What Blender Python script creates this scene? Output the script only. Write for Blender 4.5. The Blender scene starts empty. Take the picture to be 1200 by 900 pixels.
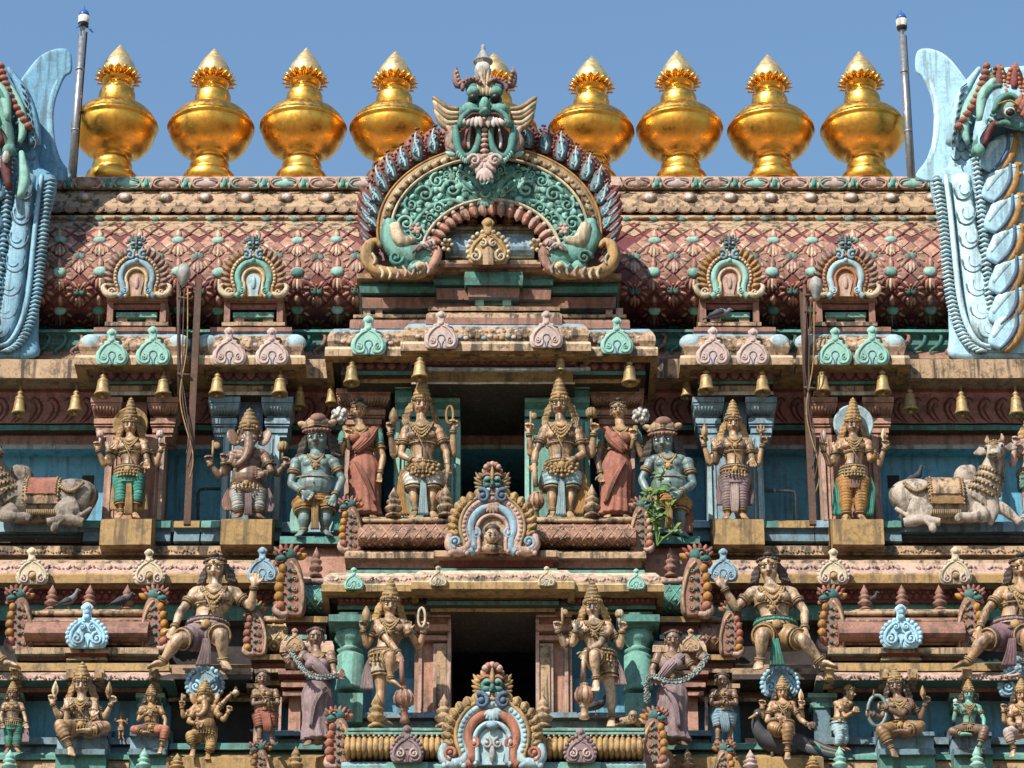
import bpy, math, random
from mathutils import Vector, Matrix, noise
from mathutils.geometry import tessellate_polygon
R = math.radians
random.seed(7)
scene = bpy.context.scene
col = scene.collection

# ------------------------------------------------------------------ camera
PITCH = R(27.0); FPX = 4000.0; W0, H0 = 1200, 900
CAMZ = 1.6
CT, ST = math.cos(PITCH), math.sin(PITCH)
YW = 38.0            # the plane of the upper wall
S0 = 0.0105          # metres per "px" of relief
cam = bpy.data.cameras.new('camera'); camo = bpy.data.objects.new('camera', cam); col.objects.link(camo)
camo.location = (0, 0, CAMZ); camo.rotation_euler = (R(90) + PITCH, 0, 0)
cam.sensor_width = 36; cam.lens = 36 * FPX / W0; cam.clip_end = 20000; cam.clip_start = .5
scene.camera = camo

def P(px, py, o=0.0):
    """point seen at photo pixel (px,py) lying o relief-px in front of the wall plane"""
    Y = YW - o * S0
    v = 450.0 - py
    yc = FPX * CT - v * ST
    t = Y / yc
    return Vector(((px - 600.0) * t, Y, CAMZ + t * (FPX * ST + v * CT)))
def mpp(px, py, o=0.0):
    return (P(px + 1, py, o) - P(px, py, o)).length

# ------------------------------------------------------------------ materials
MATS = {}
def srgb(h):
    c = [int(h[i:i + 2], 16) / 255 for i in (0, 2, 4)]
    return tuple(x / 12.92 if x <= .04045 else ((x + .055) / 1.055) ** 2.4 for x in c)
def mat(name, rgb, dirt=.5, wear=.3, rough=.75, metal=0.0, bump=.35, spec=.3, streak=.4, fine=1.0, aniso=0):
    if isinstance(rgb, str): rgb = srgb(rgb)
    if not metal: rgb = tuple((.8 if name.startswith(('skin', 'sea', 'blue', 'eye')) else .70) * x for x in rgb)
    m = bpy.data.materials.new(name); m.use_nodes = True
    nt = m.node_tree; N = nt.nodes; Lk = nt.links; N.clear()
    out = N.new('ShaderNodeOutputMaterial'); b = N.new('ShaderNodeBsdfPrincipled')
    Lk.new(b.outputs[0], out.inputs[0])
    geo = N.new('ShaderNodeNewGeometry')
    def noi(scale, detail=4, vec=None, rgh=.6):
        n = N.new('ShaderNodeTexNoise'); n.inputs['Scale'].default_value = scale
        n.inputs['Detail'].default_value = detail; n.inputs['Roughness'].default_value = rgh
        Lk.new(vec or geo.outputs['Position'], n.inputs['Vector']); return n.outputs['Fac']
    def ramp(f, a, b_, lo=0.0, hi=1.0):
        r = N.new('ShaderNodeMapRange'); r.inputs['From Min'].default_value = a; r.inputs['From Max'].default_value = b_
        r.inputs['To Min'].default_value = lo; r.inputs['To Max'].default_value = hi
        Lk.new(f, r.inputs['Value']); return r.outputs[0]
    def mix(f, a, b_, typ='MIX'):
        x = N.new('ShaderNodeMix'); x.data_type = 'RGBA'; x.blend_type = typ
        if hasattr(f, 'node'): Lk.new(f, x.inputs['Factor'])
        else: x.inputs['Factor'].default_value = f
        for s, v in ((x.inputs[6], a), (x.inputs[7], b_)):
            if hasattr(v, 'node'): Lk.new(v, s)
            else: s.default_value = (*v, 1)
        return x.outputs[2]
    c = rgb
    # broad fading of the paint
    h = noi(1.7, 3)
    c = mix(ramp(h, .35, .7, 0, .45), c, tuple(min(.8, x * 1.15 + .05) for x in rgb))
    # mottling
    v = noi(26, 5, rgh=.7)
    val = ramp(v, .25, .75, 1 - .26 * fine, 1 + .16 * fine)
    cm = N.new('ShaderNodeCombineColor'); [Lk.new(val, i) for i in cm.inputs]
    c = mix(1.0, c, cm.outputs[0], 'MULTIPLY')
    if wear > 0:
        w = noi(38, 4, rgh=.65)
        c = mix(ramp(w, .60, .66, 0, wear), c, (.52, .44, .34))
    if dirt > 0:
        d = noi(7.5, 7, rgh=.72)
        c = mix(ramp(d, .50, .64, 0, dirt), c, (.055, .042, .032))
        d2 = noi(60, 4, rgh=.7); d3 = ramp(noi(2.3, 4), .42, .62)
        k_ = N.new('ShaderNodeMath'); k_.operation = 'MULTIPLY'; Lk.new(ramp(d2, .56, .68, 0, dirt * 1.0), k_.inputs[0]); Lk.new(d3, k_.inputs[1])
        c = mix(k_.outputs[0], c, (.035, .028, .022))
        al = noi(3.1, 5, rgh=.7); c = mix(ramp(al, .60, .72, 0, dirt * .45), c, (.13, .13, .07))
    if streak > 0:
        mp = N.new('ShaderNodeMapping'); mp.inputs['Scale'].default_value = (9, 9, .7)
        Lk.new(geo.outputs['Position'], mp.inputs['Vector'])
        s = noi(1.0, 5, mp.outputs[0], .65)
        c = mix(ramp(s, .50, .61, 0, min(1, streak * 1.3)), c, (.05, .04, .03))
    Lk.new(c, b.inputs['Base Color'])
    b.inputs['Metallic'].default_value = metal
    rr = noi(18, 4); Lk.new(ramp(rr, .3, .7, max(.05, rough - .12), min(1, rough + .12)), b.inputs['Roughness'])
    b.inputs['Specular IOR Level'].default_value = spec
    if bump > 0:
        bn = N.new('ShaderNodeBump'); bn.inputs['Strength'].default_value = bump; bn.inputs['Distance'].default_value = .012
        Lk.new(noi(48, 6, rgh=.7), bn.inputs['Height']); Lk.new(bn.outputs[0], b.inputs['Normal'])
    MATS[name] = m
    return m
M = MATS
mat('tan', (.50, .335, .20), dirt=.95, wear=.35, streak=.75)
mat('tan_dark', (.36, .23, .14), dirt=.8)
mat('ochre', (.42, .26, .095), dirt=.6, wear=.15, streak=.5)
mat('cream', (.66, .55, .38), dirt=.45)
mat('pink', (.52, .27, .19), dirt=.55)
mat('palepink', (.56, .37, .30), dirt=.6)
mat('coral', (.45, .165, .10), dirt=.5)
mat('terracotta', (.37, .13, .085), dirt=.4, wear=.3, streak=.4)
mat('brownpink', (.33, .16, .12), dirt=.5)
mat('maroon', (.15, .022, .03), dirt=.3, wear=.15)
mat('oxblood', (.22, .05, .04), dirt=.4)
mat('rosewall', (.36, .16, .16), dirt=.4)
mat('teal', (.075, .27, .235), dirt=.45)
mat('teal_light', (.17, .42, .355), dirt=.45)
mat('teal_deep', (.035, .17, .15), dirt=.4)
mat('aqua', (.30, .58, .50), dirt=.22, wear=.25, streak=.15)
mat('blush', (.60, .46, .42), dirt=.22, wear=.15, streak=.15)
mat('bluewall', (.11, .35, .52), dirt=.3, wear=.15, streak=.35, fine=.6)
mat('ltblue', (.27, .43, .54), dirt=.45)
mat('sky_paint', (.22, .46, .60), dirt=.25, wear=.25, streak=.3)
mat('pale_sky', (.42, .60, .66), dirt=.3, wear=.25, streak=.3)
mat('sea_pale', (.56, .79, .88), dirt=.3, wear=.2, streak=.3)
mat('sea_mid', (.37, .63, .78), dirt=.25, wear=.25, streak=.3)
mat('sea_pale_shaded', (.24, .46, .60), dirt=.35, wear=.3, streak=.45)  # shaded copies of the monster blues, shade put into the colour
mat('sea_mid_shaded', (.14, .35, .52), dirt=.3, wear=.25, streak=.4)
mat('bull_dark', (.30, .25, .21), dirt=.8, wear=.3, streak=.7)
mat('slate', (.14, .25, .31), dirt=.45)
mat('indigo', (.10, .17, .27), dirt=.35)
mat('yellow', (.50, .25, .035), dirt=.5)
mat('goldpaint', (.50, .31, .12), dirt=.55)
mat('white', (.74, .72, .66), dirt=.4)
mat('grey', (.42, .42, .40), dirt=.5)
mat('brown_and_shade', (.05, .035, .03), dirt=.2)  # dark brown; also paints shade under mouldings and in gaps
mat('black', (.012, .012, .014), dirt=0, wear=.05, streak=0, rough=.4)
mat('recess_shade', (.03, .024, .024), dirt=.2, wear=.02, streak=.1, rough=.9)  # near-black for openings and recesses, their shade put into the colour
mat('skin', (.45, .265, .135), dirt=.75, wear=.18, streak=.6, rough=.42, spec=.5)
mat('skin_pale', (.53, .36, .22), dirt=.75, wear=.18, streak=.6, rough=.42, spec=.5)
mat('skin_gold', (.36, .20, .075), dirt=.55, wear=.12, streak=.3, rough=.42, spec=.5)
mat('skin_brown', (.22, .125, .08), dirt=.5, wear=.1, streak=.35, rough=.42, spec=.5)
mat('skin_blue', (.14, .22, .215), dirt=.5, wear=.15, streak=.4, rough=.42, spec=.5)
mat('skin_green', (.16, .42, .33), dirt=.35, wear=.15, rough=.5)
mat('hair', (.045, .032, .026), dirt=.1, wear=.08, streak=.1, rough=.5)
mat('mauve', (.29, .20, .215), dirt=.45)
mat('plum', (.25, .14, .17), dirt=.4)
mat('jewel', (.34, .225, .10), dirt=.7, wear=.25, rough=.5, streak=.2)
mat('green_leg', (.04, .30, .23), dirt=.3)
mat('saffron', (.48, .235, .05), dirt=.45)
mat('bull', (.50, .42, .35), dirt=.65, wear=.2, streak=.6)
mat('rust', (.12, .06, .04), dirt=.6, wear=.1, rough=.85)
mat('steel', (.26, .27, .28), dirt=.2, wear=.05, rough=.4, metal=.6, streak=.2, bump=.1)
mat('beacon_blue', (.03, .12, .42), dirt=.1, wear=.05, rough=.3, streak=.1, bump=.05)
mat('gold', (.74, .375, .06), dirt=.08, wear=0, rough=.36, metal=1.0, bump=.10, streak=.14, fine=.3, spec=.5)
mat('gold_matt', (.84, .58, .27), dirt=.22, wear=0, rough=.42, metal=.85, bump=.1, streak=.15, fine=.5, spec=.5)
mat('bell_brass', (.33, .23, .10), dirt=.45, wear=.1, rough=.5, metal=.3, streak=.3)
mat('eyewhite', (.7, .68, .62), dirt=.1, wear=0, streak=0, bump=0, rough=.4)
mat('lip', (.30, .09, .07), dirt=.1, wear=0, streak=0, bump=0)
mat('pigeon_grey', (.20, .21, .24), dirt=.2, wear=0, streak=0, bump=.2)
mat('pigeon_dark', (.05, .052, .065), dirt=.1, wear=0, streak=0, bump=.2)
mat('leaf', (.09, .20, .035), dirt=.1, wear=0, streak=0, bump=.1, rough=.45)
mat('leaf_yellow', (.20, .27, .05), dirt=.1, wear=0, streak=0, bump=.1, rough=.45)
mat('earth', (.24, .18, .12), dirt=.2, wear=.2, streak=0, fine=.5)

# ------------------------------------------------------------------ mesh builder
class MB:
    def __init__(s, jag=0.0): s.v = []; s.f = []; s.m = []; s.sm = []; s.mats = []
    def mi(s, name):
        if name not in s.mats: s.mats.append(name)
        return s.mats.index(name)
    def add(s, vs, fs, m, smooth=True):
        b = len(s.v); s.v += [Vector(v) for v in vs]
        k = s.mi(m)
        for f in fs:
            s.f.append(tuple(b + i for i in f)); s.m.append(k); s.sm.append(smooth)
    # --- box from world bounds
    def box(s, x0, x1, y0, y1, z0, z1, m):
        vs = [(x, y, z) for z in (z0, z1) for y in (y0, y1) for x in (x0, x1)]
        s.add(vs, [(0, 2, 3, 1), (4, 5, 7, 6), (0, 1, 5, 4), (2, 6, 7, 3), (0, 4, 6, 2), (1, 3, 7, 5)], m, False)
    # --- box from photo pixels: front face at relief o1, back at o0
    def pbox(s, x0, x1, y0, y1, o0, o1, m):
        a = P(x0, (y0 + y1) / 2, o1); b = P(x1, (y0 + y1) / 2, o1)
        s.box(a.x, b.x, YW - o1 * S0, YW - o0 * S0, P(0, y1, o1).z, P(0, y0, o1).z, m)
    # --- ellipsoid
    def ell(s, c, r, m, rot=None, n=10, k=7):
        c = Vector(c); vs = []; fs = []
        if not hasattr(r, '__len__'): r = (r, r, r)
        def tr(v):
            v = Vector((v[0] * r[0], v[1] * r[1], v[2] * r[2]))
            return c + (rot @ v if rot else v)
        vs.append(tr((0, 0, -1)))
        for j in range(1, k):
            a = -math.pi / 2 + math.pi * j / k
            for i in range(n):
                t = 2 * math.pi * i / n
                vs.append(tr((math.cos(a) * math.cos(t), math.cos(a) * math.sin(t), math.sin(a))))
        vs.append(tr((0, 0, 1)))
        for i in range(n): fs.append((0, 1 + (i + 1) % n, 1 + i))
        for j in range(k - 2):
            for i in range(n):
                a = 1 + j * n + i; b = 1 + j * n + (i + 1) % n
                fs.append((a, b, b + n, a + n))
        top = len(vs) - 1; q = 1 + (k - 2) * n
        for i in range(n): fs.append((q + i, q + (i + 1) % n, top))
        s.add(vs, fs, m)
    # --- swept tube; radii scalar or (side,normal); nrm fixes the normal direction
    def tube(s, pts, rad, m, n=8, nrm=None, closed=False, side=None, cap=True, smooth=True):
        pts = [Vector(p) for p in pts]; L = len(pts)
        if L < 2: return
        if not hasattr(rad, '__len__') or (isinstance(rad, tuple) and len(rad) == 2 and L != 2): rad = [rad] * L
        vs = []; fs = []; prev = None
        for i, p in enumerate(pts):
            if closed: t = pts[(i + 1) % L] - pts[i - 1]
            else: t = pts[min(i + 1, L - 1)] - pts[max(i - 1, 0)]
            if t.length < 1e-9: t = Vector((0, 0, 1))
            t.normalize()
            if side is not None:
                u = Vector(side) - t * t.dot(Vector(side))
                if u.length < 1e-4: u = t.orthogonal()
                u.normalize(); w = t.cross(u)
            elif nrm is not None:
                w = Vector(nrm) - t * t.dot(Vector(nrm))
                if w.length < 1e-4: w = t.orthogonal()
                w.normalize(); u = w.cross(t)
            else:
                if prev is None: u = t.orthogonal().normalized()
                else:
                    u = prev - t * t.dot(prev)
                    if u.length < 1e-5: u = t.orthogonal()
                    u.normalize()
                prev = u; w = t.cross(u)
            r = rad[i]; ra, rb = (r, r) if not hasattr(r, '__len__') else r
            for k in range(n):
                a = 2 * math.pi * k / n
                vs.append(p + u * (math.cos(a) * ra) + w * (math.sin(a) * rb))
        for i in range(L if closed else L - 1):
            a = i * n; b = ((i + 1) % L) * n
            for k in range(n):
                fs.append((a + k, a + (k + 1) % n, b + (k + 1) % n, b + k))
        if cap and not closed:
            fs.append(tuple(range(n - 1, -1, -1))); fs.append(tuple((L - 1) * n + k for k in range(n)))
        s.add(vs, fs, m, smooth)
    # --- lathe: prof [(r,z)], optional material per step
    def lathe(s, c, prof, m, n=24, rot=None, sq=1.0, ripple=0, rn=0):
        c = Vector(c); vs = []; L = len(prof)
        for (r, z) in prof:
            for k in range(n):
                a = 2 * math.pi * k / n
                rr = max(r, 1e-5) * (1 + (ripple * math.cos(rn * a) if rn else 0))
                v = Vector((rr * math.cos(a), rr * math.sin(a) * sq, z))
                vs.append(c + (rot @ v if rot else v))
        ms = m if isinstance(m, (list, tuple)) else [m] * (L - 1)
        b = len(s.v); s.v += vs
        for i in range(L - 1):
            for k in range(n):
                s.f.append((b + i * n + k, b + i * n + (k + 1) % n, b + (i + 1) * n + (k + 1) % n, b + (i + 1) * n + k))
                s.m.append(s.mi(ms[i])); s.sm.append(True)
        s.f.append(tuple(b + k for k in range(n - 1, -1, -1))); s.m.append(s.mi(ms[0])); s.sm.append(False)
        s.f.append(tuple(b + (L - 1) * n + k for k in range(n))); s.m.append(s.mi(ms[-1])); s.sm.append(False)
    # --- moulding wrapped round the front and two ends of a block; prof [(py|None,o,mat)]
    def wrap(s, x0, x1, prof, ob=-40, oref=None, sf=1.0, step=9, jit=.45, yb=None):
        oref = max(p[1] for p in prof) if oref is None else oref
        z = None; rows = []
        pym = next(p[0] for p in prof if p[0] is not None)
        X0 = P(x0, pym, oref).x; X1 = P(x1, pym, oref).x
        nx = max(2, int((x1 - x0) / step))
        YB = YW - ob * S0
        for (py, o, m) in prof:
            if py is not None: z = P(0, py, o).z
            d = (o - oref) * S0 * sf; Y = YW - o * S0
            row = [Vector((X0 - d, YB, z))]
            for i in range(nx + 1):
                x = X0 - d + (X1 - X0 + 2 * d) * i / nx
                q = Vector((x, Y, z))
                a = noise.noise(Vector((x * 3.1, z * 9, o * .11))) + .5 * noise.noise(Vector((x * 9, z * 7, o * .3)))
                b = noise.noise(Vector((x * 2.7 + 50, z * 5, o * .17))) + .5 * noise.noise(Vector((x * 11 + 9, z * 7, o * .3)))
                q.z += a * jit * S0; q.y += b * jit * S0
                row.append(q)
            row.append(Vector((X1 + d, YB, z)))
            rows.append((row, m))
        b = len(s.v); n = nx + 3
        for r, m in rows: s.v += r
        for j in range(1, len(rows)):
            k = s.mi(rows[j][1])
            for i in range(n - 1):
                s.f.append((b + (j - 1) * n + i, b + j * n + i, b + j * n + i + 1, b + (j - 1) * n + i + 1)); s.m.append(k); s.sm.append(False)
        k = s.mi(rows[1][1]); s.f.append(tuple(b + i for i in range(n))); s.m.append(k); s.sm.append(False)
        k = s.mi(rows[-1][1]); s.f.append(tuple(b + (len(rows) - 1) * n + i for i in range(n - 1, -1, -1))); s.m.append(k); s.sm.append(False)
    def build(s, name, parent=None, org=None, angle=True):
        if not s.v: return None
        me = bpy.data.meshes.new(name)
        o_ = Vector(org) if org is not None else (Vector(parent['org']) if parent is not None else Vector((0, 0, 0)))
        me.from_pydata([v - o_ for v in s.v], [], s.f)
        for n_ in s.mats: me.materials.append(MATS[n_])
        me.polygons.foreach_set('material_index', s.m); me.polygons.foreach_set('use_smooth', s.sm)
        me.update()
        ob = bpy.data.objects.new(name, me); col.objects.link(ob)
        if parent is not None: ob.parent = parent; ob['org'] = parent['org']
        else: ob.location = o_; ob['org'] = tuple(o_)
        return ob

def tag(o, label=None, cat=None, group=None, kind=None):
    if label: o['label'] = label
    if cat: o['category'] = cat
    if group: o['group'] = group
    if kind: o['kind'] = kind
    return o
def empty(name, loc):
    o = bpy.data.objects.new(name, None); col.objects.link(o); o.location = loc; o['org'] = tuple(loc); o.empty_display_size = .1
    return o
def cr(pts, n):
    """Catmull-Rom through points (any tuple length)"""
    out = []; L = len(pts)
    pts = [tuple(p) for p in pts]
    for i in range(L - 1):
        p0, p1, p2, p3 = pts[max(i - 1, 0)], pts[i], pts[i + 1], pts[min(i + 2, L - 1)]
        for k in range(n):
            t = k / n
            out.append(tuple(.5 * (2 * b + (c - a) * t + (2 * a - 5 * b + 4 * c - d) * t * t + (3 * b - a - 3 * c + d) * t ** 3)
                             for a, b, c, d in zip(p0, p1, p2, p3)))
    out.append(pts[-1]); return out
FRONT = Vector((0, -1, -.15)).normalized()
class Plane:
    """drawing plane for relief ornament: photo pixels (x,y), w = px in front of the plane"""
    def __init__(s, o, mb, sc=1.0, cx=0, cy=0, flip=False):
        s.o = o; s.mb = mb; s.sc = sc; s.cx = cx; s.cy = cy; s.fl = -1 if flip else 1; s.u = S0 * sc
    def q(s, x, y, w=0): return P(s.cx + s.fl * x * s.sc, s.cy + y * s.sc, s.o + w * s.sc)
    def band(s, pts, wid, dep, m, w=0, n=6, sm=3, closed=False):
        """flattened strip through 2-D points; wid number, list, or None when points carry (x,y,wid)"""
        if sm and len(pts) > 2 and not closed:
            if hasattr(wid, '__len__'):
                pp = cr([(p[0], p[1], (p[2] if len(p) > 2 else 0), wd) for p, wd in zip(pts, wid)], sm)
            else: pp = cr([(p[0], p[1], (p[2] if len(p) > 2 else 0), wid) for p in pts], sm)
        else:
            pp = [(p[0], p[1], (p[2] if len(p) > 2 else 0), (wid[i] if hasattr(wid, '__len__') else wid)) for i, p in enumerate(pts)]
        P3 = [s.q(p[0], p[1], w + p[2]) for p in pp]
        dd = [max(.02, p[3]) for p in pp]; mx = max(dd)
        s.mb.tube(P3, [(d * s.u, dep * s.u * (.35 + .65 * d / mx)) for d in dd], m, n=n, nrm=FRONT, closed=closed)
    def leaf(s, x, y, ang, ln, wd, m, m2=None, w=0, curl=.3, dep=2.5):
        """pointed leaf starting at x,y heading ang (deg, 0=right, 90=up)"""
        pts = []; wid = []
        for i in range(7):
            t = i / 6; a = R(ang) + curl * t * t * 2
            px = x + math.cos(R(ang)) * ln * t + math.cos(a + math.pi / 2) * curl * ln * t * t * .5
            py = y - math.sin(R(ang)) * ln * t - math.sin(a + math.pi / 2) * curl * ln * t * t * .5
            pts.append((px, py)); wid.append(wd * (.25 + 1.05 * math.sin(math.pi * min(1, t * .95 + .12)) ** .8) * (1 if t < .99 else .1))
        s.band(pts, wid, dep, m, w, sm=0)
        if m2: s.band([(a, b) for a, b in pts[1:6]], [z * .5 for z in wid[1:6]], dep, m2, w + dep * .7, sm=0)
    def dot(s, x, y, r, m, w=0, dep=None, ry=None):
        s.mb.ell(s.q(x, y, w), (r * s.u, (dep or r) * s.u, (ry or r) * s.u), m, n=8, k=5)
    def scroll(s, x, y, r, turns, a0, cw, wid, m, w=0, dep=2):
        n = max(8, int(turns * 12)); pts = []; ws = []
        for i in range(n + 1):
            t = i / n; a = R(a0) + (-1 if cw else 1) * turns * 2 * math.pi * t
            rr = r * (1 - .85 * t); pts.append((x + math.cos(a) * rr, y - math.sin(a) * rr)); ws.append(wid * (1 - .5 * t))
        s.band(pts, ws, dep, m, w, sm=0); s.dot(pts[-1][0], pts[-1][1], wid * 1.1, m, w + dep * .4)
    def rowdots(s, pts, r, m, w=0, dep=None):
        for p in pts: s.dot(p[0], p[1], r, m, w, dep)
    def disc(s, pts, m, t=3, w=0):
        """flat plate from an outline, thickness t"""
        n = len(pts); f = [s.q(x, y, w + t) for x, y in pts]; b = [s.q(x, y, w - t) for x, y in pts]
        tri = tessellate_polygon([[Vector((x, -y, 0)) for x, y in pts]])
        s.mb.add(f + b, [tuple(t) for t in tri] + [tuple(n + i for i in reversed(t)) for t in tri] + [(i, n + i, n + (i + 1) % n, (i + 1) % n) for i in range(n)], m, False)
def arc(cx, cy, rx, ry, a0, a1, n):
    return [(cx + math.cos(R(a0 + (a1 - a0) * i / n)) * rx, cy - math.sin(R(a0 + (a1 - a0) * i / n)) * ry) for i in range(n + 1)]
# ------------------------------------------------------------------ ornament vocabulary
def plate(pl, pts, m, t=4, bev=2.5, w=0, sm=4):
    """solid plate with rounded rim from a closed outline"""
    if sm:
        L = len(pts); ext = [pts[-1]] + list(pts) + [pts[0], pts[1]]
        out = []
        for i in range(1, L + 1):
            p0, p1, p2, p3 = ext[i - 1], ext[i], ext[i + 1], ext[(i + 2)]
            for k in range(sm):
                u = k / sm
                out.append(tuple(.5 * (2 * b + (c - a) * u + (2 * a - 5 * b + 4 * c - d) * u * u + (3 * b - a - 3 * c + d) * u ** 3) for a, b, c, d in zip(p0, p1, p2, p3)))
        pts = out
    L = len(pts)
    ar = sum(pts[i][0] * pts[(i + 1) % L][1] - pts[(i + 1) % L][0] * pts[i][1] for i in range(L))
    sg = 1 if ar > 0 else -1
    nr = []
    for i in range(L):
        dx = pts[(i + 1) % L][0] - pts[i - 1][0]; dy = pts[(i + 1) % L][1] - pts[i - 1][1]
        l = math.hypot(dx, dy) or 1; nr.append((-dy / l * sg, dx / l * sg))
    rows = []
    for (ins, ww) in ((0, -t), (0, t - bev), (bev * .3, t - bev * .3), (bev, t)):
        rows.append([pl.q(p[0] + n[0] * ins, p[1] + n[1] * ins, w + ww) for p, n in zip(pts, nr)])
    vs = sum(rows, []); fs = []
    for j in range(3):
        for i in range(L): fs.append((j * L + i, j * L + (i + 1) % L, (j + 1) * L + (i + 1) % L, (j + 1) * L + i))
    tri = tessellate_polygon([[Vector((p[0], -p[1], 0)) for p in pts]])
    fs += [tuple(3 * L + i for i in t) for t in tri] + [tuple(reversed(t)) for t in tri]
    pl.mb.add(vs, fs, m, True)
    for k in range(2 * len(tri)): pl.mb.sm[-1 - k] = False

def mirror(f):
    for s in (-1, 1): f(s)

def mask(pl, x, y, s, face='teal', lid='teal_light', horn='jewel', mane='plum', tusk='white', detail=True):
    """horned lion face ('face of glory'); s = half width of the head in px"""
    pl.dot(x, y, s * .62, face, 0, s * .5, s * .55)
    pl.dot(x, y - s * .55, s * .45, mane, -1, s * .35, s * .4)
    for k in (-1, 1):
        for j in range(4): pl.leaf(x + k * s * (.25 + .14 * j), y - s * (.55 - .1 * j), 90 - k * (15 + 22 * j), s * (.6 - .06 * j), s * .1, horn if j % 2 else mane, None, 1, curl=.35 * k, dep=2)
        pl.dot(x + k * s * .30, y - s * .22, s * .24, lid, s * .34, s * .2, s * .2)
        pl.dot(x + k * s * .30, y - s * .14, s * .15, 'black', s * .47, s * .12, s * .11)
        pl.band([(x + k * s * .05, y - s * .42), (x + k * s * .3, y - s * .55), (x + k * s * .62, y - s * .4)], [s * .05, s * .1, s * .05], s * .1, mane, s * .42)
        pl.dot(x + k * s * .30, y + s * .18, s * .27, face, s * .35, s * .22, s * .17)
        # lips drooping beside the jaws
        pl.band([(x + k * s * .08, y + s * .28), (x + k * s * .34, y + s * .30), (x + k * s * .62, y + s * .42), (x + k * s * .60, y + s * .85), (x + k * s * .34, y + s * 1.0), (x + k * s * .2, y + s * .72)],
                [s * .07, s * .1, s * .12, s * .13, s * .11, s * .06], s * .14, face, s * .3)
        pl.band([(x + k * s * .13, y + s * .42), (x + k * s * .3, y + s * .46), (x + k * s * .46, y + s * .62)], [s * .12, s * .13, s * .02], s * .1, tusk, s * .4)
        pl.band([(x + k * s * .3, y + s * .5), (x + k * s * .34, y + s * .85)], [s * .14, s * .1], s * .05, 'maroon', s * .1, sm=0)
        if detail:
            for j in range(4):
                pl.leaf(x + k * s * .6, y + s * (.3 - .12 * j), 90 - k * (95 - 16 * j), s * (.62 + .1 * j), s * .08, horn, None, 0, curl=.45 * k, dep=2)
    pl.dot(x, y + s * .08, s * .13, face, s * .55, s * .22, s * .22)
    pl.dot(x - s * .08, y + s * .22, s * .09, face, s * .55); pl.dot(x + s * .08, y + s * .22, s * .09, face, s * .55)
    for j in range(4): pl.dot(x, y + s * (.42 + .15 * j), s * .09, 'palepink', s * .35)
    pl.leaf(x, y - s * .1, 90, s * 1.0, s * .1, horn, None, s * .45, curl=0, dep=3)

def horseshoe(r, cyy, fl, n=16, a=28):
    pts = [(-r - fl, 1), (-r * .9 - fl * .55, -1.5), (-r * .86, -3.5)]
    for i in range(n + 1):
        t = R(180 + a - (180 + 2 * a) * i / n); pts.append((math.cos(t) * r, -cyy - math.sin(t) * r))
    return pts + [(-p[0], p[1]) for p in reversed(pts[:3])]

def arch_small(mb, cx, by, o, sc=1.0, pal=None, with_mask=True):
    """horseshoe arch with mask, about 80 x 76 px at sc=1; base at by"""
    p = dict(feather='plum', feather2='jewel', bead='cream', rim='saffron', inner='ltblue', niche='palepink', face='teal_deep', scroll='cream')
    p.update(pal or {})
    pl = Plane(o, mb, sc, cx, by)
    plate(pl, [(-30, 0), (-33, -16), (-26, -38), (-10, -50), (10, -50), (26, -38), (33, -16), (30, 0)], p['rim'], 3, 2)
    for k in (-1, 1):
        for j in range(9):
            t = j / 8; a = 205 - 105 * t
            x = math.cos(R(a)) * 29 * k * 1.0; y = -22 + -math.sin(R(a)) * 27
            x = -abs(x) if k < 0 else abs(x)
            ang = a if k < 0 else 180 - a
            pl.leaf(x, y, 90 + (ang - 90) * .55, 14, 3.0, p['feather'], p['feather2'], 3, curl=-.4 * k, dep=2.4)
        pl.band([(k * 22, -3), (k * 30, -1), (k * 37, -4), (k * 40, -11), (k * 36, -14)], [3, 4, 4, 3, 2], 3, p['scroll'], 4)
        pl.scroll(k * 30, -5, 5, 1.1, 0, k > 0, 1.6, p['scroll'], 5)
        pl.scroll(k * 14, -6, 4, 1.1, 90, k < 0, 1.4, p['inner'], 6)
    h = horseshoe(26, 23, 6); pl.band(h, 2.2, 2.5, p['rim'], 3)
    for i in range(25):
        t = R(205 - 230 * i / 24); pl.dot(math.cos(t) * 25.5, -23 - math.sin(t) * 25.5, 2.0, p['bead'], 5, 2)
    pl.band(horseshoe(19, 22, 3), 4.2, 4, p['inner'], 3)
    pl.band(horseshoe(12.5, 20, 2), 2.0, 3, p['bead'], 4)
    pl.disc(arc(0, -18, 8.5, 9, 0, 180, 10) + [(-5, -3), (-6, 0), (6, 0), (5, -3)], p['niche'], 1.5, 3)
    pl.dot(0, -16, 3.2, p['niche'], 5, 2, 9); pl.dot(0, -43, 3, p['inner'], 6)
    if with_mask: mask(pl, 0, -60, 13, face=p['face'], lid='ltblue', horn='plum', mane='teal_deep', detail=False); \
        [pl.scroll(k * 8, -49, 6.5, 1.0, 60 if k > 0 else 120, k < 0, 2.2, 'ltblue', 6) for k in (-1, 1)]

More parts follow.
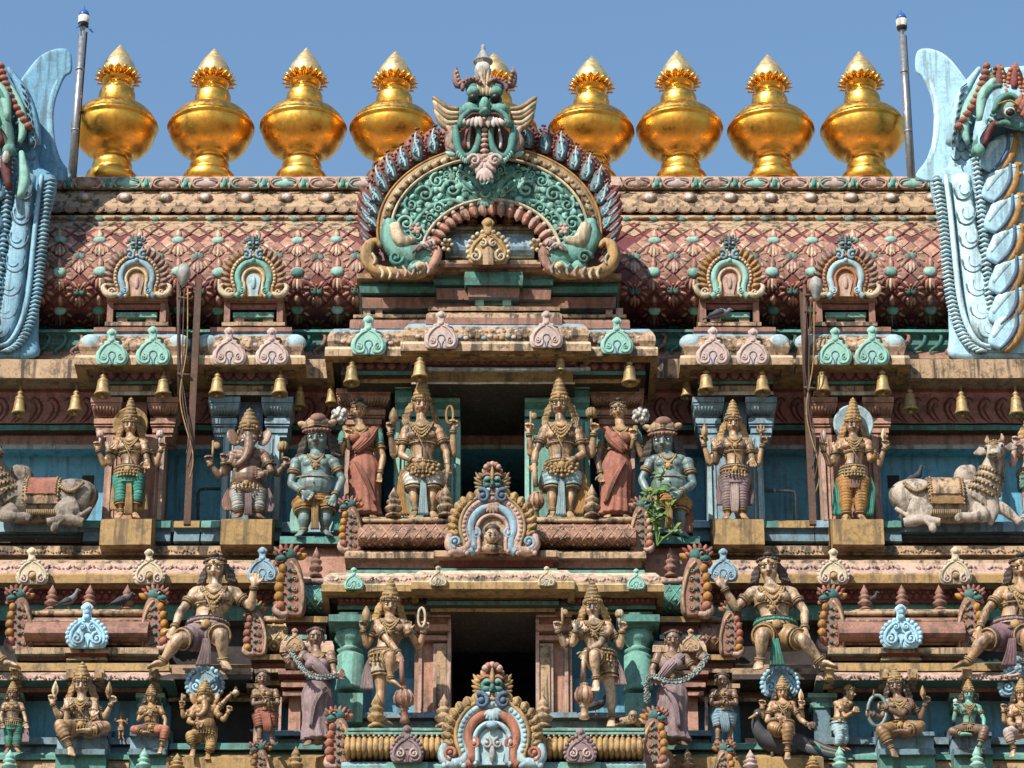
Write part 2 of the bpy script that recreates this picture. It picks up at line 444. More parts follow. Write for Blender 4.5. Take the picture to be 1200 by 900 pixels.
def antefix(mb, cx, by, o, m, sc=1.0, line='slate', knob=True):
    """double-lobed flat ornament with a knob, 40 wide x 43 high at sc=1"""
    rq = random.Random(int(cx * 13 + by)); sc *= rq.uniform(.955, 1.04); cx += rq.uniform(-.7, .7)
    pl = Plane(o, mb, sc, cx, by)
    right = [(4, -44), (6.5, -40.5), (4.5, -36.5), (5, -31), (9, -30), (10, -26), (14, -24), (16, -20), (19.5, -16), (20.5, -9), (18.5, -2.5), (13, 0)]
    plate(pl, [(-x, y) for x, y in reversed(right)] + right[0:] if False else [(0, -46)] + right + [(-x, y) for x, y in reversed(right)], m, 3.5, 2.2, sm=3)
    for k in (-1, 1):
        pl.band([(k * 1.5, -28), (k * 8, -25), (k * 15, -17), (k * 16.5, -8), (k * 12, -3), (k * 6, -4), (k * 4.5, -9)], [1, 1.5, 1.8, 1.8, 1.5, 1.4, 1], 1.6, m, 3.6)
        pl.scroll(k * 11, -10, 4.2, 1.2, 90, k < 0, 1.1, m, 3.6, 1.4)
        pl.band([(k * .8, 0), (k * 1.6, -7), (k * 4.2, -11), (k * 3.4, -15.5), (0, -17)], .75, .9, line, 3.6)
    pl.dot(0, -31, 3.2, m, 3.4, 2); pl.dot(0, -40.5, 4, m, 3, 3)

def stupika(mb, x, by, o, h, m='tan', r=None):
    """small turned finial"""
    r = r or h * .24; z = P(x, by, o); s = mpp(x, by, o); k = h * s / CT; r *= s
    mb.lathe(z, [(r * 1.0, 0), (r * 1.05, .05 * k), (r * .55, .12 * k), (r * .6, .17 * k), (r * 1.1, .24 * k), (r * 1.15, .30 * k), (r * .7, .38 * k), (r * .7, .42 * k), (r * .95, .47 * k), (r * .95, .52 * k), (r * .55, .58 * k),
                 (r * .6, .62 * k), (r * .72, .67 * k), (r * .5, .78 * k), (r * .22, .90 * k), (r * .03, k)], m, n=14)

def end_crest(mb, x, y0, y1, o, face, beads='yellow', mane='teal_deep', back='brownpink', red='coral'):
    """curled lion-dragon crest closing the end of a barrel roof; face=+1 crest bulges right, -1 left"""
    h = (y1 - y0); sc = h / 70.0
    pl = Plane(o, mb, sc, x, y1, flip=(face < 0))
    plate(pl, [(-12, 0), (-14, -20), (-10, -45), (-2, -58), (8, -52), (11, -30), (9, -8), (6, 0)], back, 9, 4)
    for j in range(5):
        pl.dot(10.5 - j * .6 + 2 * math.sin(j * .8), -9 - j * 9, 5.2 - .3 * j, beads if j else red, 7, 6, 5.2)
        pl.dot(1.5, -8 - j * 9, 2.2, mane, 9, 3); pl.band([(5, -12 - j * 9), (10, -13.5 - j * 9), (15, -12 - j * 9)], 1, 2, 'oxblood', 9); pl.scroll(-4, -8 - j * 9, 3, 1.1, 0, j % 2 == 0, 1, 'tan_dark', 9)
    pl.band([(-10, -2), (-12, -22), (-7, -42), (0, -52)], [1.4, 1.8, 1.8, 1.4], 2.4, 'tan', 9)
    pl.band([(3, -2), (10, -1), (14, -6), (13, -13)], [3, 4, 4, 2], 5, 'palepink', 6)
    # head
    pl.dot(2, -57, 9, mane, 3, 8, 7.5); pl.dot(9, -54, 6, mane, 6, 6, 4)
    pl.dot(6, -60, 1.9, 'grey', 9.5, 2); pl.dot(6.6, -59.7, 1.3, 'black', 11, 1.4); pl.band([(3, -62), (7, -64), (10, -61)], 1, 1.5, 'oxblood', 10); pl.band([(7, -52), (12, -51), (14, -53)], .9, 1.5, 'maroon', 11)
    for j in range(6):
        for q in (0, 1): pl.leaf(-7 + 3.6 * j + q * 1.8, -60 - 2 * math.sin(j * .6) + q * 3, 130 - 18 * j, 9 - q * 2, 1.5, ('oxblood', red, back)[(j + q) % 3], None, 2 + j % 2 * 2 + q * 3, curl=.4, dep=2)
    pl.dot(13, -50, 3, red, 6, 3); pl.leaf(-6, -55, 165, 12, 2.5, beads, None, 2, curl=-.4)

def barrel(mb, x0, x1, y0, y1, o0, o1, style, m_top='tan', m_body='brownpink', m_line='tan'):
    """horizontal half-round roof between photo rows y0..y1; style lattice | ribs | plain"""
    h = y1 - y0; lip = h * .2
    prof = [(y0, o0 + (o1 - o0) * .45, None), (y0 + lip * .5, o0 + (o1 - o0) * .6, m_top), (y0 + lip, o0 + (o1 - o0) * .55, m_top)]
    for i in range(9):
        t = i / 8; a = math.pi * (.15 + .75 * t)
        prof.append((y0 + lip + (h - lip) * t, o0 + (o1 - o0) * (.25 + .75 * math.sin(a)), m_body))
    mb.wrap(x0, x1, prof, ob=o0 - 40, oref=o1, sf=0.0, jit=.3)
    def so(y):
        t = min(1, max(0, (y - y0 - lip) / (h - lip))); return o0 + (o1 - o0) * (.25 + .75 * math.sin(math.pi * (.15 + .75 * t)))
    pl = Plane(0, mb); ys = y0 + lip; ye = y1
    mb.tube([P(x, y0 + lip * .55, o0 + (o1 - o0) * .62) for x in (x0, (x0 + x1) / 2, x1)], S0 * lip * .33, m_top, n=6)
    if style == 'lattice':
        d = 13.0; n = int((x1 - x0) / d) + 3
        for sgn in (-1, 1):
            for i in range(-3, n):
                pts = []
                for j in range(9):
                    y = ys + (ye - ys) * j / 8; x = x0 + i * d + (sgn * (j / 8 - .5) * d * 2.2)
                    if x0 <= x <= x1: pts.append(P(x, y, so(y) + .4))
                if len(pts) > 1: mb.tube(pts, S0 * .8, m_line, n=4)
        for j in range(3):
            for i in range(-1, n):
                x = x0 + (i + (j % 2) * .5) * d; y = ys + (ye - ys) * (.2 + .27 * j)
                if x0 + 3 < x < x1 - 3: mb.ell(P(x, y, so(y)), (S0 * 2.2, S0 * 1.6, S0 * 2.2), m_line, n=6, k=4)
    elif style == 'ribs':
        n = int((x1 - x0) / 6.6)
        for i in range(n):
            x = x0 + 3.3 + i * 6.6
            pts = [(y, so(y) + .6) for y in [ys + (ye - ys) * j / 8 for j in range(9)]]
            mb.tube([P(x, y, o) for y, o in pts], [S0 * r for r in (1.6, 2.4, 3, 3.3, 3.3, 3, 2.6, 1.8, .8)], m_line, n=6)
    elif style == 'plain':
        for y in (ys + (ye - ys) * .12, ys + (ye - ys) * .86):
            mb.tube([P(x, y, so(y) + .5) for x in (x0, (x0 + x1) / 2, x1)], S0 * 1.3, m_top, n=6)

def big_arch_low(mb, cx, by, o, sc, pal, face=True, head='teal'):
    """kirtimukha arch over a barrel roof, about 106 x 104 px at sc=1"""
    pl = Plane(o, mb, sc, cx, by)
    plate(pl, [(-44, 0), (-50, -12), (-46, -30), (-38, -52), (-18, -64), (18, -64), (38, -52), (46, -30), (50, -12), (44, 0)], pal[0], 5, 3)
    for k in (-1, 1):
        for j in range(8):
            t = j / 7; a = 200 - 88 * t
            x = abs(math.cos(R(a)) * 42) * k; y = -30 - math.sin(R(a)) * 34
            pl.leaf(x, y, 90 + k * -1 * (52 - 55 * t), 17, 4.4, pal[1], pal[2], 5, curl=-.5 * k, dep=3.4)
            pl.scroll(x * 1.12, y - 4, 3.6, .9, 90, k < 0, 1.2, pal[2], 8)
        pl.band([(k * 26, -14), (k * 32, -3), (k * 43, -1), (k * 51, -8), (k * 50, -19), (k * 43, -21)], [4, 5.5, 6, 5.5, 4, 2], 5, pal[3], 6)
        pl.scroll(k * 43, -12, 8, 1.3, -90, k < 0, 2.4, pal[4], 9)
        pl.scroll(k * 20, -22, 6.5, 1.3, 90, k < 0, 2.2, pal[4], 9)
        for j in range(7):
            t = j / 6; pl.dot(k * (30 + 20 * t), 1 - 3.5 * math.sin(math.pi * t), 3.2, pal[3], 8, 2.5)
    pl.band(horseshoe(38, 30, 8), 2.6, 4, pal[1], 6)
    pl.band(horseshoe(33, 29, 4), 4.5, 4, pal[3], 6)
    for i in range(27):
        t = R(205 - 230 * i / 26); pl.dot(math.cos(t) * 34, -29 - math.sin(t) * 34, 2.5, pal[3], 9, 2)
    pl.band(horseshoe(25.5, 28, 2), 5.2, 5, pal[4], 6)
    pl.band(horseshoe(18.5, 25, 1), 2.6, 4, pal[3], 7)
    pl.disc(arc(0, -23, 15, 16, 0, 180, 14) + [(-11, -4), (-14, 0), (14, 0), (11, -4)], pal[5], 2, 4)
    if face:
        pl.dot(0, -19, 8, 'skin_pale', 12, 7, 10); pl.dot(0, -27, 9, 'hair', 10, 7, 6); pl.dot(0, -17, 1.6, 'skin_pale', 20, 2.2, 3)
        for k in (-1, 1): pl.dot(k * 3, -20.5, 1.6, 'black', 18.5, .8, .9); pl.dot(k * 8, -18, 2, 'skin_pale', 11); pl.band([(k * 1.2, -23), (k * 3.2, -23.8), (k * 5, -22.6)], .6, .6, 'hair', 19)
        pl.band([(-2.4, -13.4), (0, -13), (2.4, -13.4)], .8, .8, 'lip', 18.4); pl.dot(0, -4, 13, 'tan', 8, 6, 6)
    else:
        pl.scroll(-6, -22, 6, 1.1, 90, True, 1.8, 'grey', 8); pl.scroll(6, -22, 6, 1.1, 90, False, 1.8, 'grey', 8)
        pl.dot(0, -11, 3, 'grey', 8, 3, 9); pl.dot(0, -41, 6, 'ltblue', 11, 4, 4)
    for i in range(7): pl.leaf(0, -56, 190 + 25 * i + 15, 11, 2.6, pal[3], None, 9, curl=0, dep=2.4)
    mask(pl, 0, -82, 19, face=head, lid='teal_light', horn=pal[1], mane='coral', detail=True)
    for k in (-1, 1): pl.scroll(k * 12, -66, 9, 1.15, 60 if k > 0 else 120, k < 0, 3, 'indigo', 10, 3.5)
    for j in range(5): pl.dot(math.cos(R(90 + (j - 2) * 32)) * 8, -98 - math.sin(R(90 + (j - 2) * 32)) * 6, 3.6, 'coral' if j % 2 else 'palepink', 8)

def scallops(mb, x0, x1, y, o, wd, ht, m, line):
    pl = Plane(o, mb); n = max(1, round((x1 - x0) / wd)); d = (x1 - x0) / n
    for i in range(n):
        x = x0 + d * (i + .5)
        pl.dot(x, y, d * .46, m, 0, 1.2, ht * .5)
        pl.band([(x - d * .5, y - ht * .5), (x - d * .42, y + ht * .1), (x, y + ht * .5), (x + d * .42, y + ht * .1), (x + d * .5, y - ht * .5)], .9, .9, line, .8, sm=2)
def dentils(mb, x0, x1, y, o, d, r, m, dep=1.5):
    pl = Plane(o, mb); n = int((x1 - x0) / d)
    for i in range(n): pl.dot(x0 + d * (i + .5), y, r, m, 0, dep)
def capital(mb, cx, hw, y0, o, m, m2, s=1.0):
    """bracket capital: abacus, fluted taper, two bands. y0 = top"""
    mb.wrap(cx - hw, cx + hw, [(y0, o + 6, None), (y0 + 6, o + 6, m), (y0 + 6.5, o + 4, m2), (y0 + 9, o + 5, m), (y0 + 10, o + 4, m), (y0 + 15, o + 1, m2), (y0 + 22, o - 8, m2), (y0 + 24, o - 9, m)], ob=o - 40, sf=.5, step=20)
    n = int(hw * 2 / 4)
    for i in range(n):
        x = cx - hw + 2 + i * 4 + 1
        mb.tube([P(x, y0 + 11, o + 4.3), P(x * .9 + cx * .1, y0 + 16, o + 1), P(x * .8 + cx * .2, y0 + 22, o - 7)], S0 * 1.1, m, n=4)
    mb.wrap(cx - hw * .8, cx + hw * .8, [(y0 + 25, o - 2, None), (y0 + 31, o - 2, m), (y0 + 32, o - 5, m2), (y0 + 34, o - 3, m), (y0 + 36, o - 6, m)], ob=o - 40, sf=.5, step=20)
    mb.wrap(cx - hw * .66, cx + hw * .66, [(y0 + 36, o - 5, None), (y0 + 42, o - 5, m), (y0 + 43, o - 8, m2), (y0 + 47, o - 7, m)], ob=o - 40, sf=.5, step=20)

def leafrow(mb, x0, x1, y, o, d, h, mats):
    """low relief of small leaves and buds, each hand-placed a little unevenly"""
    pl = Plane(o, mb); rr = random.Random(int(y * 7 + x0)); n = int((x1 - x0) / d)
    for i in range(n):
        x = x0 + d * (i + .5) + rr.uniform(-.6, .6); yy = y + rr.uniform(-.5, .5)
        if not -30 < x < 1230 or rr.random() < .05: continue
        k = 1 if i % 2 else -1
        pl.leaf(x - d * .4, yy + k * h * .25, k * 28, d * .75, h * .26, mats[i % 3], None, 0, curl=.5 * k, dep=1.3)
        pl.leaf(x - d * .1, yy - k * h * .1, 180 + k * 50, d * .4, h * .2, mats[(i + 1) % 3], None, 0, curl=.4, dep=1.2)
        pl.dot(x + d * .35, yy - k * h * .22, h * .24, mats[(i + 2) % 3], 0, 1.2)
# ------------------------------------------------------------------ ground and tower
g = MB(); g.add([(-4000, -500, 0), (4000, -500, 0), (4000, 9000, 0), (-4000, 9000, 0)], [(0, 1, 2, 3)], 'earth', False)
tag(g.build('ground'), kind='structure')
CX = 578
TOW = empty('temple_tower', (P(CX, 450, 0).x, YW, 0))
tag(TOW, 'carved and painted plaster temple tower with a barrel roof and stacked storeys', 'tower')
def part(mb, name, par=None): return mb.build(name, par or TOW)

# --- core masses (lower storeys below the picture run down to the ground)
m = MB()
zt = P(0, 640, 0).z
zb = P(0, 930, 240).z
XL, XR = P(-330, 560, 0).x, P(1486, 560, 0).x
YB_ = YW + 12 * S0
m.box(XL, P(536, 560).x, YB_, YW + 4.2, zt - .1, P(0, 425, -12).z, 'bluewall')
m.box(P(617, 560).x, XR, YB_, YW + 4.2, zt - .1, P(0, 425, -12).z, 'bluewall')
m.box(P(536, 560).x, P(617, 560).x, YB_, YW + 4.2, P(0, 452, -12).z, P(0, 425, -12).z, 'bluewall')
m.box(P(536, 560).x - .3, P(617, 560).x + .3, YW + 2.2, YW + 4.0, zt - .1, P(0, 452, -12).z + .2, 'recess_shade')  # doorway interior painted near-black to deepen its shade
m.box(P(536, 560).x + .001, P(617, 560).x - .001, YW + .2, YW + 2.3, zt - .12, zt + .05, 'recess_shade')
for x in (103, 1047): m.pbox(x - 7, x + 7, 557, 572, -60, -11.6, 'recess_shade')  # near-black boxes paint the shade of small wall openings
part(m, 'upper_wall')
m = MB()
def lowwall(x0, x1, y0, y1, o, mt='bluewall'):
    a, b = P(x0, (y0 + y1) / 2, o).x, P(x1, (y0 + y1) / 2, o).x
    m.box(a, b, YW - o * S0, YW + 3.6, P(0, y1, o).z, P(0, y0, o).z, mt)
lowwall(-330, 375, 655, 795, 92, 'recess_shade'); lowwall(785, 1486, 655, 795, 92, 'recess_shade')  # recess wall painted near-black for the shade behind the giants
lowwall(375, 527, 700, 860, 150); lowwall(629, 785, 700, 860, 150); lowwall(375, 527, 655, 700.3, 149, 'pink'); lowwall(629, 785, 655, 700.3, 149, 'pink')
lowwall(527, 629, 655, 716, 150, 'recess_shade'); lowwall(500, 650, 716, 865, -60, 'recess_shade')  # lower doorway coloured near-black, shade painted in
part(m, 'middle_wall')
m = MB()
lowwall(-330, 527, 795, 935, 168); lowwall(629, 1486, 795, 935, 168); lowwall(526.5, 629.5, 866, 935, 168)
part(m, 'lower_wall')
m = MB()
z = zb + .15; o = 250
X = [XL - .3, XR + .3]
for i in range(4):
    z2 = zb - (zb) * (i + 1) / 4 if i < 3 else -.2
    y = YW - o * S0 - .55 * i
    m.box(X[0] - .5 * i, X[1] + .5 * i, y, YW + 5 + .5 * i, z2, z - .004 * i, ['tan', 'bluewall', 'palepink', 'tan_dark'][i])
    m.box(X[0] - .5 * i - .3, X[1] + .5 * i + .3, y - .35, YW + 5.3 + .5 * i, z2 + .003, z2 + .5, 'tan')
    z = z2
part(m, 'tower_base')

# --- barrel roof with lotus-petal relief
RP = [(256, -70), (262, -22), (268, -4), (278, 12), (292, 28), (306, 40), (322, 47), (338, 45), (352, 36), (366, 14), (378, -12), (390, -44)]
def ro(y):
    for (a, oa), (b, ob) in zip(RP, RP[1:]):
        if y <= b: return oa + (ob - oa) * max(0, (y - a)) / (b - a)
    return RP[-1][1]
class RoofPlane(Plane):
    def q(s, x, y, w=0):
        yy = s.cy + y; return P(s.cx + x, yy, ro(yy) + w)
m = MB()
prof = [(256, -70, None)] + [(a, b, 'maroon' if a > 284 else ('oxblood' if a > 270 else 'tan')) for a, b in RP[1:]] + [(None, -60, 'brown_and_shade')]
m.wrap(-40, 1200, prof, ob=-300, oref=46, sf=0, jit=.2)
rows = [(267, 0, 12, 0), (284, 1, 18, 1), (302, 0, 20, 2), (321, 1, 22, 3), (342, 0, 22, 4), (364, 1, 21, 5), (384, 0, 12, 6)]
for (y, odd, hh, kind) in rows:
    n0 = -2
    for i in range(n0, 25):
        x = 47 + i * 46.4 + (23.2 if odd else 0)
        if 428 < x < 722: continue
        if x < 20 or x > 1125: continue
        rnd = random.Random(i * 31 + kind * 7)
        pl = RoofPlane(0, m, 1, x + rnd.uniform(-.9, .9), y + rnd.uniform(-.8, .8))
        plate_m = ['tan', 'pink', 'brownpink', 'brownpink', 'oxblood', 'oxblood', 'oxblood'][kind]  # plates darken row by row, painting the roof's lower shade
        pl.disc([(0, -hh + 1.5), (11, -hh * .5 + .5), (21, 0), (11, hh * .5 - .5), (0, hh - 1.5), (-11, hh * .5 - .5), (-21, 0), (-11, -hh * .5 + .5)], plate_m, 2.2)
        if kind == 0 or rnd.random() < .02: continue
        lob = 'tan' if kind < 4 else 'brownpink'
        k_ = hh / 22
        if kind in (1, 3, 5):
            lob = ['', 'cream', '', 'palepink', '', 'palepink'][kind]; c2 = 'terracotta' if kind > 1 else 'pink'
            pl.leaf(0, -5 * k_, 90, 15 * k_, 3.6, c2, lob, 2, curl=0, dep=1.6)
            for kx in (-1, 1):
                for q, (ax, ay, hd, ln) in enumerate(((7, -2, 24, 8), (8, 3, -20, 9), (6, 6, -50, 10), (3, 7, -74, 11))):
                    pl.leaf(kx * ax, ay * k_, hd if kx > 0 else 180 - hd, ln * (.75 + .25 * k_), 1.9, lob if q % 2 else c2, 'maroon' if q == 2 and kind > 1 else None, 1.8 + .3 * q, curl=(.45 + rnd.uniform(-.1, .1)) * (-kx), dep=1.5)
            for q in (-1, 0, 1): pl.leaf(q * 2.6, 6 * k_, -90 + q * 12, 13 * k_, 1.6, 'cream' if q == 0 else c2, None, 3, curl=0, dep=1.6)
            pl.dot(0, -2, 9.6, 'palepink' if kind < 5 else 'oxblood', 2.4, 2, 7.6 * k_ if kind < 5 else 9.4); pl.dot(0, -2, 8.2, (('teal_light', 'teal', 'aqua', 'teal_light')[rnd.randrange(4)] if kind > 1 else 'aqua'), 3.6, 3.4, 6.4 * k_ if kind < 5 else 8.2)
        else:
            c1, c2 = ('tan', 'palepink') if kind == 2 else ('brownpink', 'pink') if kind == 4 else ('oxblood', 'brownpink')  # lower rows get darker leaf colours for the same painted shade
            for kx in (-1, 1):
                for q, (ax, ay, hd, ln) in enumerate(((4, -7, 60, 9), (8, -4, 20, 10), (9, 1, -15, 10), (7, 5, -45, 10), (3, 7, -70, 11))):
                    pl.leaf(kx * ax, ay * k_, hd if kx > 0 else 180 - hd, ln, 1.7, c1 if q % 2 else c2, None, 1.8 + .3 * q, curl=(.5 + rnd.uniform(-.1, .1)) * (-kx), dep=1.5)
                pl.dot(kx * 3.2, -1, 4, 'teal' if kind == 2 else 'teal_deep', 2.6, 2, 4.8); pl.scroll(kx * 5, -3, 4.6, .9, 90, kx < 0, .9, c1, 3, 1.2)
            pl.leaf(0, 5, -90, 13, 2.2, c2, None, 3, curl=0, dep=1.5)
            pl.dot(0, -8, 1.8, 'saffron', 3)
part(m, 'barrel_roof')
# lattice ridge cords between the petals and wavy edge at the top
m = MB()
for sgn, side in ((-1, 0), (1, 0), (-1, 1), (1, 1)):
    for i in range(-5, 32):
        pts = []
        for j in range(25):
            y = 262 + 124 * j / 24
            # petal rows are spaced unevenly: phase by row index
            ys = [250, 267, 284, 302, 321, 342, 364, 384, 404]
            k = max(q for q in range(len(ys) - 1) if ys[q] <= y); ph = k + (y - ys[k]) / (ys[k + 1] - ys[k])
            x = 47 + i * 46.4 + sgn * (ph * 23.2) + 23.2
            if (30 < x < 430) if side == 0 else (720 < x < 1118): pts.append(P(x, y, ro(y) + 1.2))
            elif len(pts) > 1: break
            else: pts = []
        if len(pts) > 1: m.tube(pts, S0 * 1.9, 'maroon', n=6)
    if sgn == 1: part(m, 'roof_lattice'); m = MB()
# --- griva: dark green neck below the roof
m = MB()
m.wrap(-40, 1200, [(386, 30, None), (389, 32, 'teal'), (392, 28, 'teal_deep'), (396, 24, 'teal_deep'), (404, 27, 'teal_deep'), (412, 22, 'teal_deep'), (417, 30, 'brownpink'), (420, 36, 'tan_dark')], ob=-200, sf=0)
pl = Plane(27, m)
for i in range(60):
    x = 30 + i * 19
    pl.band([(x, 390), (x + 9, 394), (x + 6, 404), (x - 4, 412), (x + 2, 417)], [1, 2.4, 2.4, 2, .8], 2, 'teal_deep' if i % 3 else 'brownpink', 1)
part(m, 'roof_neck')
# --- ridge band
m = MB()
m.wrap(52, 1102, [(206.5, -120, None), (207, -76, 'palepink'), (211, -66, 'palepink'), (217, -62, 'palepink'), (222, -66, 'tan'), (223, -70, 'tan_dark'), (226, -66, 'tan'), (236, -52, 'tan'), (242, -46, 'tan'), (243, -42, 'tan_dark'), (248, -38, 'tan_dark'), (249, -46, 'brown_and_shade'), (252, -44, 'brown_and_shade'), (252.5, -34, 'tan'), (256, -32, 'tan'), (259, -34, 'tan_dark'), (262, -24, 'tan')], ob=-230, oref=-76, sf=0)
pl = Plane(-62, m)
for i in range(24):
    x = 57 + i * 46
    if 440 < x < 712: continue
    c2 = ('pink', 'palepink', 'teal_light')[i % 3]
    pl.dot(x, 215, 17, ('blush', 'palepink', 'aqua', 'palepink')[i % 4], -2.5, 4, 7)
    for k in (-1, 1):
        pl.band([(x + k * 3, 208.5), (x + k * 12, 209.5), (x + k * 16, 214), (x + k * 12, 219.5), (x + k * 4, 220)], [.8, 1.4, 1.6, 1.4, .8], 1.8, c2, 2)
        pl.band([(x + k * 19, 221), (x + k * 17, 215), (x + k * 20, 208)], [1, 1.4, 1], 1.6, 'tan', 2)
    pl.leaf(x + 23, 221, 90, 13, 4.4, 'teal_light', 'teal', 1, curl=0, dep=3); pl.leaf(x + 21, 220, 120, 9, 2.4, 'aqua', None, 1); pl.leaf(x + 25, 220, 60, 9, 2.4, 'aqua', None, 1, curl=-.3)
pl2 = Plane(-53, m)
for i in range(23):
    x = 51 + i * 47.3
    if 440 < x < 712: continue
    pl2.dot(x, 232, 10.2, 'pink', 0, 4, 8); pl2.dot(x, 231.3, 8.2, 'palepink', 3, 4, 6.4); pl2.dot(x, 231, 5.8, 'white', 5.5, 3, 4.6)
pl3 = Plane(-38, m)
for i in range(66):
    x = 50 + i * 16
    if 435 < x < 715: continue
    pl3.band([(x - 7, 243), (x - 4, 248), (x + 4, 248), (x + 8, 243)], [1, 1.8, 1.8, 1], 1.6, 'tan_dark', 0)
for i in range(33):
    x = 52 + i * 32.5
    if 435 < x < 715: continue
    Plane(-32, m).dot(x, 257, 5, 'teal', 0, 2.6, 3.6); Plane(-32, m).dot(x + 16, 255, 11, 'tan', 0, 2, 2.2)
for i in range(24):
    x = 47 + i * 46.4
    if 435 < x < 715: continue
    m.tube([P(x - 22, 270, ro(270) + 2), P(x - 10, 263.5, ro(263) + 2), P(x, 261.5, ro(262) + 2), P(x + 10, 263.5, ro(263) + 2), P(x + 22, 270, ro(270) + 2)], S0 * 1.6, 'tan', n=6)
part(m, 'ridge_band')

# --- side slab, painted cove cornice, strips and base ledges of the upper storey
m = MB()
m.wrap(-330, 1486, [(420.5, 40, None), (421, 78, 'tan'), (443, 78, 'tan'), (None, 50, 'tan_dark'), (460, 50, 'oxblood'), (465, 46, 'rosewall'), (472, 38, 'rosewall'), (482, 28, 'rosewall'), (491, 22, 'rosewall'), (496, 20, 'rosewall'), (None, 14, 'brown_and_shade'), (498, 18, 'teal'), (504, 18, 'teal'), (None, 6, 'brown_and_shade'), (511, 8, 'brownpink'), (520, 6, 'brownpink'), (521.5, 10, 'grey'), (526, 10, 'grey'), (None, -2, 'bluewall')], ob=-180, sf=0, jit=.5)  # near-black undersides put shade into the moulding colours
def cove(y):
    T = [(460, 50), (465, 46), (472, 38), (482, 28), (491, 22), (496, 20)]
    for (a, oa), (b, ob) in zip(T, T[1:]):
        if y <= b: return oa + (ob - oa) * (y - a) / (b - a)
    return 20
class Cove(Plane):
    def q(s, x, y, w=0): return P(x, y, cove(y) + w)
pl = Cove(0, m)
for i in range(-12, 62):
    x = i * 20 + 8
    k = -1 if x < CX else 1
    pl.band([(x + k * 11, 495), (x + k * 3, 488), (x - k * 1, 478), (x + k * 2, 469), (x + k * 8, 466), (x + k * 12, 470)], [.5, 1.3, 1.6, 1.6, 1.3, .6], .9, 'maroon', .3)
    pl.band([(x + k * 15, 495), (x + k * 8, 486), (x + k * 5, 478), (x + k * 8, 472)], [.4, 1.1, 1.2, .5], .8, 'maroon', .3)
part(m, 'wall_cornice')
m = MB()
m.wrap(-330, 1486, [(611, -10, None), (611.5, 72, 'teal'), (623, 74, 'ltblue'), (None, 66, 'slate'), (626, 62, 'teal_deep'), (630, 66, 'slate'), (636, 66, 'brown_and_shade'), (637, 60, 'brown_and_shade'), (639.5, 62, 'brown_and_shade'), (640, 96, 'tan'), (650, 98, 'tan'), (None, 90, 'tan_dark'), (656, 92, 'tan_dark'), (656.5, 128, 'tan'), (660, 130, 'tan'), (672, 138, 'palepink'), (674, 140, 'ochre'), (683, 140, 'ochre'), (None, 122, 'tan_dark'), (689, 122, 'maroon'), (706, 118, 'maroon'), (None, 112, 'brown_and_shade'), (714, 112, 'teal'), (727, 108, 'teal'), (None, 90, 'brown_and_shade')], ob=-100, sf=0)
leafrow(m, -320, 1480, 665, 135, 12, 6, ('blush', 'tan', 'palepink')); leafrow(m, -320, 1480, 646, 98, 9, 4, ('tan', 'tan_dark', 'tan'))
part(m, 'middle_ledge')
m = MB()
for (a, b) in ((-330, 392), (764, 1486)):
    m = MB(); dentils(m, a, b, 699, 121, 9, 3.6, 'oxblood'); dentils(m, a + 4, b, 694, 122, 9, 1.5, 'rosewall'); part(m, 'dentil_frieze')
m = MB()
for (a, b, c) in ((98, 117, 'teal'), (179, 200, 'teal'), (236, 258, 'teal_light'), (320, 330, 'teal'), (812, 836, 'ltblue'), (893, 912, 'teal'), (955, 977, 'ltblue'), (1033, 1056, 'teal'), (204, 234, 'ochre'), (912, 954, 'ochre')):
    m = MB(); m.wrap(a, b, [(610, 60, None), (610.5, 80, c), (618, 81, c), (None, 76, 'slate'), (622, 74, 'slate'), (634, 78, 'slate')], ob=0, oref=80, sf=0); part(m, 'ledge_block')

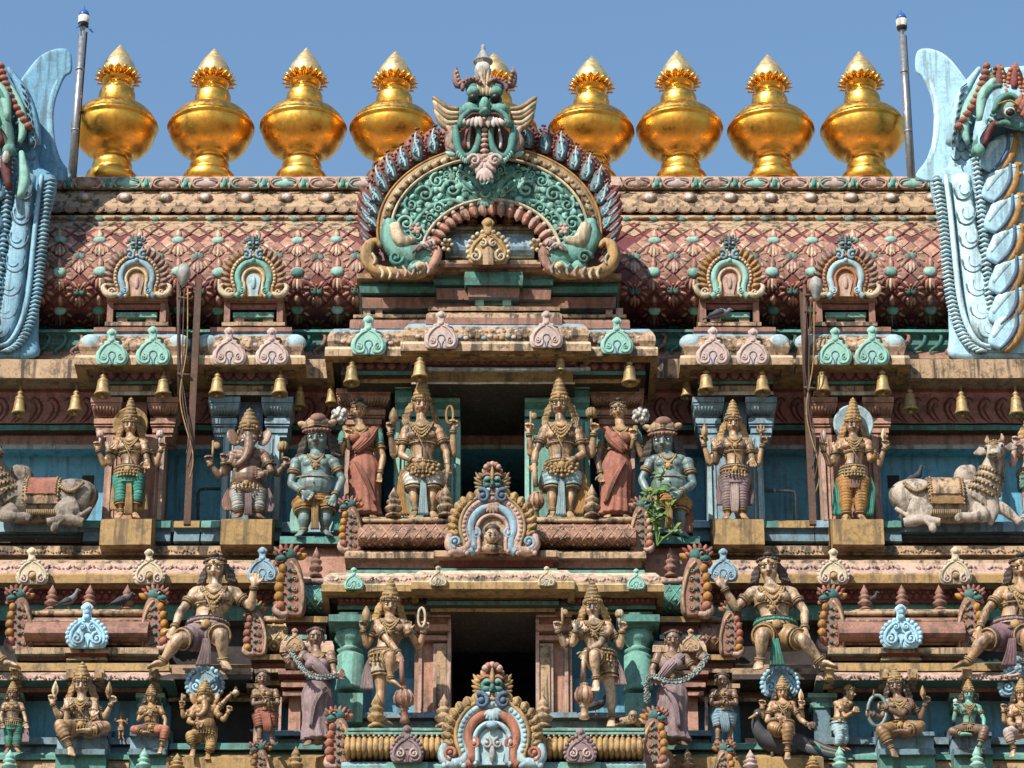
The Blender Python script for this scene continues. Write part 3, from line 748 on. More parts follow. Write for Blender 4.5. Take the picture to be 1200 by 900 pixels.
# --- the four small porches of the upper storey
def bells(*xs): pass
def small_porch(cx, pil, pil2, pilrow, ante, cxa=None, pal=None, hwp=33):
    pr = MB(); cxa = cxa or cx
    # roof stage
    pr.wrap(cxa - 35, cxa + 35, [(346, 60, None), (346.5, 98, 'tan'), (350, 98, 'ochre'), (None, 92, 'tan_dark'), (355, 92, 'brownpink'), (None, 88, 'maroon'), (358, 88, 'rosewall'), (363, 84, 'rosewall'), (None, 74, 'recess_shade'), (376, 74, 'recess_shade')], ob=-112, sf=.4)  # recess below the slab painted near-black as shade
    for k in (-1, 1):
        pr.pbox(cxa + k * 31 - 3.5, cxa + k * 31 + 3.5, 352, 377, 60, 92, 'brownpink')
        pr.pbox(cxa + k * 17 - 6, cxa + k * 17 + 6, 372, 377, 60, 84, 'palepink')
    pr.pbox(cxa - 24, cxa + 24, 366, 371.5, 60, 87, 'teal_light'); pr.pbox(cxa - 12, cxa + 12, 372, 377, 60, 78, 'slate')
    pr.wrap(cxa - 37, cxa + 37, [(377, 60, None), (377.5, 98, 'tan'), (381.5, 98, 'tan'), (None, 92, 'tan_dark'), (383.5, 92, 'brownpink'), (None, 96, 'tan')], ob=-112, sf=.4)
    pr.wrap(cx - 48, cx + 48, [(383, 60, None), (383.5, 98, 'tan'), (388, 98, 'brownpink'), (391, 96, 'brownpink'), (None, 88, 'tan')], ob=-112, sf=.4)
    # kapota cornice
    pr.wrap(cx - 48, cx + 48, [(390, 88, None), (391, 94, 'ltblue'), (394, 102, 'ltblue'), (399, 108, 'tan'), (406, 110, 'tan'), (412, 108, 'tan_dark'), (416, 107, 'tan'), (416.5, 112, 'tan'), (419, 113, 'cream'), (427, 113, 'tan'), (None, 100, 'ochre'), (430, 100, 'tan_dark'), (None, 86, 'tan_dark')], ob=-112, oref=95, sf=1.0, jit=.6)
    for k in (-1, 1): pr.ell(P(cx + k * 52, 402, 104), (S0 * 13, S0 * 7, S0 * 11), 'pale_sky', n=12, k=8)
    # worn floral band in the kapota
    pl = Plane(109, pr)
    for i in range(int(78 / 7)):
        x = cx - 39 + i * 7.4
        pl.dot(x + 3.5, 398 + (i % 3), 2.8, ('ochre', 'blush', 'brownpink')[i % 3], -2, 1.6, 2.2); pl.dot(x, 404 + (i % 2) * 2, 3.4, ('blush', 'tan', 'ochre')[i % 3], 0, 1.4, 2.8); pl.band([(x - 3, 409), (x, 411), (x + 3, 409)], .9, 1, 'brownpink', 0)
    # entablature
    pr.wrap(cx - 44, cx + 44, [(429, 40, None), (430, 84, 'maroon'), (432.5, 84, 'oxblood'), (446, 82, 'rosewall'), (None, 78, 'brown_and_shade'), (446.5, 84, 'teal'), (450, 84, 'teal'), (None, 78, 'brown_and_shade'), (451, 80, 'ochre'), (458, 80, 'tan'), (459, 84, 'grey'), (463, 84, 'cream'), (None, 70, 'brown_and_shade')], ob=-112, oref=84, sf=1, jit=.4)
    part(pr, 'side_porch'); pp = bpy.data.objects[-1] if False else None
    return pr
PORCH = []
for (cx, cxa, pil, pil2, ante, pal, hw) in (
    (158, 160, 'pink', 'palepink', 'aqua', None, 33),
    (294, 297, 'ltblue', 'pale_sky', 'blush', dict(inner='teal_light', niche='pale_sky', feather='brownpink'), 32),
    (861, 855, 'ltblue', 'pale_sky', 'blush', dict(inner='aqua', rim='coral', feather='saffron', feather2='jewel'), 32),
    (996, 991, 'pink', 'palepink', 'aqua', dict(inner='pale_sky', bead='coral'), 33)):
    small_porch(cx, pil, pil2, None, ante, cxa)
    root = [o for o in col.objects if o.name.startswith('side_porch')][-1]
    a = MB(); arch_small(a, cxa, 347, 98, .98, pal); a.build('arch_ornament', root)
    for k in ((-27.5, 22) if cx < 200 else (-26, 25) if cx < 500 else (-25, 22) if cx < 900 else (-18, 26)):
        a = MB(); antefix(a, cx + k, 428, 115, ante, .98, 'indigo'); a.build('antefix', root)
    a = MB(); scallops(a, cx - 34, cx + 34, 439.5, 84, 13, 12, 'rosewall', 'maroon'); a.build('scallop_frieze', root)
    for k in (-1, 1):
        a = MB(); capital(a, cx + k * (33 if hw == 33 else 31), 18.5, 465, 76, pil, pil2 if k < 2 else pil); a.build('capital', root)
    a = MB()
    a.wrap(cx - hw, cx + hw, [(509, 20, None), (509.5, 70, pil), (610, 70, pil)], ob=-112, sf=0, jit=.3)
    for k in (-1, 1): a.pbox(cx + k * (hw - 2.5) - 2.5, cx + k * (hw - 2.5) + 2.5, 511, 609, 40, 73, pil2)
    for k in (-1, 1): a.pbox(cx + k * (hw - 9) - .8, cx + k * (hw - 9) + .8, 513, 609, 40, 71.5, pil2)
    a.pbox(cx - 14, cx + 14, 466, 512, 20, 66, 'indigo' if pil == 'ltblue' else 'rosewall')
    a.build('pilaster', root)
    a = MB(); pc = {158: 148, 294: 289, 861: 865, 996: 1005}[cx]
    a.wrap(pc - 30, pc + 30, [(608, 60, None), (608.5, 122, 'ochre'), (638, 122, 'ochre'), (None, 60, 'tan_dark')], ob=50, sf=0, jit=.6); a.build('pedestal', root)

# --- central porch of the upper storey
def rowprof(x0, x1, prof, o=None, **k): m.wrap(x0, x1, prof, ob=k.get('ob', -112), oref=o, sf=k.get('sf', .5), jit=k.get('jit', .5))
m = MB()
rowprof(418, 728, [(320, 40, None), (320.5, 132, 'tan'), (326, 132, 'ochre'), (None, 122, 'tan_dark'), (331, 120, 'teal'), (336, 126, 'teal'), (343, 124, 'teal'), (347, 116, 'teal_deep'), (None, 110, 'brown_and_shade'), (348, 120, 'tan'), (350, 120, 'brownpink'), (361, 118, 'brownpink'), (None, 104, 'slate'), (369, 104, 'indigo'), (None, 100, 'slate')], o=132)
rowprof(505, 652, [(312, 40, None), (312.5, 142, 'tan'), (318, 142, 'ochre'), (None, 132, 'tan_dark'), (322, 130, 'teal'), (328, 136, 'teal'), (334, 133, 'teal'), (337, 126, 'teal_deep'), (None, 122, 'brown_and_shade'), (338, 130, 'tan'), (340, 130, 'brownpink'), (351, 128, 'brownpink'), (None, 116, 'slate'), (362, 114, 'indigo')], o=142)
rowprof(545, 612, [(318, 40, None), (318.5, 146, 'teal'), (325, 148, 'teal'), (334, 146, 'teal'), (336, 138, 'teal_deep'), (337, 140, 'tan'), (348, 138, 'brownpink'), (None, 124, 'slate'), (358, 124, 'teal_light'), (359, 132, 'tan'), (362, 132, 'tan')], o=146)
for x in (430, 444, 525, 535, 618, 628, 714, 726): m.pbox(x - 4, x + 4, 361, 369, 60, 114, 'palepink' if x < 500 or x > 690 else 'teal_light')
for x in (562, 594): m.pbox(x - 5, x + 5, 350, 358, 60, 131, 'aqua')
rowprof(414, 734, [(368, 40, None), (368.5, 136, 'tan'), (372, 136, 'tan'), (None, 126, 'tan_dark'), (374.5, 126, 'brownpink'), (375, 142, 'tan'), (378, 143, 'brownpink'), (385, 143, 'brownpink'), (None, 136, 'brown_and_shade')], o=136)
rowprof(502, 656, [(359, 40, None), (359.5, 148, 'tan'), (364, 148, 'tan_dark'), (365, 140, 'brownpink'), (368, 152, 'tan'), (372, 153, 'tan'), (380, 153, 'brownpink'), (None, 136, 'brown_and_shade')], o=148)
for (a, b, y, d) in ((386, 766, 385, 0), (474, 688, 379, 9)):
    rowprof(a, b, [(y, 60, None), (y + .5, 140 + d, 'ltblue'), (y + 4, 148 + d, 'ltblue'), (y + 9, 153 + d, 'tan'), (y + 14, 154 + d, 'tan'), (y + 18, 152 + d, 'tan'), (y + 21, 151 + d, 'tan_dark'), (y + 21.5, 157 + d, 'tan'), (y + 24, 158 + d, 'cream'), (y + 32, 158 + d, 'tan'), (None, 142 + d, 'ochre'), (y + 35, 142 + d, 'tan_dark'), (None, 120, 'brown_and_shade')], o=150 + d, jit=.7)
    pl = Plane(153.5 + d, m)
    for i in range(int((b - a - 30) / 7)):
        x = a + 16 + i * 7
        pl.dot(x + 3, y + 9.5 + i % 2, 2.7, ('ochre', 'blush', 'brownpink')[i % 3], -1, 1.6, 2.2); pl.dot(x, y + 15 + (i * 7 % 3), 3.3, ('blush', 'tan', 'ochre', 'ltblue')[i % 4], 0, 1.4, 2.6)
# entablature
rowprof(400, 756, [(421, 40, None), (422, 132, 'oxblood'), (434, 128, 'rosewall'), (None, 124, 'brown_and_shade'), (434.5, 132, 'teal'), (439, 132, 'teal'), (None, 120, 'brown_and_shade'), (441, 122, 'ochre'), (449, 120, 'ochre'), (None, 100, 'brown_and_shade')], o=132)
rowprof(480, 676, [(414, 40, None), (415, 143, 'oxblood'), (427, 139, 'rosewall'), (None, 132, 'brown_and_shade'), (441, 134, 'ochre'), (447, 133, 'ochre'), (448, 138, 'cream'), (450, 138, 'cream'), (None, 100, 'brown_and_shade')], o=143)
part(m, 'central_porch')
CP = [o for o in col.objects if o.name.startswith('central_porch')][-1]
for (x, y, mt, o) in ((432, 416, 'aqua', 162), (516.5, 409, 'blush', 171), (640, 408, 'blush', 171), (723, 415, 'aqua', 162)):
    a = MB(); antefix(a, x, y, o, mt, .98, 'indigo'); a.build('antefix', CP)
a = MB(); scallops(a, 402, 478, 429, 132, 13, 10, 'rosewall', 'maroon'); scallops(a, 678, 754, 429, 132, 13, 10, 'rosewall', 'maroon'); scallops(a, 484, 672, 421.5, 143, 13, 9, 'rosewall', 'maroon'); a.build('scallop_frieze', CP)
a = MB(); a.tube([P(502, 433, 150), P(596, 433.5, 150), P(690, 433, 150)], S0 * 2.5, 'grey', n=10); a.tube([P(500, 433, 150), P(506, 433, 150)], S0 * 3.1, 'grey', n=10); a.tube([P(686, 433, 150), P(692, 433, 150)], S0 * 3.1, 'grey', n=10)
a.build('light_tube', CP)
for (c, hw, p1, p2, o) in ((426, 32, 'pink', 'palepink', 92), (723, 32, 'pink', 'palepink', 92), (501, 38, 'teal_light', 'aqua', 104), (653, 38, 'teal_light', 'aqua', 104)):
    a = MB()
    if p1 == 'pink':
        capital(a, c, hw, 455, o, p1, p2); a.wrap(c - 21, c + 21, [(500, 20, None), (500.5, o - 8, p1), (612, o - 8, p1)], ob=-112, sf=0)
        for k in (-1, 1): a.pbox(c + k * 19 - 2, c + k * 19 + 2, 502, 611, 40, o - 5, p2)
    else:
        a.wrap(c - hw, c + hw, [(449, 20, None), (449.5, o + 6, p1), (455, o + 6, p2), (456, o, p1), (465, o - 2, 'teal'), (467, o + 4, p2), (471, o + 3, p1), (480, o - 4, 'teal'), (483, o + 1, p2), (488, o, p1), (490, o - 6, 'teal'), (492, o - 2, p1), (612, o - 2, p1)], ob=-112, sf=0)
        for k in (-1, 1): a.pbox(c + k * (hw - 2.5) - 2.5, c + k * (hw - 2.5) + 2.5, 494, 611, 40, o + 1, p2); a.pbox(c + k * (hw - 9) - 1, c + k * (hw - 9) + 1, 494, 611, 40, o - .5, p2)
    a.build('pilaster', CP)
a = MB(); a.wrap(392, 760, [(611, 20, None), (611.5, 126, 'teal'), (620, 128, 'slate'), (648, 128, 'tan_dark')], ob=-112, sf=0); a.build('porch_floor', CP)
m = MB()
m.tube([P(556, 455, 40), P(574, 458, 42), P(585, 452, 40), P(596, 456, 38)], S0 * .7, 'grey', n=5); m.tube([P(538, 526, -20), P(618, 526, -20)], S0 * 1.1, 'steel', n=6); m.tube([P(571, 480, -20), P(571, 505, -20)], S0 * 1, 'steel', n=6)
m.build('doorway_wiring', CP)

# --- barrel roof below the central porch with its face arch
m = MB()
barrel(m, 420, 535, 606, 646, 130, 200, 'lattice', 'tan', 'brownpink', 'tan'); barrel(m, 620, 745, 606, 646, 130, 200, 'lattice', 'tan', 'brownpink', 'tan')
m.wrap(530, 625, [(606, 100, None), (607, 165, 'tan'), (648, 180, 'brownpink')], ob=60, sf=0)
m.wrap(404, 757, [(645, 90, None), (645.5, 188, 'brownpink'), (648.5, 192, 'tan'), (654, 192, 'tan'), (None, 184, 'tan_dark'), (657, 184, 'brownpink'), (666, 182, 'brownpink'), (None, 176, 'brown_and_shade'), (668, 188, 'teal'), (671, 189, 'teal'), (None, 180, 'tan_dark')], ob=60, sf=.5)
m.wrap(508, 655, [(644, 90, None), (645, 206, 'brownpink'), (646, 210, 'tan'), (652, 210, 'tan'), (None, 198, 'tan_dark'), (655, 198, 'brownpink'), (665, 196, 'oxblood'), (None, 190, 'brown_and_shade'), (666, 206, 'tan'), (669, 206, 'teal'), (None, 190, 'brown_and_shade')], ob=60, sf=.5)
part(m, 'miniature_roof'); MR = [o for o in col.objects if o.name.startswith('miniature_roof')][-1]
a = MB(); big_arch_low(a, 577, 647, 212, .99, ('palepink', 'jewel', 'goldpaint', 'palepink', 'ltblue', 'tan'), True, 'teal_deep'); a.build('face_arch', MR)
for (x, f) in ((412, -1), (751, 1)):
    a = MB(); end_crest(a, x, 580, 646, 176, f, 'yellow' if f < 0 else 'tan'); a.build('end_crest', MR)
for (x, y, h) in ((461, 606, 36), (522, 606, 40), (694, 606, 40)):
    a = MB(); stupika(a, x, y, 172, h * .95, 'tan', 9); a.build('finial', MR)

# --- middle storey centre: cornice, columns, opening
m = MB()
for (a0, b0, y, d) in ((379, 776, 671, 0), (484, 672, 668, 12)):
    m.wrap(a0, b0, [(y, 120, None), (y + .5, 222 + d, 'palepink'), (y + 4, 232 + d, 'cream'), (y + 9, 237 + d, 'palepink'), (y + 13, 238 + d, 'tan'), (y + 14, 242 + d, 'cream'), (y + 22, 242 + d, 'ochre'), (None, 224 + d, 'ochre'), (y + 25, 224 + d, 'tan_dark'), (None, 200, 'brown_and_shade')], ob=100, oref=238 + d, sf=.4, jit=.6)
m.wrap(396, 768, [(696, 120, None), (697, 216, 'maroon'), (709, 212, 'oxblood'), (None, 208, 'brown_and_shade'), (709.5, 214, 'teal'), (714, 214, 'teal'), (None, 206, 'brown_and_shade'), (715, 208, 'ochre'), (720, 206, 'ochre'), (None, 150, 'brown_and_shade')], ob=100, oref=214, sf=.4)
m.wrap(500, 655, [(692, 120, None), (693, 226, 'maroon'), (703, 222, 'oxblood'), (None, 216, 'brown_and_shade'), (704, 224, 'teal'), (709, 224, 'teal'), (None, 214, 'brown_and_shade'), (710, 216, 'ochre'), (717, 214, 'ochre'), (None, 150, 'brown_and_shade')], ob=100, oref=224, sf=.4)
leafrow(m, 382, 482, 679, 237, 10, 5, ('blush', 'cream', 'tan')); leafrow(m, 674, 774, 679, 237, 10, 5, ('blush', 'cream', 'tan')); leafrow(m, 486, 670, 676, 249, 10, 5, ('blush', 'cream', 'tan'))
part(m, 'middle_porch'); MP = [o for o in col.objects if o.name.startswith('middle_porch')][-1]
for q_ in ((398, 498, 703, 215), (657, 766, 703, 215), (502, 653, 698, 225)):
    a = MB(); dentils(a, *q_, 6.2, 2.7, 'terracotta'); a.build('dentil_frieze', MP)
for (x, y, mt, o, sc) in ((415, 691, 'aqua', 244, .55), (513, 687, 'cream', 256, .52), (640, 687, 'cream', 256, .52), (745, 691, 'aqua', 244, .55)):
    a = MB(); antefix(a, x, y, o, mt, sc, 'slate'); a.build('antefix', MP)
def turned_column(cx, root):
    a = MB(); s = S0; o = 204
    def oct(y0, y1, r0, r1, mt):
        a.lathe(P(cx, y1, o), [(r1 * s, 0), (r0 * s, (y1 - y0) * s / CT)], mt, n=8, rot=Matrix.Rotation(R(22.5), 3, 'Z'))
    a.pbox(cx - 25, cx + 25, 720, 728, o - 26, o + 26, 'teal')
    for (y0, y1, r0, r1, mt) in ((728, 733, 25, 24, 'teal_deep'), (733, 743, 25, 15, 'teal'), (743, 746, 16, 16, 'teal_light')): oct(y0, y1, r0, r1, mt)
    c = P(cx, 775, o); k = s / CT
    a.lathe(c, [(13 * s, 0), (15 * s, 2 * k), (13 * s, 4 * k), (12 * s, 6 * k), (12.5 * s, 8 * k), (15 * s, 10 * k), (11 * s, 12 * k), (10 * s, 14 * k), (14 * s, 18 * k), (17 * s, 22 * k), (17 * s, 25 * k), (13 * s, 28 * k), (14 * s, 30 * k)], 'teal_light', n=20)
    a.pbox(cx - 15, cx + 15, 812, 846, o - 15, o + 15, 'teal_light')
    a.lathe(P(cx, 812, o), [(17.5 * s, 0), (17 * s, 4 * k), (16 * s, 6 * k), (16 * s, 36 * k), (14 * s, 38 * k)], 'teal_light', n=8, rot=Matrix.Rotation(R(22.5), 3, 'Z'))
    a.build('column', root)
turned_column(410, MP); turned_column(748, MP)
for k in (-1, 1):
    cx = CX + k * 71
    a = MB()
    a.wrap(cx - 21, cx + 21, [(717, 120, None), (717.5, 206, 'palepink'), (723, 206, 'pink'), (724, 198, 'oxblood'), (731, 194, 'pink'), (732, 202, 'palepink'), (739, 202, 'pink'), (744, 194, 'brownpink'), (745, 200, 'palepink'), (750, 200, 'pink'), (753, 194, 'brownpink'), (754, 190, 'pink'), (848, 190, 'pink')], ob=100, sf=0)
    a.pbox(cx - k * 10.5 - 10, cx - k * 10.5 + 10, 754, 848, 120, 196, 'palepink'); a.pbox(cx - k * 10.5 - 6, cx - k * 10.5 + 6, 757, 848, 120, 198, 'tan')
    a.pbox(cx + k * 15 - 2, cx + k * 15 + 2, 754, 848, 120, 193, 'palepink'); a.pbox(cx - k * 19 - 2, cx - k * 19 + 2, 716, 848, 120, 200, 'palepink')
    a.build('pilaster', MP)
a = MB()
a.wrap(388, 528, [(834, 120, None), (835, 214, 'slate'), (841, 216, 'slate'), (None, 206, 'brown_and_shade'), (845, 206, 'slate'), (860, 208, 'slate')], ob=100, sf=0); a.wrap(629, 768, [(834, 120, None), (835, 214, 'slate'), (841, 216, 'slate'), (None, 206, 'brown_and_shade'), (845, 206, 'slate'), (860, 208, 'slate')], ob=100, sf=0)
a.build('porch_floor', MP)

# --- ribbed barrel roof at the bottom centre
m = MB()
barrel(m, 404, 522, 853, 894, 250, 316, 'ribs', 'teal_light', 'ochre', 'goldpaint'); barrel(m, 634, 754, 853, 894, 250, 316, 'ribs', 'teal_light', 'ochre', 'goldpaint')
m.wrap(515, 640, [(856, 200, None), (857, 280, 'tan'), (900, 296, 'brownpink')], ob=160, sf=0)
m.wrap(400, 757, [(892, 200, None), (893, 306, 'grey'), (897, 310, 'ltblue'), (903, 310, 'teal_light'), (None, 290, 'tan_dark'), (925, 292, 'brownpink')], ob=160, sf=0)
for y in (853, 857.5): m.wrap(403, 755, [(y, 230, None), (y + .3, 300 + (y - 853), 'cream'), (y + 3, 300 + (y - 853), 'teal_light'), (None, 280, 'tan_dark')], ob=200, sf=0)
dentils(m, 404, 518, 862, 303, 6.2, 1.6, 'cream'); dentils(m, 640, 754, 862, 303, 6.2, 1.6, 'cream')
part(m, 'miniature_roof'); MR2 = [o for o in col.objects if o.name.startswith('miniature_roof')][-1]
a = MB(); big_arch_low(a, 577, 896, 322, 1.12, ('ltblue', 'goldpaint', 'jewel', 'pale_sky', 'coral', 'pale_sky'), False, 'teal'); a.build('face_arch', MR2)
for x in (477, 680):
    a = MB(); antefix(a, x, 894, 322, 'mauve', .93, 'plum'); pl = Plane(322, a, .93, x, 894)
    for k in (-1, 1):
        for j in range(7): t = R(200 - 95 * j / 6); pl.dot(-k * math.cos(t) * 19, -14 - math.sin(t) * 20, 2.6, 'mauve', 2)
        pl.scroll(k * 9, -12, 6, 1.3, 90, k < 0, 1.5, 'blush', 5)
    a.pbox(x - 24, x + 24, 893, 925, 250, 318, 'teal_light'); a.build('antefix', MR2)
for (x, f) in ((398, -1), (766, 1)):
    a = MB(); end_crest(a, x, 826, 900, 290, f, 'saffron' if f > 0 else 'coral', red='coral'); a.build('end_crest', MR2)
for (x, y, h, mm) in ((441, 853, 42, 'goldpaint'), (520, 853, 40, 'tan'), (637, 853, 40, 'tan')):
    a = MB(); stupika(a, x, y, 282, h * .95, mm, 9.5); a.build('finial', MR2)

# --- middle storey sides: small barrel roofs with blue ornaments, lower cornices
def side_unit(cx, hw, orn, blades=True):
    m = MB()
    barrel(m, cx - hw + 12, cx + hw - 12, 714, 760, 140, 200, 'plain', 'tan', 'brownpink', 'tan')
    m.wrap(cx - hw, cx + hw, [(758, 100, None), (759, 206, 'tan'), (766, 206, 'tan'), (None, 198, 'tan_dark'), (767, 198, 'oxblood'), (774, 196, 'oxblood'), (None, 190, 'brown_and_shade')], ob=60, sf=.4)
    m.wrap(cx - 26, cx + 26, [(758.5, 100, None), (759.5, 212, 'tan'), (765, 212, 'tan'), (766, 206, 'brownpink'), (770, 204, 'oxblood'), (773, 208, 'tan')], ob=60, sf=.4)
    part(m, 'miniature_roof'); r = [o for o in col.objects if o.name.startswith('miniature_roof')][-1]
    a = MB(); antefix(a, cx, 760, 216, orn, 1.17, 'slate'); pl = Plane(216, a, 1.17, cx, 760)
    for k in (-1, 1):
        for j in range(7): t = R(198 - 88 * j / 6); pl.dot(-k * math.cos(t) * 19.5, -12 - math.sin(t) * 17, 2.5, orn, 2)
        pl.scroll(k * 10, -10, 6.5, 1.4, 90, k < 0, 1.8, orn, 5); pl.scroll(k * 5, -22, 3.5, 1.2, 90, k < 0, 1.2, orn, 5)
    for j in range(3): pl.dot(0, -31 - 5 * j, 3.4 - .5 * j, orn, 4)
    a.build('antefix', r)
    for k in (-1, 1): a = MB(); end_crest(a, cx + k * (hw - 6), 684, 762, 176, k, 'saffron' if k < 0 else 'yellow'); a.build('end_crest', r)
    for dx in (-42, 2, 46): a = MB(); stupika(a, cx + dx, 716, 160, 30, 'brownpink', 7.5); a.build('finial', r)
side_unit(102, 84, 'sea_mid'); side_unit(1056, 86, 'sea_mid')
side_unit(-176, 84, 'ltblue'); side_unit(1330, 84, 'sky_paint')
m = MB()
for (a0, b0) in ((-330, 205), (955, 1486)):
    m = MB(); m.wrap(a0, b0, [(776, 90, None), (777, 210, 'teal_light'), (786, 212, 'ochre'), (None, 200, 'tan_dark'), (788, 214, 'tan'), (792, 224, 'palepink'), (797, 226, 'palepink'), (None, 206, 'teal_deep'), (805, 204, 'teal_deep'), (806, 196, 'brown_and_shade'), (811, 194, 'brownpink'), (None, 160, 'brown_and_shade')], ob=60, sf=.5)
    m.wrap(a0, b0, [(863, 90, None), (864, 196, 'brownpink'), (872, 198, 'slate'), (None, 190, 'brown_and_shade'), (882, 192, 'slate'), (885, 206, 'teal_light'), (890, 208, 'teal'), (None, 204, 'brown_and_shade'), (895, 206, 'ochre'), (930, 210, 'tan')], ob=60, sf=.3)
    leafrow(m, a0 + 4, b0 - 4, 794, 226.5, 11, 5, ('blush', 'tan', 'palepink')); part(m, 'lower_cornice')
m = MB(); m.wrap(195, 380, [(778, 60, None), (779, 186, 'tan_dark'), (786, 188, 'tan_dark'), (None, 178, 'brown_and_shade'), (790, 178, 'oxblood'), (798, 188, 'ochre'), (803, 188, 'ochre'), (None, 170, 'brown_and_shade'), (815, 172, 'brownpink'), (818, 180, 'tan'), (822, 180, 'tan'), (None, 150, 'brown_and_shade')], ob=60, sf=.4)
part(m, 'niche_cornice'); m = MB(); m.wrap(778, 965, [(778, 60, None), (779, 186, 'tan_dark'), (786, 188, 'tan_dark'), (None, 178, 'brown_and_shade'), (790, 178, 'oxblood'), (798, 188, 'ochre'), (803, 188, 'ochre'), (None, 170, 'brown_and_shade'), (815, 172, 'brownpink'), (818, 180, 'tan'), (822, 180, 'tan'), (None, 150, 'brown_and_shade')], ob=60, sf=.4)
part(m, 'niche_cornice')
for (a0, b0) in ((195, 400), (756, 965)):
    m = MB(); m.wrap(a0, b0, [(870, 90, None), (871, 224, 'teal'), (878, 226, 'teal'), (None, 218, 'brown_and_shade'), (884, 220, 'teal_deep'), (888, 232, 'ochre'), (930, 234, 'ochre')], ob=60, sf=.3); part(m, 'bottom_ledge')
for cx in (102, 1056):
    for dx in (-84, -19, 14, 78):
        m = MB(); m.pbox(cx + dx - 5.5, cx + dx + 5.5, 784, 796, 200, 229, 'tan'); m.pbox(cx + dx - 3.4, cx + dx + 3.4, 787, 794, 200, 231, 'ochre'); part(m, 'cornice_block')
    for dx in (-92, 74):
        m = MB()
        for (y0, y1, w, mt) in ((812, 817, 17, 'aqua'), (817, 824, 13, 'slate'), (824, 829, 15, 'teal_light'), (829, 872, 10, 'slate')): m.pbox(cx + dx - w, cx + dx + w, y0, y1, 140, 186 + w * .4, mt)
        part(m, 'lower_pilaster')
# near-black panels painting niche shade behind the corner aedicules
m = MB(); m.pbox(200, 300, 822, 875, 150, 171, 'recess_shade'); part(m, 'niche_shade')
m = MB(); m.pbox(868, 960, 822, 875, 150, 171, 'recess_shade'); part(m, 'niche_shade')
# stepped corner aedicules beside the middle porch
def corner(k):
    X = lambda x: x if k < 0 else 2 * CX - x
    def W(x0, x1, *a, **kw): m.wrap(min(X(x0), X(x1)), max(X(x0), X(x1)), *a, **kw)
    m = MB()
    # upper lattice roof next to the cornice
    a, b = sorted((X(350), X(384)))
    barrel(m, a, b, 676, 722, 150, 196, 'lattice', 'palepink', 'teal', 'teal_light')
    W(335, 384, [(722, 80, None), (722.5, 204, 'tan'), (729, 204, 'ochre'), (None, 194, 'brown_and_shade'), (732, 194, 'maroon'), (743, 192, 'maroon'), (744, 200, 'teal'), (749, 200, 'teal_light'), (None, 180, 'brown_and_shade')], ob=60, sf=.2)
    a, b = sorted((X(308), X(338)))
    barrel(m, a, b, 722, 766, 160, 200, 'lattice', 'tan', 'ochre' if k < 0 else 'brownpink', 'cream' if k < 0 else 'tan')
    W(294, 336, [(766, 80, None), (767, 208, 'tan'), (773, 208, 'ochre'), (None, 198, 'brown_and_shade'), (776, 198, 'oxblood'), (783, 196, 'oxblood'), (784, 204, 'tan'), (788, 204, 'tan'), (None, 180, 'brown_and_shade')], ob=60, sf=.2)
    W(328, 392, [(750, 80, None), (751, 206, 'tan'), (757, 214, 'palepink'), (764, 216, 'tan'), (None, 202, 'tan_dark'), (768, 202, 'brownpink'), (784, 198, 'tan_dark'), (None, 190, 'brown_and_shade')], ob=60, sf=.3)
    # pink pilaster with capital behind the garland bearer
    c = X(345)
    m.wrap(c - 19, c + 19, [(785, 80, None), (786, 214, 'brownpink'), (790, 214, 'brownpink'), (797, 202, 'oxblood'), (800, 208, 'pink'), (805, 208, 'pink'), (809, 198, 'oxblood'), (810, 204, 'pink'), (815, 204, 'pink'), (816, 192, 'pink'), (860, 192, 'pink')], ob=60, sf=.5)
    for s in (-1, 1): m.pbox(c + s * 17 - 1.5, c + s * 17 + 1.5, 817, 860, 100, 195, 'palepink')
    W(322, 366, [(855, 80, None), (856, 214, 'slate'), (862, 216, 'slate'), (None, 206, 'brown_and_shade'), (874, 208, 'slate')], ob=60, sf=.2)
    # outer pilaster behind the small man
    c = X(300)
    m.wrap(c - 11, c + 11, [(800, 80, None), (801, 206, 'tan'), (806, 206, 'tan'), (807, 196, 'brownpink'), (818, 198, 'pink'), (822, 198, 'pink'), (823, 190, 'palepink'), (870, 190, 'palepink')], ob=60, sf=.5)
    part(m, 'corner_shrine'); r = [o for o in col.objects if o.name.startswith('corner_shrine')][-1]
    for (x, y0, y1, b, rd) in ((341, 636, 722, 'yellow' if k < 0 else 'saffron', 'coral'), (300, 702, 768, 'coral', 'yellow')):
        q = MB(); end_crest(q, X(x), y0, y1, 204, k, b, red=rd); q.build('end_crest', r)
    for (x, y, h) in ((370, 676, 34), (326, 722, 28)):
        q = MB(); stupika(q, X(x), y, 172, h, 'brownpink', 7); q.build('finial', r)
    for (x, y, mt, sc) in ((346, 764, 'tan', .6), (330, 800, 'goldpaint', .1)):
        if sc > .2: q = MB(); antefix(q, X(x), y, 219, mt, sc, 'tan_dark'); q.build('antefix', r)
    for (x, y, mt) in ((308, 682, 'ltblue'),):
        q = MB(); antefix(q, X(x), y, 176, mt, .9, 'slate'); q.build('antefix', r)
corner(-1); corner(1)
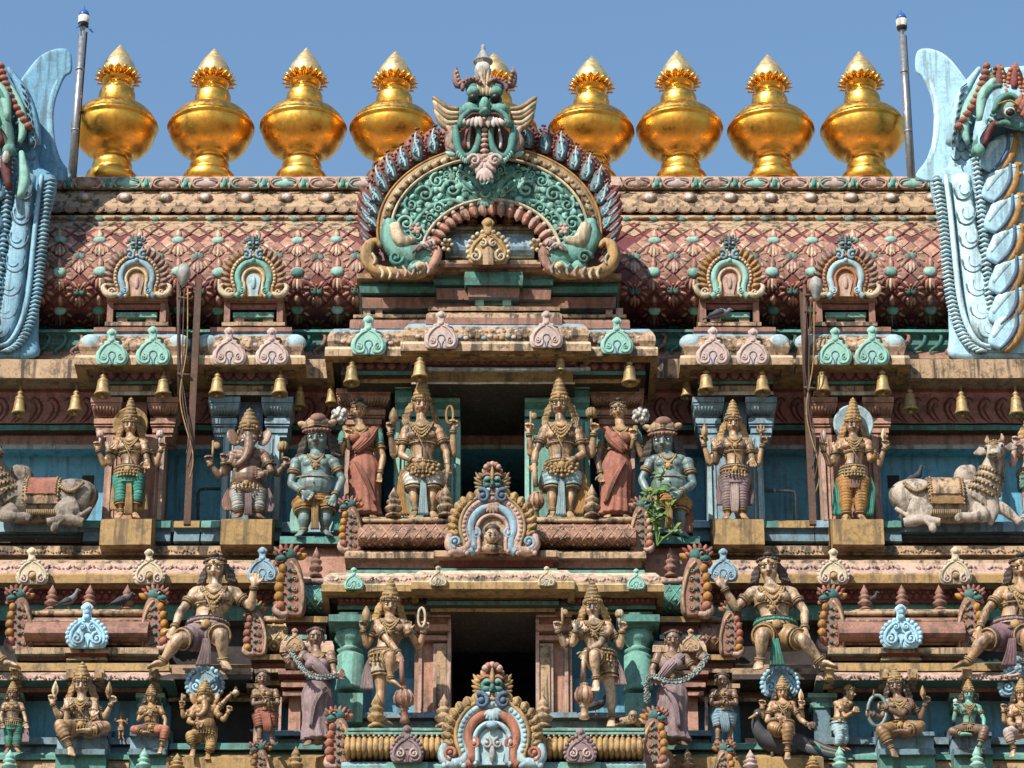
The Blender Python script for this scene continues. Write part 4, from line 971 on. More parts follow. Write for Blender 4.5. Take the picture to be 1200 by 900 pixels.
# small gavaksha ornaments along the long ledge, and blue crests over the corner niches
a = MB()
for x in (38, 175, 977, 1120):
    a = MB(); antefix(a, x, 685, 146, 'cream', .95, 'tan_dark'); pl = Plane(146, a, .95, x, 685)
    for k in (-1, 1):
        for j in range(7): t = R(200 - 100 * j / 6); pl.dot(-k * math.cos(t) * 18.5, -13 - math.sin(t) * 17, 2.3, 'blush', 2)
        pl.scroll(k * 11, -7, 6, 1.3, 90, k < 0, 1.6, 'blush', 5)
    pl.dot(0, -10, 4, 'ochre', 5); a.build('ledge_ornament', TOW)
for x in (240, 914, 1192):
    a = MB(); antefix(a, x, 817, 214, 'ltblue', 1.05, 'slate'); pl = Plane(214, a, 1.05, x, 817)
    for k in (-1, 1):
        for j in range(8): t = R(205 - 105 * j / 7); pl.dot(-k * math.cos(t) * 20, -14 - math.sin(t) * 19, 2.7, 'sea_mid', 2)
        pl.scroll(k * 10, -12, 6.5, 1.3, 90, k < 0, 1.8, 'sea_mid', 5)
    a.build('ledge_ornament', TOW)
# ledge for the two dwarfs and the seated giants
for (a0, b0, c) in ((328, 405, 'teal'), (752, 820, 'teal_light')):
    m = MB(); m.wrap(a0, b0, [(628, 40, None), (628.5, 150, c), (637, 152, 'teal'), (None, 140, 'brown_and_shade'), (650, 142, 'brownpink'), (676, 144, 'pink')], ob=20, sf=0); part(m, 'dwarf_ledge')
for (a0, b0) in ((190, 296), (858, 966), (-60, 12), (1146, 1240)):
    m = MB(); m.wrap(a0, b0, [(782, 60, None), (783, 206, 'grey'), (790, 208, 'tan_dark'), (796, 208, 'brown_and_shade')], ob=60, sf=0); part(m, 'giants_ledge')
# small crests and finials along the bottom edge
for (x, y1, f) in ((306, 915, -1), (848, 918, 1)):
    a = MB(); end_crest(a, x, 866, y1 + 10, 262, f, 'saffron'); a.build('bottom_crest', TOW)
for (x, mm, h) in ((346, 'goldpaint', 30), (207, 'goldpaint', 22), (785, 'tan_dark', 26), (806, 'tan_dark', 28), (953, 'goldpaint', 20), (10, 'aqua', 26), (168, 'aqua', 28), (985, 'aqua', 30), (1146, 'aqua', 30), (880, 'blush', 26)):
    a = MB(); stupika(a, x, 906, 258, h, mm, 8); a.build('bottom_finial', TOW)
for x0, x1 in ((66, 125), (152, 196), (1030, 1095), (1117, 1162)):
    a = MB(); a.wrap(x0, x1, [(857, 150, None), (857.5, 236, 'slate'), (862, 236, 'slate'), (863, 226, 'sky_paint'), (877, 226, 'ltblue'), (878, 238, 'slate'), (884, 238, 'slate'), (886, 230, 'teal'), (930, 230, 'teal')], ob=140, sf=0); a.build('seat_pedestal', TOW)
# ------------------------------------------------------------------ great arch on the roof
m = MB(); pl = Plane(150, m)
ARC = (573, 292)
plate(pl, [(432, 318), (428, 262), (440, 205), (480, 172), (540, 158), (606, 158), (668, 172), (706, 205), (719, 262), (715, 318), (664, 318), (655, 280), (630, 248), (577, 236), (520, 248), (496, 280), (484, 318)], 'plum', 14, 5, w=-16)
part(m, 'roof_arch'); RA = [o for o in col.objects if o.name.startswith('roof_arch')][-1]
cx = 573.5
for k in (-1, 1):
    m = MB(); pl = Plane(150, m)
    X = lambda x: cx + k * (cx - x) if k > 0 else x
    # flame feathers round the rim
    for j in range(9):
        t = j / 8; a = 186 - 76 * t
        x = cx + k * abs(math.cos(R(a))) * 131; y = 260 - math.sin(R(a)) * 92
        hd = 90 - (-k) * -1 * (-(46 - 40 * t)) if False else (90 + k * -1 * (46 - 42 * t))
        ln = 36 + 4 * math.sin(j * 2.3)
        cu = .42 * k
        pl.leaf(x, y, hd, ln, 11.5, 'brownpink', None, 0, curl=cu, dep=4); pl.leaf(x, y, hd, ln * .9, 8, 'oxblood', None, 3.4, curl=cu, dep=3)
        pl.leaf(x, y, hd, ln * .8, 5.4, 'slate', 'teal', 6, curl=cu, dep=2.2)
        aa = R(hd); dx, dy = math.cos(aa), -math.sin(aa); nx, ny = -dy, dx
        for q in range(7):
            u = (q + .7) / 7.2; off = -cu * ln * u * u * .5; wv = 10 * math.sin(math.pi * min(1, .12 + .9 * u))
            for sd in (-1, 1): pl.dot(x + dx * ln * u + nx * (off * 1 + sd * wv), y + dy * ln * u + ny * (off + sd * wv), 1.8, 'brownpink' if q % 2 else 'oxblood', 4, 2)
        for (u, rr_, cw) in ((.3, 4.4, 1), (.58, 3.4, 0)):
            px, py = x + dx * ln * u - nx * cu * ln * u * u * .5, y + dy * ln * u - ny * cu * ln * u * u * .5
            pl.scroll(px, py, rr_, 1.0, math.degrees(aa) + 120, bool(cw) == (k < 0), 1.5, 'ltblue', 9, 1.6)
        pl.band([(x + dx * ln * u - nx * cu * ln * u * u * .5 + nx * 1.6 * math.sin(u * 7), y + dy * ln * u - ny * cu * ln * u * u * .5 + ny * 1.6 * math.sin(u * 7)) for u in (.1, .3, .5, .7, .85)], [1, 1.8, 1.8, 1.4, .6], 2, 'pale_sky', 9)
    # twisted rope down the sides
    for j in range(9):
        y = 228 + j * 9; x = cx + k * (143 + 3 * math.sin(math.pi * j / 8) - (10 * max(0, j - 5) / 4))
        pl.band([(x + k * 9, y - 9), (x + k * 3, y - 2), (x - k * 3, y + 4), (x - k * 9, y + 7)], [2, 4.2, 4.2, 2], 5, 'oxblood', 6)
        pl.band([(x + k * 5, y - 3), (x - k * 1, y + 4), (x - k * 5, y + 7)], [1, 2, 1], 2, 'slate' if j % 2 else 'ltblue', 10)
    m.build('flame_border', RA)
m = MB(); pl = Plane(152, m)
pts = arc(cx, 270, 124, 92, 195, -15, 40); pl.band(pts, 7, 5, 'jewel', 4, sm=0)
pl.band(arc(cx, 270, 131, 98, 192, -12, 40), 1.8, 3, 'saffron', 6, sm=0); pl.band(arc(cx, 270, 115, 85, 195, -15, 40), 2.0, 3.5, 'cream', 6, sm=0)
for k in (-1, 1):
    for j in range(17):
        a = 90 + k * -1 * (6 + j * 5.7) if False else (90 + (6 + j * 5.7)) if k < 0 else (90 - (6 + j * 5.7))
        x = cx + math.cos(R(a)) * 124; y = 270 - math.sin(R(a)) * 92
        hd = math.degrees(math.atan2(math.cos(R(a)) * 92, -math.sin(R(a)) * 124)); hd = hd if k < 0 else hd + 180
        pl.leaf(x, y, -hd + (0 if k < 0 else 0) if False else (hd + 25 * k * -1), 13, 3, 'cream' if j % 2 else 'tan', None, 8, curl=.5 * k, dep=2.5)
        pl.dot(x, y, 2.6, 'goldpaint', 10)
m.build('gold_band', RA)
m = MB(); pl = Plane(150, m)
plate(pl, [(468, 300), (462, 262), (478, 222), (516, 198), (573, 190), (631, 198), (669, 222), (685, 262), (679, 300), (650, 300), (645, 270), (620, 248), (575, 238), (528, 248), (503, 270), (498, 300)], 'teal_deep', 3, 2, w=3)
rr = random.Random(3)
for k in (-1, 1):
    def X(x): return cx + k * (x - cx) * -1 if k > 0 else x   # x given for the left half
    vine = [(569, 232), (552, 240), (530, 235), (510, 240), (492, 254), (482, 272), (484, 292)]
    pl.band([(X(a), b) for a, b in vine], [4, 3.6, 3.2, 3, 2.8, 2.4, 2], 4, 'teal_light', 6)
    for (x, y, r, t0, cw) in ((552, 214, 12, 90, 0), (530, 222, 12, 200, 1), (512, 212, 9, 90, 0), (498, 228, 11, 180, 1), (482, 240, 9, 120, 0), (476, 262, 10, 200, 1), (490, 276, 9, 0, 0), (478, 284, 7, 90, 1), (514, 244, 7, 0, 0), (540, 204, 7, 30, 1), (560, 200, 6, 100, 0), (524, 204, 6, 60, 1), (470, 276, 5, 90, 0), (504, 256, 6, 10, 0)):
        pl.scroll(X(x), y, r, 1.35, t0 if k < 0 else 180 - t0, bool(cw) == (k < 0), r * .24, 'aqua' if rr.random() < .4 else 'teal_light', 7, 3)
        for q in range(7):
            aa = t0 + q * 48; x2 = x + math.cos(R(aa)) * r * .95; y2 = y - math.sin(R(aa)) * r * .95
            h2 = aa + 50
            pl.leaf(X(x2), y2, h2 if k < 0 else 180 - h2, r * 1.05, r * .30, 'teal_light' if q % 2 else 'aqua', 'teal' if q % 3 == 0 else None, 6 + q % 3, curl=.6 * k, dep=2)
    pl.band([(X(a), b) for a, b in ((566, 236), (560, 215), (540, 200))], [2, 5, 1], 3, 'teal_light', 9); pl.leaf(X(560), 226, 150 if k < 0 else 30, 30, 4, 'aqua', 'teal', 9, curl=.4 * k)
    pl.dot(X(487), 268, 6, 'blush', 8, 3)
    for q in range(6): pl.dot(X(487) + math.cos(q * 1.05) * 4.8, 268 - math.sin(q * 1.05) * 4.8, 2.8, 'palepink', 10, 2)
pl.leaf(cx, 240, 90, 30, 7, 'aqua', 'teal', 9, curl=0); pl.dot(568, 226, 5, 'teal', 13); pl.scroll(568, 226, 6, 1.3, 0, True, 1.5, 'aqua', 14)
for q in range(9): pl.leaf(568, 228, 20 * q + 10, 15, 3, 'teal' if q % 2 else 'teal_light', None, 10, curl=0)
for q in range(5): pl.leaf(568, 230, -130 + 20 * q, 14, 3.2, 'teal_light', None, 10, curl=0)
m.build('scroll_field', RA)
m = MB(); pl = Plane(150, m)
IN = (576, 302)
pl.band(arc(IN[0], IN[1], 82, 68, 195, -15, 36), 2.4, 4, 'cream', 9, sm=0)
pl.band(arc(IN[0], IN[1], 72, 58, 195, -15, 36), 8, 4, 'coral', 3, sm=0)
for j in range(25):
    a = 195 - 210 * j / 24
    x = IN[0] + math.cos(R(a)) * 78; y = IN[1] - math.sin(R(a)) * 64
    pl.leaf(x, y, a + 180, 17, 4.2, 'palepink' if j % 2 else 'coral', 'pink', 8, curl=.25, dep=3); pl.dot(x, y, 3.3, 'blush', 9)
m.build('petal_band', RA)
m = MB(); pl = Plane(150, m)
m.pbox(500, 650, 236, 314, 40, 120, 'oxblood')
barrel(m, 522, 626, 263, 306, 116, 146, 'plain', 'cream', 'ltblue', 'cream')
m.wrap(515, 634, [(304, 60, None), (305, 150, 'cream'), (309, 150, 'tan'), (313, 148, 'brownpink')], ob=60, sf=0)
for k in (-1, 1):
    pl.dot(576 + k * 52, 287, 7, 'goldpaint', 0, 8); [pl.dot(576 + k * 52 + math.cos(q) * 6, 287 - math.sin(q) * 6, 2.6, 'cream', 8) for q in range(6)]
for x in (553, 576, 596): stupika(m, x, 266, 134, 22, 'terracotta', 6)
m.build('inner_shrine', RA)
m = MB(); antefix(m, 572, 310, 160, 'goldpaint', 1.25, 'tan_dark'); pl = Plane(160, m, 1.25, 572, 310)
for k in (-1, 1):
    for j in range(8): t = R(200 - 110 * j / 7); pl.dot(-k * math.cos(t) * 19, -13 - math.sin(t) * 18, 2.4, 'cream', 2)
    pl.scroll(k * 12, -8, 6, 1.3, 90, k < 0, 1.8, 'cream', 5); pl.scroll(k * 5, -20, 4, 1.2, 90, k < 0, 1.4, 'cream', 5)
pl.disc(arc(0, -9, 5, 8, 0, 180, 8) + [(-5, 0), (5, 0)], 'tan', 1, 5)
m.build('antefix', RA)
# water-monster corners with curling golden tails
for k in (-1, 1):
    m = MB(); pl = Plane(160, m)
    def X(x): return x if k < 0 else 2 * cx - x + 2
    pl.band([(X(458), 258), (X(457), 278), (X(470), 296), (X(492), 300), (X(508), 312)], [7, 12, 15, 16, 8], 9, 'teal_light', 4)
    pl.band([(X(462), 262), (X(470), 282), (X(488), 280)], [6, 9, 3], 5, 'cream', 12)
    pl.band([(X(508), 316), (X(488), 322), (X(466), 320), (X(444), 318), (X(431), 306), (X(431), 290), (X(440), 283), (X(446), 290)], [3, 6, 7, 8, 8, 7, 5, 2], 7, 'goldpaint', 7)
    for j in range(8):
        x = 436 + j * 9; y = 318 + 3 * math.sin(j * .7) - (14 if j == 0 else 0)
        pl.band([(X(x), y - 7), (X(x + 4), y), (X(x + 2), y + 6)], [1.4, 2.2, 1.4], 3, 'cream' if j < 3 else 'palepink', 13)
    pl.dot(X(470), 312, 10, 'teal_light', 8, 6, 8); pl.leaf(X(480), 318, 90 + k * 40, 22, 5, 'teal', 'aqua', 12, curl=.4 * k)
    pl.scroll(X(464), 302, 9, 1.3, 0, k < 0, 2.6, 'teal', 14, 3.5)
    pl.dot(X(492), 316, 11, 'teal_light', 8, 7, 8); pl.dot(X(493), 312, 7, 'cream', 14, 4, 6); pl.dot(X(493), 312, 3.6, 'goldpaint', 17)
    for j in range(4): pl.band([(X(484 + 5 * j), 296 - 3 * j), (X(492 + 5 * j), 288 - 2 * j), (X(500 + 3 * j), 291 - 1 * j)], [1.6, 3, 1.5], 3.5, 'blush' if j % 2 else 'mauve', 16)
    pl.band([(X(505), 300), (X(512), 292), (X(511), 304), (X(503), 318)], [2, 5, 6, 4], 5, 'pink', 10)
    m.build('water_monster', RA)
m = MB(); pl = Plane(176, m)
x, y = 568, 142
pl.dot(x, y - 6, 27, 'teal', 0, 18, 26); pl.dot(x, y - 28, 20, 'plum', -4, 14, 14); pl.dot(x, y + 20, 30, 'oxblood', -8, 10, 27)
for k in (-1, 1):
    pl.dot(x + k * 13.5, y - 38, 9.5, 'teal', 12, 8, 7.5); pl.dot(x + k * 13.5, y - 34, 8.5, 'teal_light', 16, 8, 7); pl.dot(x + k * 13, y - 27, 7, 'black', 19, 7, 5.4); pl.dot(x + k * 13, y - 25, 8, 'teal', 15, 8, 4)
    pl.band([(x + k * 3, y - 42), (x + k * 12, y - 49), (x + k * 24, y - 44), (x + k * 26, y - 36)], [2, 3.4, 3.4, 2], 4, 'plum', 18)
    for j in range(6): pl.dot(x + k * (5 + 4 * j), y - 46 - 4 * math.sin(j * .6), 2.2, 'brownpink', 21)
    pl.band([(x + k * 22, y - 44), (x + k * 31, y - 42), (x + k * 34, y - 54), (x + k * 33, y - 63)], [4, 5, 4, 1], 4, 'plum', 4)
    for j in range(4): pl.dot(x + k * (29 + j * 1.2), y - 44 - 4.5 * j, 2.6, 'jewel', 8)
    pl.dot(x + k * 17, y - 12, 13, 'teal_light', 10, 12, 10)
    # lip line, moustache and fangs
    pl.band([(x + k * 3, y - 12), (x + k * 14, y - 13), (x + k * 26, y - 4), (x + k * 28, y + 5), (x + k * 23, y + 4)], [2.5, 3.6, 4, 4, 2], 5, 'teal', 19)
    pl.band([(x + k * 5, y - 8), (x + k * 15, y - 8), (x + k * 23, y - 1)], [1.4, 1.8, 1], 2.5, 'maroon', 24)
    for j in range(5): pl.leaf(x + k * (6 + 3.6 * j), y - 5 + j * .8, -90 + k * (14 * j - 14), 13 - j * 1.3, 3, 'white' if j % 2 else 'blush', None, 22, curl=.2 * k, dep=3)
    pl.band([(x + k * 11, y + 4), (x + k * 17, y + 18), (x + k * 16, y + 34)], [4, 6, 4], 3, 'maroon', 4)
    pl.band([(x + k * 16, y + 6), (x + k * 19, y + 22), (x + k * 18, y + 32)], [1, 2.2, 1.4], 2, 'white', 8)
    pl.band([(x + k * 8, y + 2), (x + k * 7, y + 22), (x + k * 13, y + 38), (x + k * 24, y + 42), (x + k * 31, y + 32), (x + k * 33, y + 18), (x + k * 34, y + 6)], [3.5, 4.2, 5, 5.2, 5, 5, 3], 6, 'teal', 12)
    for j in range(11):
        t = j / 10; px = x + k * (12 + 18 * t); py = y + 40 + 4 * math.sin(math.pi * t) - (14 * max(0, t - .6)); pl.leaf(px, py, -110 + 50 * t if k > 0 else -70 - 50 * t, 6, 1.3, 'aqua', None, 15, curl=0)
    for j in range(5):
        pl.band([(x + k * 30, y + 6 - 5 * j), (x + k * 44, y + 8 - 5 * j - j), (x + k * (54 + j), y - 2 - 5 * j - j), (x + k * (58 + .8 * j), y - 12 - 4 * j)], [3, 3.8, 3.2, .8], 4, 'cream' if j % 2 else 'jewel', 2 + j)
    pl.band([(x + k * 34, y + 34), (x + k * 42, y + 26), (x + k * 38, y + 14), (x + k * 44, y + 6)], [3, 5, 4.5, 2], 4, 'palepink', 6)
    for j in range(6): pl.leaf(x + k * (34 + 2 * j), y + 40 - j * 2, 90 - k * (80 - 22 * j), 14, 3, 'plum' if j % 2 else 'aqua', None, 4, curl=.3 * k)
pl.dot(x, y - 18, 7, 'teal_light', 20, 10, 11); pl.dot(x, y - 12, 5.2, 'teal_light', 28, 6, 4.6); pl.dot(x - 4, y - 10, 3, 'teal', 27); pl.dot(x + 4, y - 10, 3, 'teal', 27)
for j in range(9): pl.dot(x, y - 2 + 6.2 * j, 4.2 + .25 * j, 'palepink', 14, 4, 3.2)
for q in range(7):
    pl.leaf(x, y + 46, -200 + 37 * q, 20, 5, 'palepink', 'blush', 14, curl=.2)
pl.scroll(x - 12, y + 46, 8, 1.2, 180, True, 2.4, 'blush', 18); pl.scroll(x + 12, y + 46, 8, 1.2, 0, False, 2.4, 'blush', 18)
for q in range(5): pl.leaf(x, y + 56, -130 + 20 * q, 16, 3.4, 'blush', None, 17, curl=0)
for j in range(9): pl.leaf(x + (j - 4) * 1.8, y - 30, 90 + (4 - j) * 5, 34 - abs(j - 4) * 3, 2.2, 'cream' if j % 2 else 'jewel', None, 16, curl=0)
for j in range(10): pl.leaf(x + (j - 4.5) * 5, y - 44 + abs(j - 4.5), 90 + (4.5 - j) * 9, 12, 2.4, 'plum' if j % 2 else 'brownpink', None, 8, curl=0)
m.build('monster_mask', RA)
m = MB()
c = P(566, 90, 150); s = S0
m.lathe(c, [(6 * s, -.1), (7 * s, 0), (9.5 * s, .05), (10 * s, .10), (9 * s, .16), (7 * s, .19), (11.5 * s, .21), (12 * s, .225), (8 * s, .25), (6.5 * s, .31), (3.6 * s, .36), (2.4 * s, .40), (2.8 * s, .42), (2.4 * s, .46), (.4 * s, .48)], ['white'] * 5 + ['grey'] * 9, n=16)
m.build('topmost_finial', RA)
# ------------------------------------------------------------------ golden roof finials
def kalasha(x, tip, label, rs=1.0):
    by = 209; o = -112
    B = P(x, by, o); s = mpp(x, by, o); k = (P(x, tip, o).z - B.z) / 157.0
    root = empty('roof_finial', B); tag(root, label, 'roof finial', 'golden pots along the roof ridge')
    def L(prof): return [(r * s * rs, (209 - y) * k) for r, y in prof]
    m = MB()
    m.lathe(B, L([(31, 222), (31, 211), (30, 208), (26, 205), (22, 204), (22.5, 201), (23.5, 198), (23.5, 195), (22, 192), (18.5, 190), (17.5, 187), (19, 184.5), (23, 184), (23, 182.5), (26, 181), (27, 179.5), (31, 178), (39, 173), (45, 166), (48, 159.5), (48.8, 154.5), (48.9, 152), (51.6, 150.5), (51.4, 148.8), (49.4, 148), (48.4, 144.5), (46, 140), (41.8, 135.5), (36, 131.5), (29.5, 128.6), (23.5, 127.2), (20.2, 126.6), (19.6, 125.4), (20.8, 124.8), (21.8, 123), (21.9, 117), (21.4, 111), (20.2, 108.4), (17, 107.4), (14.4, 106.8), (13.2, 104.5), (13.6, 102), (15, 100.5)]), 'gold', n=48)
    rk = random.Random(int(x)); sd_ = rk.uniform(0, 50)
    for v in m.v:
        n_ = noise.noise((v - B) * 3.2 + Vector((sd_, 0, 0))) * .010 + noise.noise((v - B) * 9 + Vector((sd_, 0, 0))) * .004
        dd = Vector((v.x - B.x, v.y - B.y, 0)); v += dd * n_ * 1.6
    m.build('pot', root); root.rotation_euler = (R(rk.uniform(-1, 1)), R(rk.uniform(-1.3, 1.3)), R(rk.uniform(0, 40)))
    m = MB()
    m.lathe(B, L([(14, 101), (16.5, 99), (18.6, 96.5), (20, 92.5), (20.5, 90), (19, 87), (12, 85)]), 'gold', n=32)
    for row, (r0, r1, y0, y1, n, wd) in enumerate(((19.5, 28.5, 93, 93, 17, 3.8), (19.5, 26, 91, 86.5, 17, 3.6))):
        for i in range(n):
            a = 2 * math.pi * (i + row * .5) / n
            d = Vector((math.cos(a), math.sin(a), 0)); sd = Vector((-math.sin(a), math.cos(a), 0))
            p = lambda r, y: B + d * r * s * rs + Vector((0, 0, (209 - y) * k))
            q = [p(r0, y0 + 2), p((r0 + r1) / 2, (y0 * .6 + y1 * .4)), p(r1, y1)]
            m.tube(q, [(wd * s * .8, .5 * s), (wd * s, .8 * s), (.3 * s, .3 * s)], 'gold', n=6, side=sd)
    m.build('lotus_collar', root)
    m = MB(); m.lathe(B, L([(15, 93), (18.5, 89), (20.3, 84), (19.8, 79.5), (17, 73.5), (12.6, 67), (8.0, 60.5), (4.4, 56), (1.9, 53), (.4, 51)]), 'gold_matt', n=32); m.build('bud', root)
KL = ['golden pot finial at the left end beside the blue monster and pole', 'second golden pot finial from the left end of the ridge', 'third golden pot finial from the left end of the ridge',
      'golden pot finial partly hidden by the arch feathers on the left', 'golden pot finial almost hidden behind the green lion mask', 'golden pot finial partly hidden by the arch feathers on the right',
      'third golden pot finial from the right end of the ridge', 'second golden pot finial from the right end of the ridge', 'golden pot finial at the right end beside a pole and blue monster']
for (x, tip), lb in zip(((130.5, 52), (245, 57.5), (353, 56), (459, 61), (579, 62), (692, 66), (798, 60), (905.5, 64), (1016, 61)), KL): kalasha(x, tip, lb, 1.0)

# ------------------------------------------------------------------ poles with beacons
def pole(x0, y0, x1, y1, o, lb, fins):
    B = P(x0, y0, o); T = P(x1, y1, o); s = S0
    root = empty('beacon_pole', B); tag(root, lb, 'pole')
    m = MB(); m.tube([B, B.lerp(T, .5), T], [5 * s, 4.8 * s, 4.6 * s], 'steel', n=12)
    for t in (.33, .74): q = B.lerp(T, t); m.tube([q, q + (T - B).normalized() * .03], 5.4 * s, 'steel', n=12)
    m.tube([B + Vector((.045, .03, 0)), T + Vector((.045, .03, .02))], 1.6 * s, 'black', n=6); m.build('mast', root)
    m = MB(); k = s
    m.lathe(T, [(2.2 * k, -.01), (2.2 * k, .06), (4 * k, .08), (6.2 * k, .10), (7.0 * k, .14), (7.2 * k, .25)], ['grey', 'grey', 'black', 'black', 'white'], n=16)
    if fins:
        for a in (0, 120, 240):
            d = Vector((math.cos(R(a)), math.sin(R(a)), 0)); m.tube([T + d * 5 * k + Vector((0, 0, .10)), T + d * 13 * k + Vector((0, 0, .0))], [1.6 * k, .8 * k], 'beacon_blue', n=5)
    r_ = m.build('lamp_housing', root)
    m = MB(); m.lathe(T, [(7.1 * k, .252), (7 * k, .28), (5.4 * k, .33), (2.5 * k, .36), (1 * k, .37), (.5 * k, .42)], 'beacon_blue', n=16); m.build('blue_cap', root)
pole(83.5, 213, 97, 38, -72, 'grey steel pole with blue finned beacon left of the first golden pot', True)
pole(1068, 213, 1057.5, 42, -72, 'grey steel pole with blue topped beacon right of the last golden pot', False)
# rusty posts with dangling wires
def post(x, y0, y1, o, lb, lamp):
    B = P(x, y1, o); root = empty('rusty_post', B); tag(root, lb, 'post')
    m = MB(); s = S0
    m.tube([P(x - 4, y1 - 150, o), P(x - 5, y0, o)], 2.2 * s, 'rust', n=8)
    m.box(P(x + 1, y1, o).x, P(x + 9, y1, o).x, YW - o * s, YW - o * s + 6 * s, P(x, y1, o).z, P(x, y0 + 8, o).z, 'rust'); m.tube([P(x - 5, y0 + 30, o + 3), P(x + 9, y0 + 33, o + 3)], 1.8 * s, 'rust', n=6); m.tube([P(x - 6, y0 + 120, o + 3), P(x + 9, y0 + 122, o + 3)], 1.8 * s, 'rust', n=6)
    m.tube([P(x - 5, y0 + 12, o + 2), P(x + 5, y0 + 12, o + 2)], 2 * s, 'rust', n=6); m.build('upright', root)
    m = MB()
    for j in range(3):
        m.tube(cr([tuple(P(x - 2 + j * 4, y0 + 20, o + 4)), tuple(P(x - 5 + j * 5, y0 + 90, o + 5)), tuple(P(x + 3 - j * 3, y0 + 150, o + 4)), tuple(P(x + 8 + j * 2, y0 + 190 + 12 * j, o + 6)), tuple(P(x + 4 + j * 2, y0 + 215 + 14 * j, o + 5))], 6), .8 * s, ('black', 'rust', 'ochre')[j], n=5)
    m.build('hanging_wire', root)
    m = MB(); c = P(x + lamp, y0 + 4, o + 5)
    m.lathe(c, [(2 * s, .16), (6 * s, .12), (8 * s, .05), (8.5 * s, 0), (6 * s, -.05), (4 * s, -.14), (1 * s, -.17)], 'grey' if lamp > 0 else 'indigo', n=14); m.build('lamp_bowl', root)
post(214, 318, 614, 122, 'rusty post with dangling wires beside the elephant headed statue', 1.2)
post(948, 334, 614, 122, 'rusty post with dangling wires right of the lilac robed statue', 8)

